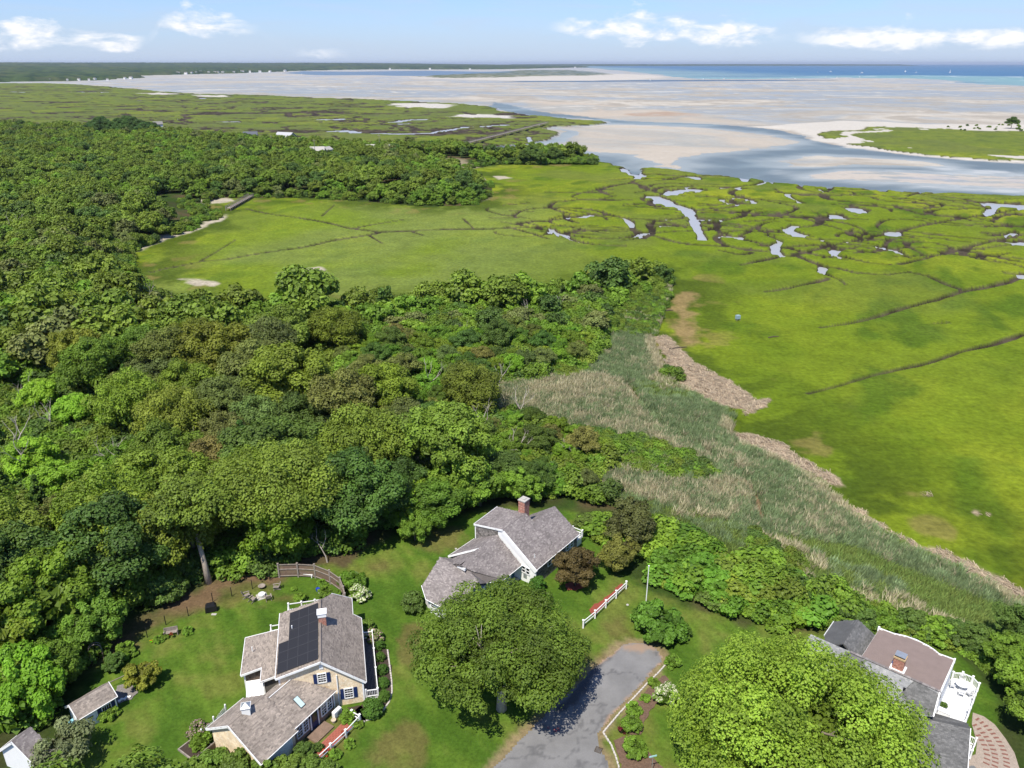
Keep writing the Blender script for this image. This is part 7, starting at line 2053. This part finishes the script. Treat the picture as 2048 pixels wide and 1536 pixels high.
# ---- deck furniture
def local3(u, v, z): 
    c, s = math.cos(R(-40)), math.sin(R(-40)); return (41.37 + c * u - s * v, 57.79 + s * u + c * v, z)
tb = empty('deck_table', local3(1.15, 6.5, 4.2), 0, 'round white table on the white deck', 'table')
MB().lathe([(.0, .70), (.62, .70), (.64, .74), (0, .74)], (0, 0, 0), 22).build('tabletop', M_WHITEC, tb)
MB().lathe([(.28, 0), (.06, .06), (.05, .7), (.12, .7)], (0, 0, 0), 10).build('pedestal', M_WHITEC, tb)
def deck_chair(u, v, rz, label):
    e = empty('deck_chair', local3(u, v, 4.2), rz, label, 'chair', 'white chairs on the deck')
    MB().box(-.24, .24, -.24, .24, .42, .46).build('seat', M_WHITEC, e)
    m = MB().box(-.25, -.21, .2, .25, .46, .98).box(.21, .25, .2, .25, .46, .98).box(-.21, .21, .21, .24, .92, .98)
    for k in range(4): m.box(-.15 + .09 * k - .015, -.15 + .09 * k + .015, .215, .235, .46, .92)
    m.build('backrest', M_WHITEC, e)
    for sx in (-1, 1):
        for sy in (-1, 1): MB().box(sx * .21 - .02, sx * .21 + .02, sy * .21 - .02, sy * .21 + .02, 0, .42).build('leg', M_WHITEC, e)
        MB().box(sx * .26 - .03, sx * .26 + .03, -.24, .24, .64, .67).build('armrest', M_WHITEC, e)
deck_chair(1.35, 5.4, R(150), 'white chair nearest the camera at the deck table'); deck_chair(.35, 6.0, R(80), 'white chair at the deck table by the house wall'); deck_chair(2.0, 5.9, R(200), 'white chair at the deck table by the outer rail')
deck_chair(1.0, 7.4, R(-20), 'white chair at the far side of the deck table')
dbx = tag(MB().box(-.55, .55, -.28, .28, 0, .5).box(-.58, .58, -.31, .31, .5, .55).build('storage_bench', M_WHITEC, loc=local3(.65, 1.6, 4.2)), 'white storage box on the deck by the house wall', 'box'); dbx.rotation_euler = (0, 0, R(-40))
pb = local3(.35, 2.6, 4.2); put_bush(LOOSED, pb[0], pb[1], 4.3, .33, 0, 'dark leafy potted plant on the white deck', name='potted_plant', cat='plant')
# brick and stone path: each brick and flag its own
bpth = empty('brick_path', (41.37, 57.79, 3.0), R(-40), 'curving path of red bricks set in pale stone right of the white deck', 'path')
pp = [(2.75, 5.2), (3.7, 5.35), (4.75, 4.9), (5.9, 3.6), (6.9, 2.2), (7.6, .4), (7.6, -1.6), (5.0, -3.5), (3.3, -3.5), (3.2, -1.9), (4.1, -.4), (3.9, 1.2), (3.0, 3.5)]
MB().slab([(x, y, .075) for x, y in pp], .1).build('stone_bed', plain('pale pebbles', (.34, .28, .23), .95, .25, 7, bstr=.5), bpth)
bk2 = MB().box(-.26, .26, -.09, .09, 0, .02).mesh('brick'); bk2.materials.append(plain('dull brick', (.23, .105, .08), .9, .35, 5))
for row, off in ((0, .55), (1, 1.22), (2, 2.15)):
    for k in range(10 + 3 * row):
        t = (k + .5 * (row % 2)) / (9.5 + 3 * row); a = t * 1.35; cx, cy, rr = 1.4 - .0, -1.0, 2.55 + off * 1.0 + .6
        x, y = cx + (rr) * math.sin(.28 + a), cy + (rr + .6) * math.cos(.28 + a)
        if sdf(np.array([x]), np.array([y]), np.array(pp), 2)[0] < .15: continue
        o = link('brick', bk2, parent=bpth, loc=(x, y, .077)); o.rotation_euler = (0, 0, -(.28 + a) + R(90)); o.location.z += .004 * (k % 2)
fg = [MB().slab([(.32 * math.cos(t) * q, .26 * math.sin(t) * q, .02) for t, q in ((0, 1), (.9, 1.1), (1.8, .9), (2.8, 1.1), (3.7, .95), (4.8, 1.1), (5.6, .9))], .02).mesh('flagstone') for _ in range(1)][0]
fg.materials.append(plain('slate flag', (.17, .175, .18), .8, .3, 4))
for k in range(12): o = link('flagstone', fg, parent=bpth, loc=(3.6 + .62 * (k % 6), -2.9 + .6 * (k // 6), .077)); o.rotation_euler = (0, 0, k)
# lawn light specks: a few fallen things on the grass
for px, py, lb in [(912, 1098, 'pale stump on the mown lawn left of the middle house'), (1255, 1210, 'yellow leaf pile on the lawn beside the white rail fence')]:
    tag(MB().lathe([(.16, -.05), (.18, .06), (.1, .12)], (0, 0, 0), 7).build('stump', M_CONC, loc=at(px, py, 3)), lb, 'stump')
# ---- out on the marsh
bx = empty('marsh_box', (*at(1475, 641, 0),), R(20), 'small pale blue box on legs standing on the marsh', 'box')
MB().box(-.55, .55, -.45, .45, .5, 1.5).build('body', plain('faded blue', (.26, .36, .40), .7), bx)
for sx in (-1, 1):
    for sy in (-1, 1): MB().box(sx * .48 - .05, sx * .48 + .05, sy * .38 - .05, sy * .38 + .05, 0, .5).build('leg', M_WOODG, bx)
for px, py, l_, lb in [(1547, 675, 1.6, 'dark driftwood log on the marsh right of the pale blue box'), (1356, 697, 2.4, 'dark driftwood plank at the head of the wrack'), (1338, 622, 1.4, 'dark log beside the orange brown patch')]:
    o = tag(MB().tube([(-l_, 0, .15), (0, .1, .2), (l_, 0, .12)], [.16, .2, .1], 7).build('driftwood_log', M_BARKD, loc=at(px, py, 0)), lb, 'driftwood'); o.rotation_euler = (0, 0, R(20))


def boardwalk(name, a, b, w, h, label, n_post, rail=True):
    a, b = Vector(a), Vector(b); d = (b - a); L_ = d.length; dn = d.normalized(); rz = math.atan2(d.y, d.x)
    e = empty(name, a, rz, label, 'boardwalk')
    pl = MB().box(-.16, .16, -w / 2, w / 2, h - .06, h).mesh('plank'); pl.materials.append(M_WOODG); n = min(290, int(L_ / .36))
    st = L_ / n; pl2 = MB().box(-st * .46, st * .46, -w / 2, w / 2, h - .06, h).mesh('plank'); pl2.materials.append(M_WOODG)
    for k in range(n): link('plank', pl2, parent=e, loc=((k + .5) * st, 0, 0))
    for s in (-1, 1):
        ps = MB().box(-.10, .10, -.10, .10, -1.2, h + (1.1 if rail else .1)).mesh('post'); ps.materials.append(M_WOODG)
        for k in range(n_post + 1): link('post', ps, parent=e, loc=(L_ * k / n_post, s * (w / 2 + .08), 0))
        if rail:
            for z_ in (.45, .95): MB().box(0, L_, s * (w / 2 + .02) - .03, s * (w / 2 + .02) + .03, h + z_, h + z_ + .16).build('rail', M_WOODG, e)
        MB().box(0, L_, s * w * .4 - .07, s * w * .4 + .07, h - .3, h - .062).build('beam', M_WOODB, e)


boardwalk('footbridge', at(457, 422, 0), at(503, 396, 0), 2.2, 1.3, 'grey timber footbridge crossing the corner of the bright marsh', 16)
boardwalk('long_boardwalk', at(930, 292, 0), at(1094, 249, 0), 3.2, 2.3, 'long grey boardwalk running out over the back marsh', 44)

# ------------------------------------------------------------------ the far shore
def far_hills():
    azs = np.linspace(-R(48), R(49), 900); rs = [1900.0]
    while rs[-1] < 30000: rs.append(rs[-1] * 1.030)
    rs = np.array(rs); X, Y, F = polar_grid(rs, azs); r = np.hypot(X, Y)
    P = W([(-3500, 166), (-800, 165), (0, 163), (60, 162), (120, 161.5), (200, 160), (255, 157), (285, 153.5), (270, 151.5), (300, 150), (350, 148.5), (420, 147), (500, 145), (560, 143), (620, 140.5), (700, 139), (800, 138.3), (900, 138.6), (1000, 138.2), (1100, 136), (1180, 134.4), (1130, 132.8), (1060, 132),
           (1060, 129.5), (-3500, 129.5)], 0)
    s = sdf(X, Y, P, 400) + (fbm(X, Y, 260, 131, 3) - .5) * 160
    P2 = W([(1000, 132.4), (1500, 131.6), (2048, 131), (3500, 131), (5000, 131), (5000, 129.6), (1000, 129.6)], 0)
    s2 = sdf(X, Y, P2, 400)
    h = fbm(X, Y, 1400, 132, 3); tr = fbm(X, Y, 34, 133, 3); tr2 = fbm(X, Y, 110, 134, 2)
    ridge = (12 + 48 * sstep(0, 5200, s)) * (.75 + .5 * h)
    z = sstep(-4, 30, s) * (5 + 9 * tr + 5 * tr2) + ridge * sstep(0, 900, s) - 2 * (s < -10)
    z = np.where(s > -4, z, -3)
    z2_ = np.where(s2 > 0, sstep(0, 500, s2) * (30 + 22 * h), -3)
    right = (X > 0) & (r > 12000)
    z = np.maximum(z, np.where(r > 12000, z2_, -3))
    keep = z[F].max(1) > -1; F = F[keep]; used, inv = np.unique(F.ravel(), return_inverse=True)
    col = lerp(np.tile(a3(.022, .042, .018), (len(X), 1)), a3(.055, .085, .028), sstep(.35, .65, tr))
    col = lerp(col, a3(.10, .11, .05), sstep(.62, .7, tr2) * .5)
    me = np_mesh('hills', np.stack([X, Y, z], -1)[used], inv.reshape(-1, 4), True)
    attr(me, 'Col', 'FLOAT_COLOR', 'POINT', np.clip(col, 0, 1)[used]); attr(me, 'wet', 'FLOAT', 'POINT', np.zeros(len(used)))
    tag(link('wooded_hills', me, ground_material('far woodland', .02, .0, .1, 1.0, .3)), kind='structure')


far_hills()
M_FARW = plain('white clapboard', (.70, .69, .66), .6, .05); M_FARR = plain('far grey roof', (.20, .19, .18), .8, .1)
M_FARG = plain('weathered shingle walls', (.38, .36, .33), .8, .1)


def small_house(px, py, w, d, h, rz, label, z=0, wall=None, roofm=None, group='white houses along the far shore', lift=0, zr=None):
    p = at(px, py, z); e = empty('shore_house', (p.x, p.y, z + lift), rz, label, 'house', group)
    m = MB(); rh = h + d * .32
    prof = [(-d / 2, -3), (d / 2, -3), (d / 2, h), (0, rh), (-d / 2, h)]
    m.add([(-w / 2, a, b) for a, b in prof] + [(w / 2, a, b) for a, b in prof], [(0, 1, 2, 3, 4), (9, 8, 7, 6, 5)] + [(i, i + 5, (i + 1) % 5 + 5, (i + 1) % 5) for i in range(5)])
    m.build('wall', wall or M_FARW, e)
    t = .25
    MB().slab([(-w / 2 - .4, -d / 2 - .5, h - .1), (w / 2 + .4, -d / 2 - .5, h - .1), (w / 2 + .4, 0, rh + .25), (-w / 2 - .4, 0, rh + .25)], t).slab([(-w / 2 - .4, .004, rh + .25), (w / 2 + .4, .004, rh + .25), (w / 2 + .4, d / 2 + .5, h - .1), (-w / 2 - .4, d / 2 + .5, h - .1)], t).build('roof', roofm or M_FARR, e)
    return e


gh = random.Random(4)
for px, py in [(100, 161.5), (135, 161.5), (158, 160.5), (178, 160.5), (190, 160), (215, 161), (227, 154), (250, 158), (262, 157.5), (356, 148.2), (372, 148.4), (384, 147.9), (392, 147.4), (402, 146.2), (418, 147), (430, 146.6), (436, 146.5), (446, 146.4), (468, 146), (485, 145.4), (500, 145.2), (520, 144.8), (540, 144.4), (570, 142.9), (780, 139), (860, 138.8), (940, 138.8), (1150, 135.3)]:
    s = .75 + (162 - py) * .055
    small_house(px, py, gh.uniform(9, 15) * s, gh.uniform(7, 10) * s, gh.uniform(4, 6) * s, gh.uniform(-.6, .6), 'tiny pale house on the far wooded shore', lift=1.5)
# houses at the back of the near wood
HB = 'houses at the back of the wood'
e = small_house(573, 291, 15, 10, 5.5, R(-25), 'pale grey house with a solar roof at the back of the wood', z=2, wall=M_FARG, roofm=plain('pale roof', (.40, .40, .41), .7), group=None, lift=1.5)
MB().slab([(-5, -4.3, 6.2), (3.5, -4.3, 6.2), (3.5, -1.0, 8.2), (-5, -1.0, 8.2)], .1).build('solar_panel', M_SOLAR, e)
for s in (-4.5, -1.5, 1.5, 4.5): MB().box(s - .6, s + .6, -5.08, -5.0, 2.5, 4.2).build('window', M_GLASS, e)
small_house(503, 286, 11, 8, 5, R(15), 'dark roofed house beside the solar roofed one', z=2, wall=M_FARG, roofm=plain('dark roof', (.10, .11, .13), .8), group=None, lift=1.5)
small_house(318, 262, 8, 7, 4.5, R(30), 'small white house below the dark pines', z=3, group=None, lift=2)
small_house(637, 322, 9, 7, 4, R(10), 'small cottage with a pale roof half hidden in the wood', z=3, roofm=M_FARG, group=None, lift=3)
small_house(655, 320, 7, 5, 4, R(70), 'pale shed next to the half hidden cottage', z=3, roofm=M_FARG, group=None, lift=3)
small_house(765, 312, 16, 7, 3.6, R(5), 'long white cottage near the landing', z=2, roofm=M_FARG, group=None, lift=2.2)
small_house(738, 312, 7, 6, 3.6, R(25), 'small white cottage left of the long one', z=2, roofm=M_FARG, group=None, lift=2.2)
small_house(799, 306, 6, 6, 4.4, R(40), 'small white gable beside the dark cedars', z=2, group=None, lift=1.5)
for px, py, h in [(760, 305, 13), (632, 325, 15), (545, 300, 11)]:
    u = empty('utility_pole', (*at(px, py, 3),), 0, f'thin grey utility pole standing {"by the long white cottage" if px == 760 else ("by the half hidden cottage" if px == 632 else "below the solar roofed house")}', 'utility pole')
    MB().tube([(0, 0, 0), (0, 0, h)], [.2, .14], 6).build('pole', M_WOODG, u); MB().box(-1.2, 1.2, -.08, .08, h - 1, h - .8).build('crossarm', M_WOODG, u)
# landing with rocks at the root of the boardwalk
gk = random.Random(9); rk = []
for k in range(3):
    v = MB().lathe([(.25, 0), (.6, .15), (.55, .5), (.2, .7)], (0, 0, 0), 7); v.v = [(x + gk.uniform(-.15, .15), y + gk.uniform(-.15, .15), z + gk.uniform(-.08, .08)) for x, y, z in v.v]
    q = v.mesh('rock'); q.materials.append(plain('pale granite', (.50, .45, .42), .9, .25, 1)); rk.append(q)
for k in range(60):
    p = at(gk.uniform(905, 945), gk.uniform(292, 306), 0); o = link('boulder', rk[k % 3], loc=(p.x, p.y, 0)); s = gk.uniform(1, 2.4); o.scale = (s, s, s); o.rotation_euler = (0, 0, gk.uniform(0, 6)); tag(o, 'pale boulder in the bank at the foot of the long boardwalk', 'boulder', 'boulders at the foot of the boardwalk')
for px, py, s, lb in [(1065, 325, 1.1, 'left of the two dark trees on the point by the river'), (1108, 324, .95, 'right of the two dark trees on the point by the river')]:
    p = at(px, py, 1); put_tree(3, p.x, p.y, .5, s, rnd.uniform(0, 6), lb, name='point_tree')
for px, py, s in [(1048, 326, .8), (1082, 327, .7), (815, 318, .8), (830, 318, .9), (845, 320, .8), (860, 322, .8), (878, 322, .7), (893, 322, .6), (902, 322, .5), (803, 318, .8), (733, 322, .7)]:
    p = at(px, py, 1); put_tree(8 if 720 < px < 905 else 3, p.x, p.y, .8, s, rnd.uniform(0, 6), 'dark cedar in the row behind the tan reeds' if px < 1000 else 'low dark tree beside the two on the point', 'cedars behind the tan reeds' if px < 1000 else 'low trees on the point', name='cedar_tree' if px < 1000 else 'point_tree')
P = [at(px + gk.uniform(-3, 3), py + gk.uniform(-1, 1), 1) for px in range(1030, 1190, 3) for py in (321, 325)]
scatter('point_scrub', [(p.x, p.y, .3, gk.randrange(4), gk.uniform(.9, 1.6), gk.uniform(0, 6)) for p in P], BUSH)
P = [at(gk.uniform(1880, 2100), gk.uniform(251, 262), 0) for _ in range(28)]
scatter('island_scrub', [(p.x, p.y, .3, gk.randrange(4), gk.uniform(.5, .9), gk.uniform(0, 6)) for p in P], BUSH)
p = at(2022, 256, 1); put_tree(3, p.x, p.y, .3, 1.1, 1, 'lone dark tree on the sandy island at the right edge', name='island_tree')
# radio mast and far dark pines
rt = empty('radio_mast', (*at(105, 139, 0),), 0, 'thin radio mast over the far woods at the left', 'mast'); rt.location.z = 30
MB().tube([(0, 0, 0), (0, 0, 75)], [2.2, 1.2], 4).build('mast', M_METAL, rt)
gq = random.Random(3)
for k in range(26):
    px = gq.uniform(160, 315); py = gq.uniform(262, 274) + abs(px - 245) * .04; p = at(px, py, 3)
    put_tree(3, p.x, p.y, 2.5, gq.uniform(1.15, 1.6) * (1 - abs(px - 240) / 260), gq.uniform(0, 6), 'tall dark tree in the clump at the back left of the wood', 'dark clump at the back of the wood', name='dark_tree', col=(.75, .85, 1.0, 1))
# ---- boats
def boat(px, py, L_, label, sail=False):
    e = empty('boat', (*at(px, py, -.6),), gk.uniform(0, 3), label, 'boat', 'white boats far out on the water')
    w = L_ * .16
    MB().add([(-L_ / 2, -w, .0), (L_ * .25, -w, 0), (L_ / 2, 0, .2), (L_ * .25, w, 0), (-L_ / 2, w, 0), (-L_ / 2, -w * 1.2, L_ * .16), (L_ * .25, -w * 1.2, L_ * .17), (L_ * .56, 0, L_ * .22), (L_ * .25, w * 1.2, L_ * .17), (-L_ / 2, w * 1.2, L_ * .16)],
             [(0, 4, 3, 2, 1), (5, 6, 7, 8, 9), (0, 1, 6, 5), (1, 2, 7, 6), (2, 3, 8, 7), (3, 4, 9, 8), (4, 0, 5, 9)]).build('hull', M_WHITEC, e)
    MB().box(-L_ * .25, L_ * .12, -w * .7, w * .7, L_ * .17, L_ * .36).build('cabin', M_WHITEC, e)
    if sail: MB().add([(-L_ * .4, 0, L_ * .3), (L_ * .3, .05, L_ * .3), (L_ * .05, 0, L_ * 1.5), (-L_ * .4, .1, L_ * .3), (L_ * .3, .15, L_ * .3), (L_ * .05, .1, L_ * 1.5)], [(0, 1, 2), (5, 4, 3), (0, 3, 4, 1), (1, 4, 5, 2), (2, 5, 3, 0)]).build('sail', M_WHITEC, e)


for px, py, L_, s in [(1661, 144, 20, 0), (1724, 146.5, 22, 0), (1810, 144, 30, 0), (1832, 145.5, 14, 0), (1900, 146, 18, 1), (1635, 145, 12, 0), (1652, 155, 10, 0), (1590, 158.5, 12, 0), (1406, 159.5, 12, 0), (1720, 154.5, 12, 0), (1300, 161, 10, 0), (1674, 155, 9, 0), (565, 147.5, 12, 0), (604, 149, 10, 0), (820, 155, 8, 0), (1448, 158, 8, 0)]:
    boat(px, py, L_, 'tiny white sailing boat far out at the right' if s else 'tiny white boat far out on the water', s)
# gulls and small pale things: posts of the landing beyond
# ------------------------------------------------------------------ air
def haze():
    m = bpy.data.materials.new('haze'); m.use_nodes = True; nt = m.node_tree; nt.nodes.clear()
    out = nd(nt, 'ShaderNodeOutputMaterial'); v = nd(nt, 'ShaderNodeVolumePrincipled')
    v.inputs['Color'].default_value = (.80, .88, 1.0, 1); v.inputs['Density'].default_value = 2.6e-5; v.inputs['Anisotropy'].default_value = .3
    nt.links.new(v.outputs[0], out.inputs['Volume'])
    o = MB().box(-62000, 62000, -1500, 62000, -5, 125).build('haze', m); tag(o, kind='stuff')
    o.visible_shadow = True


haze()
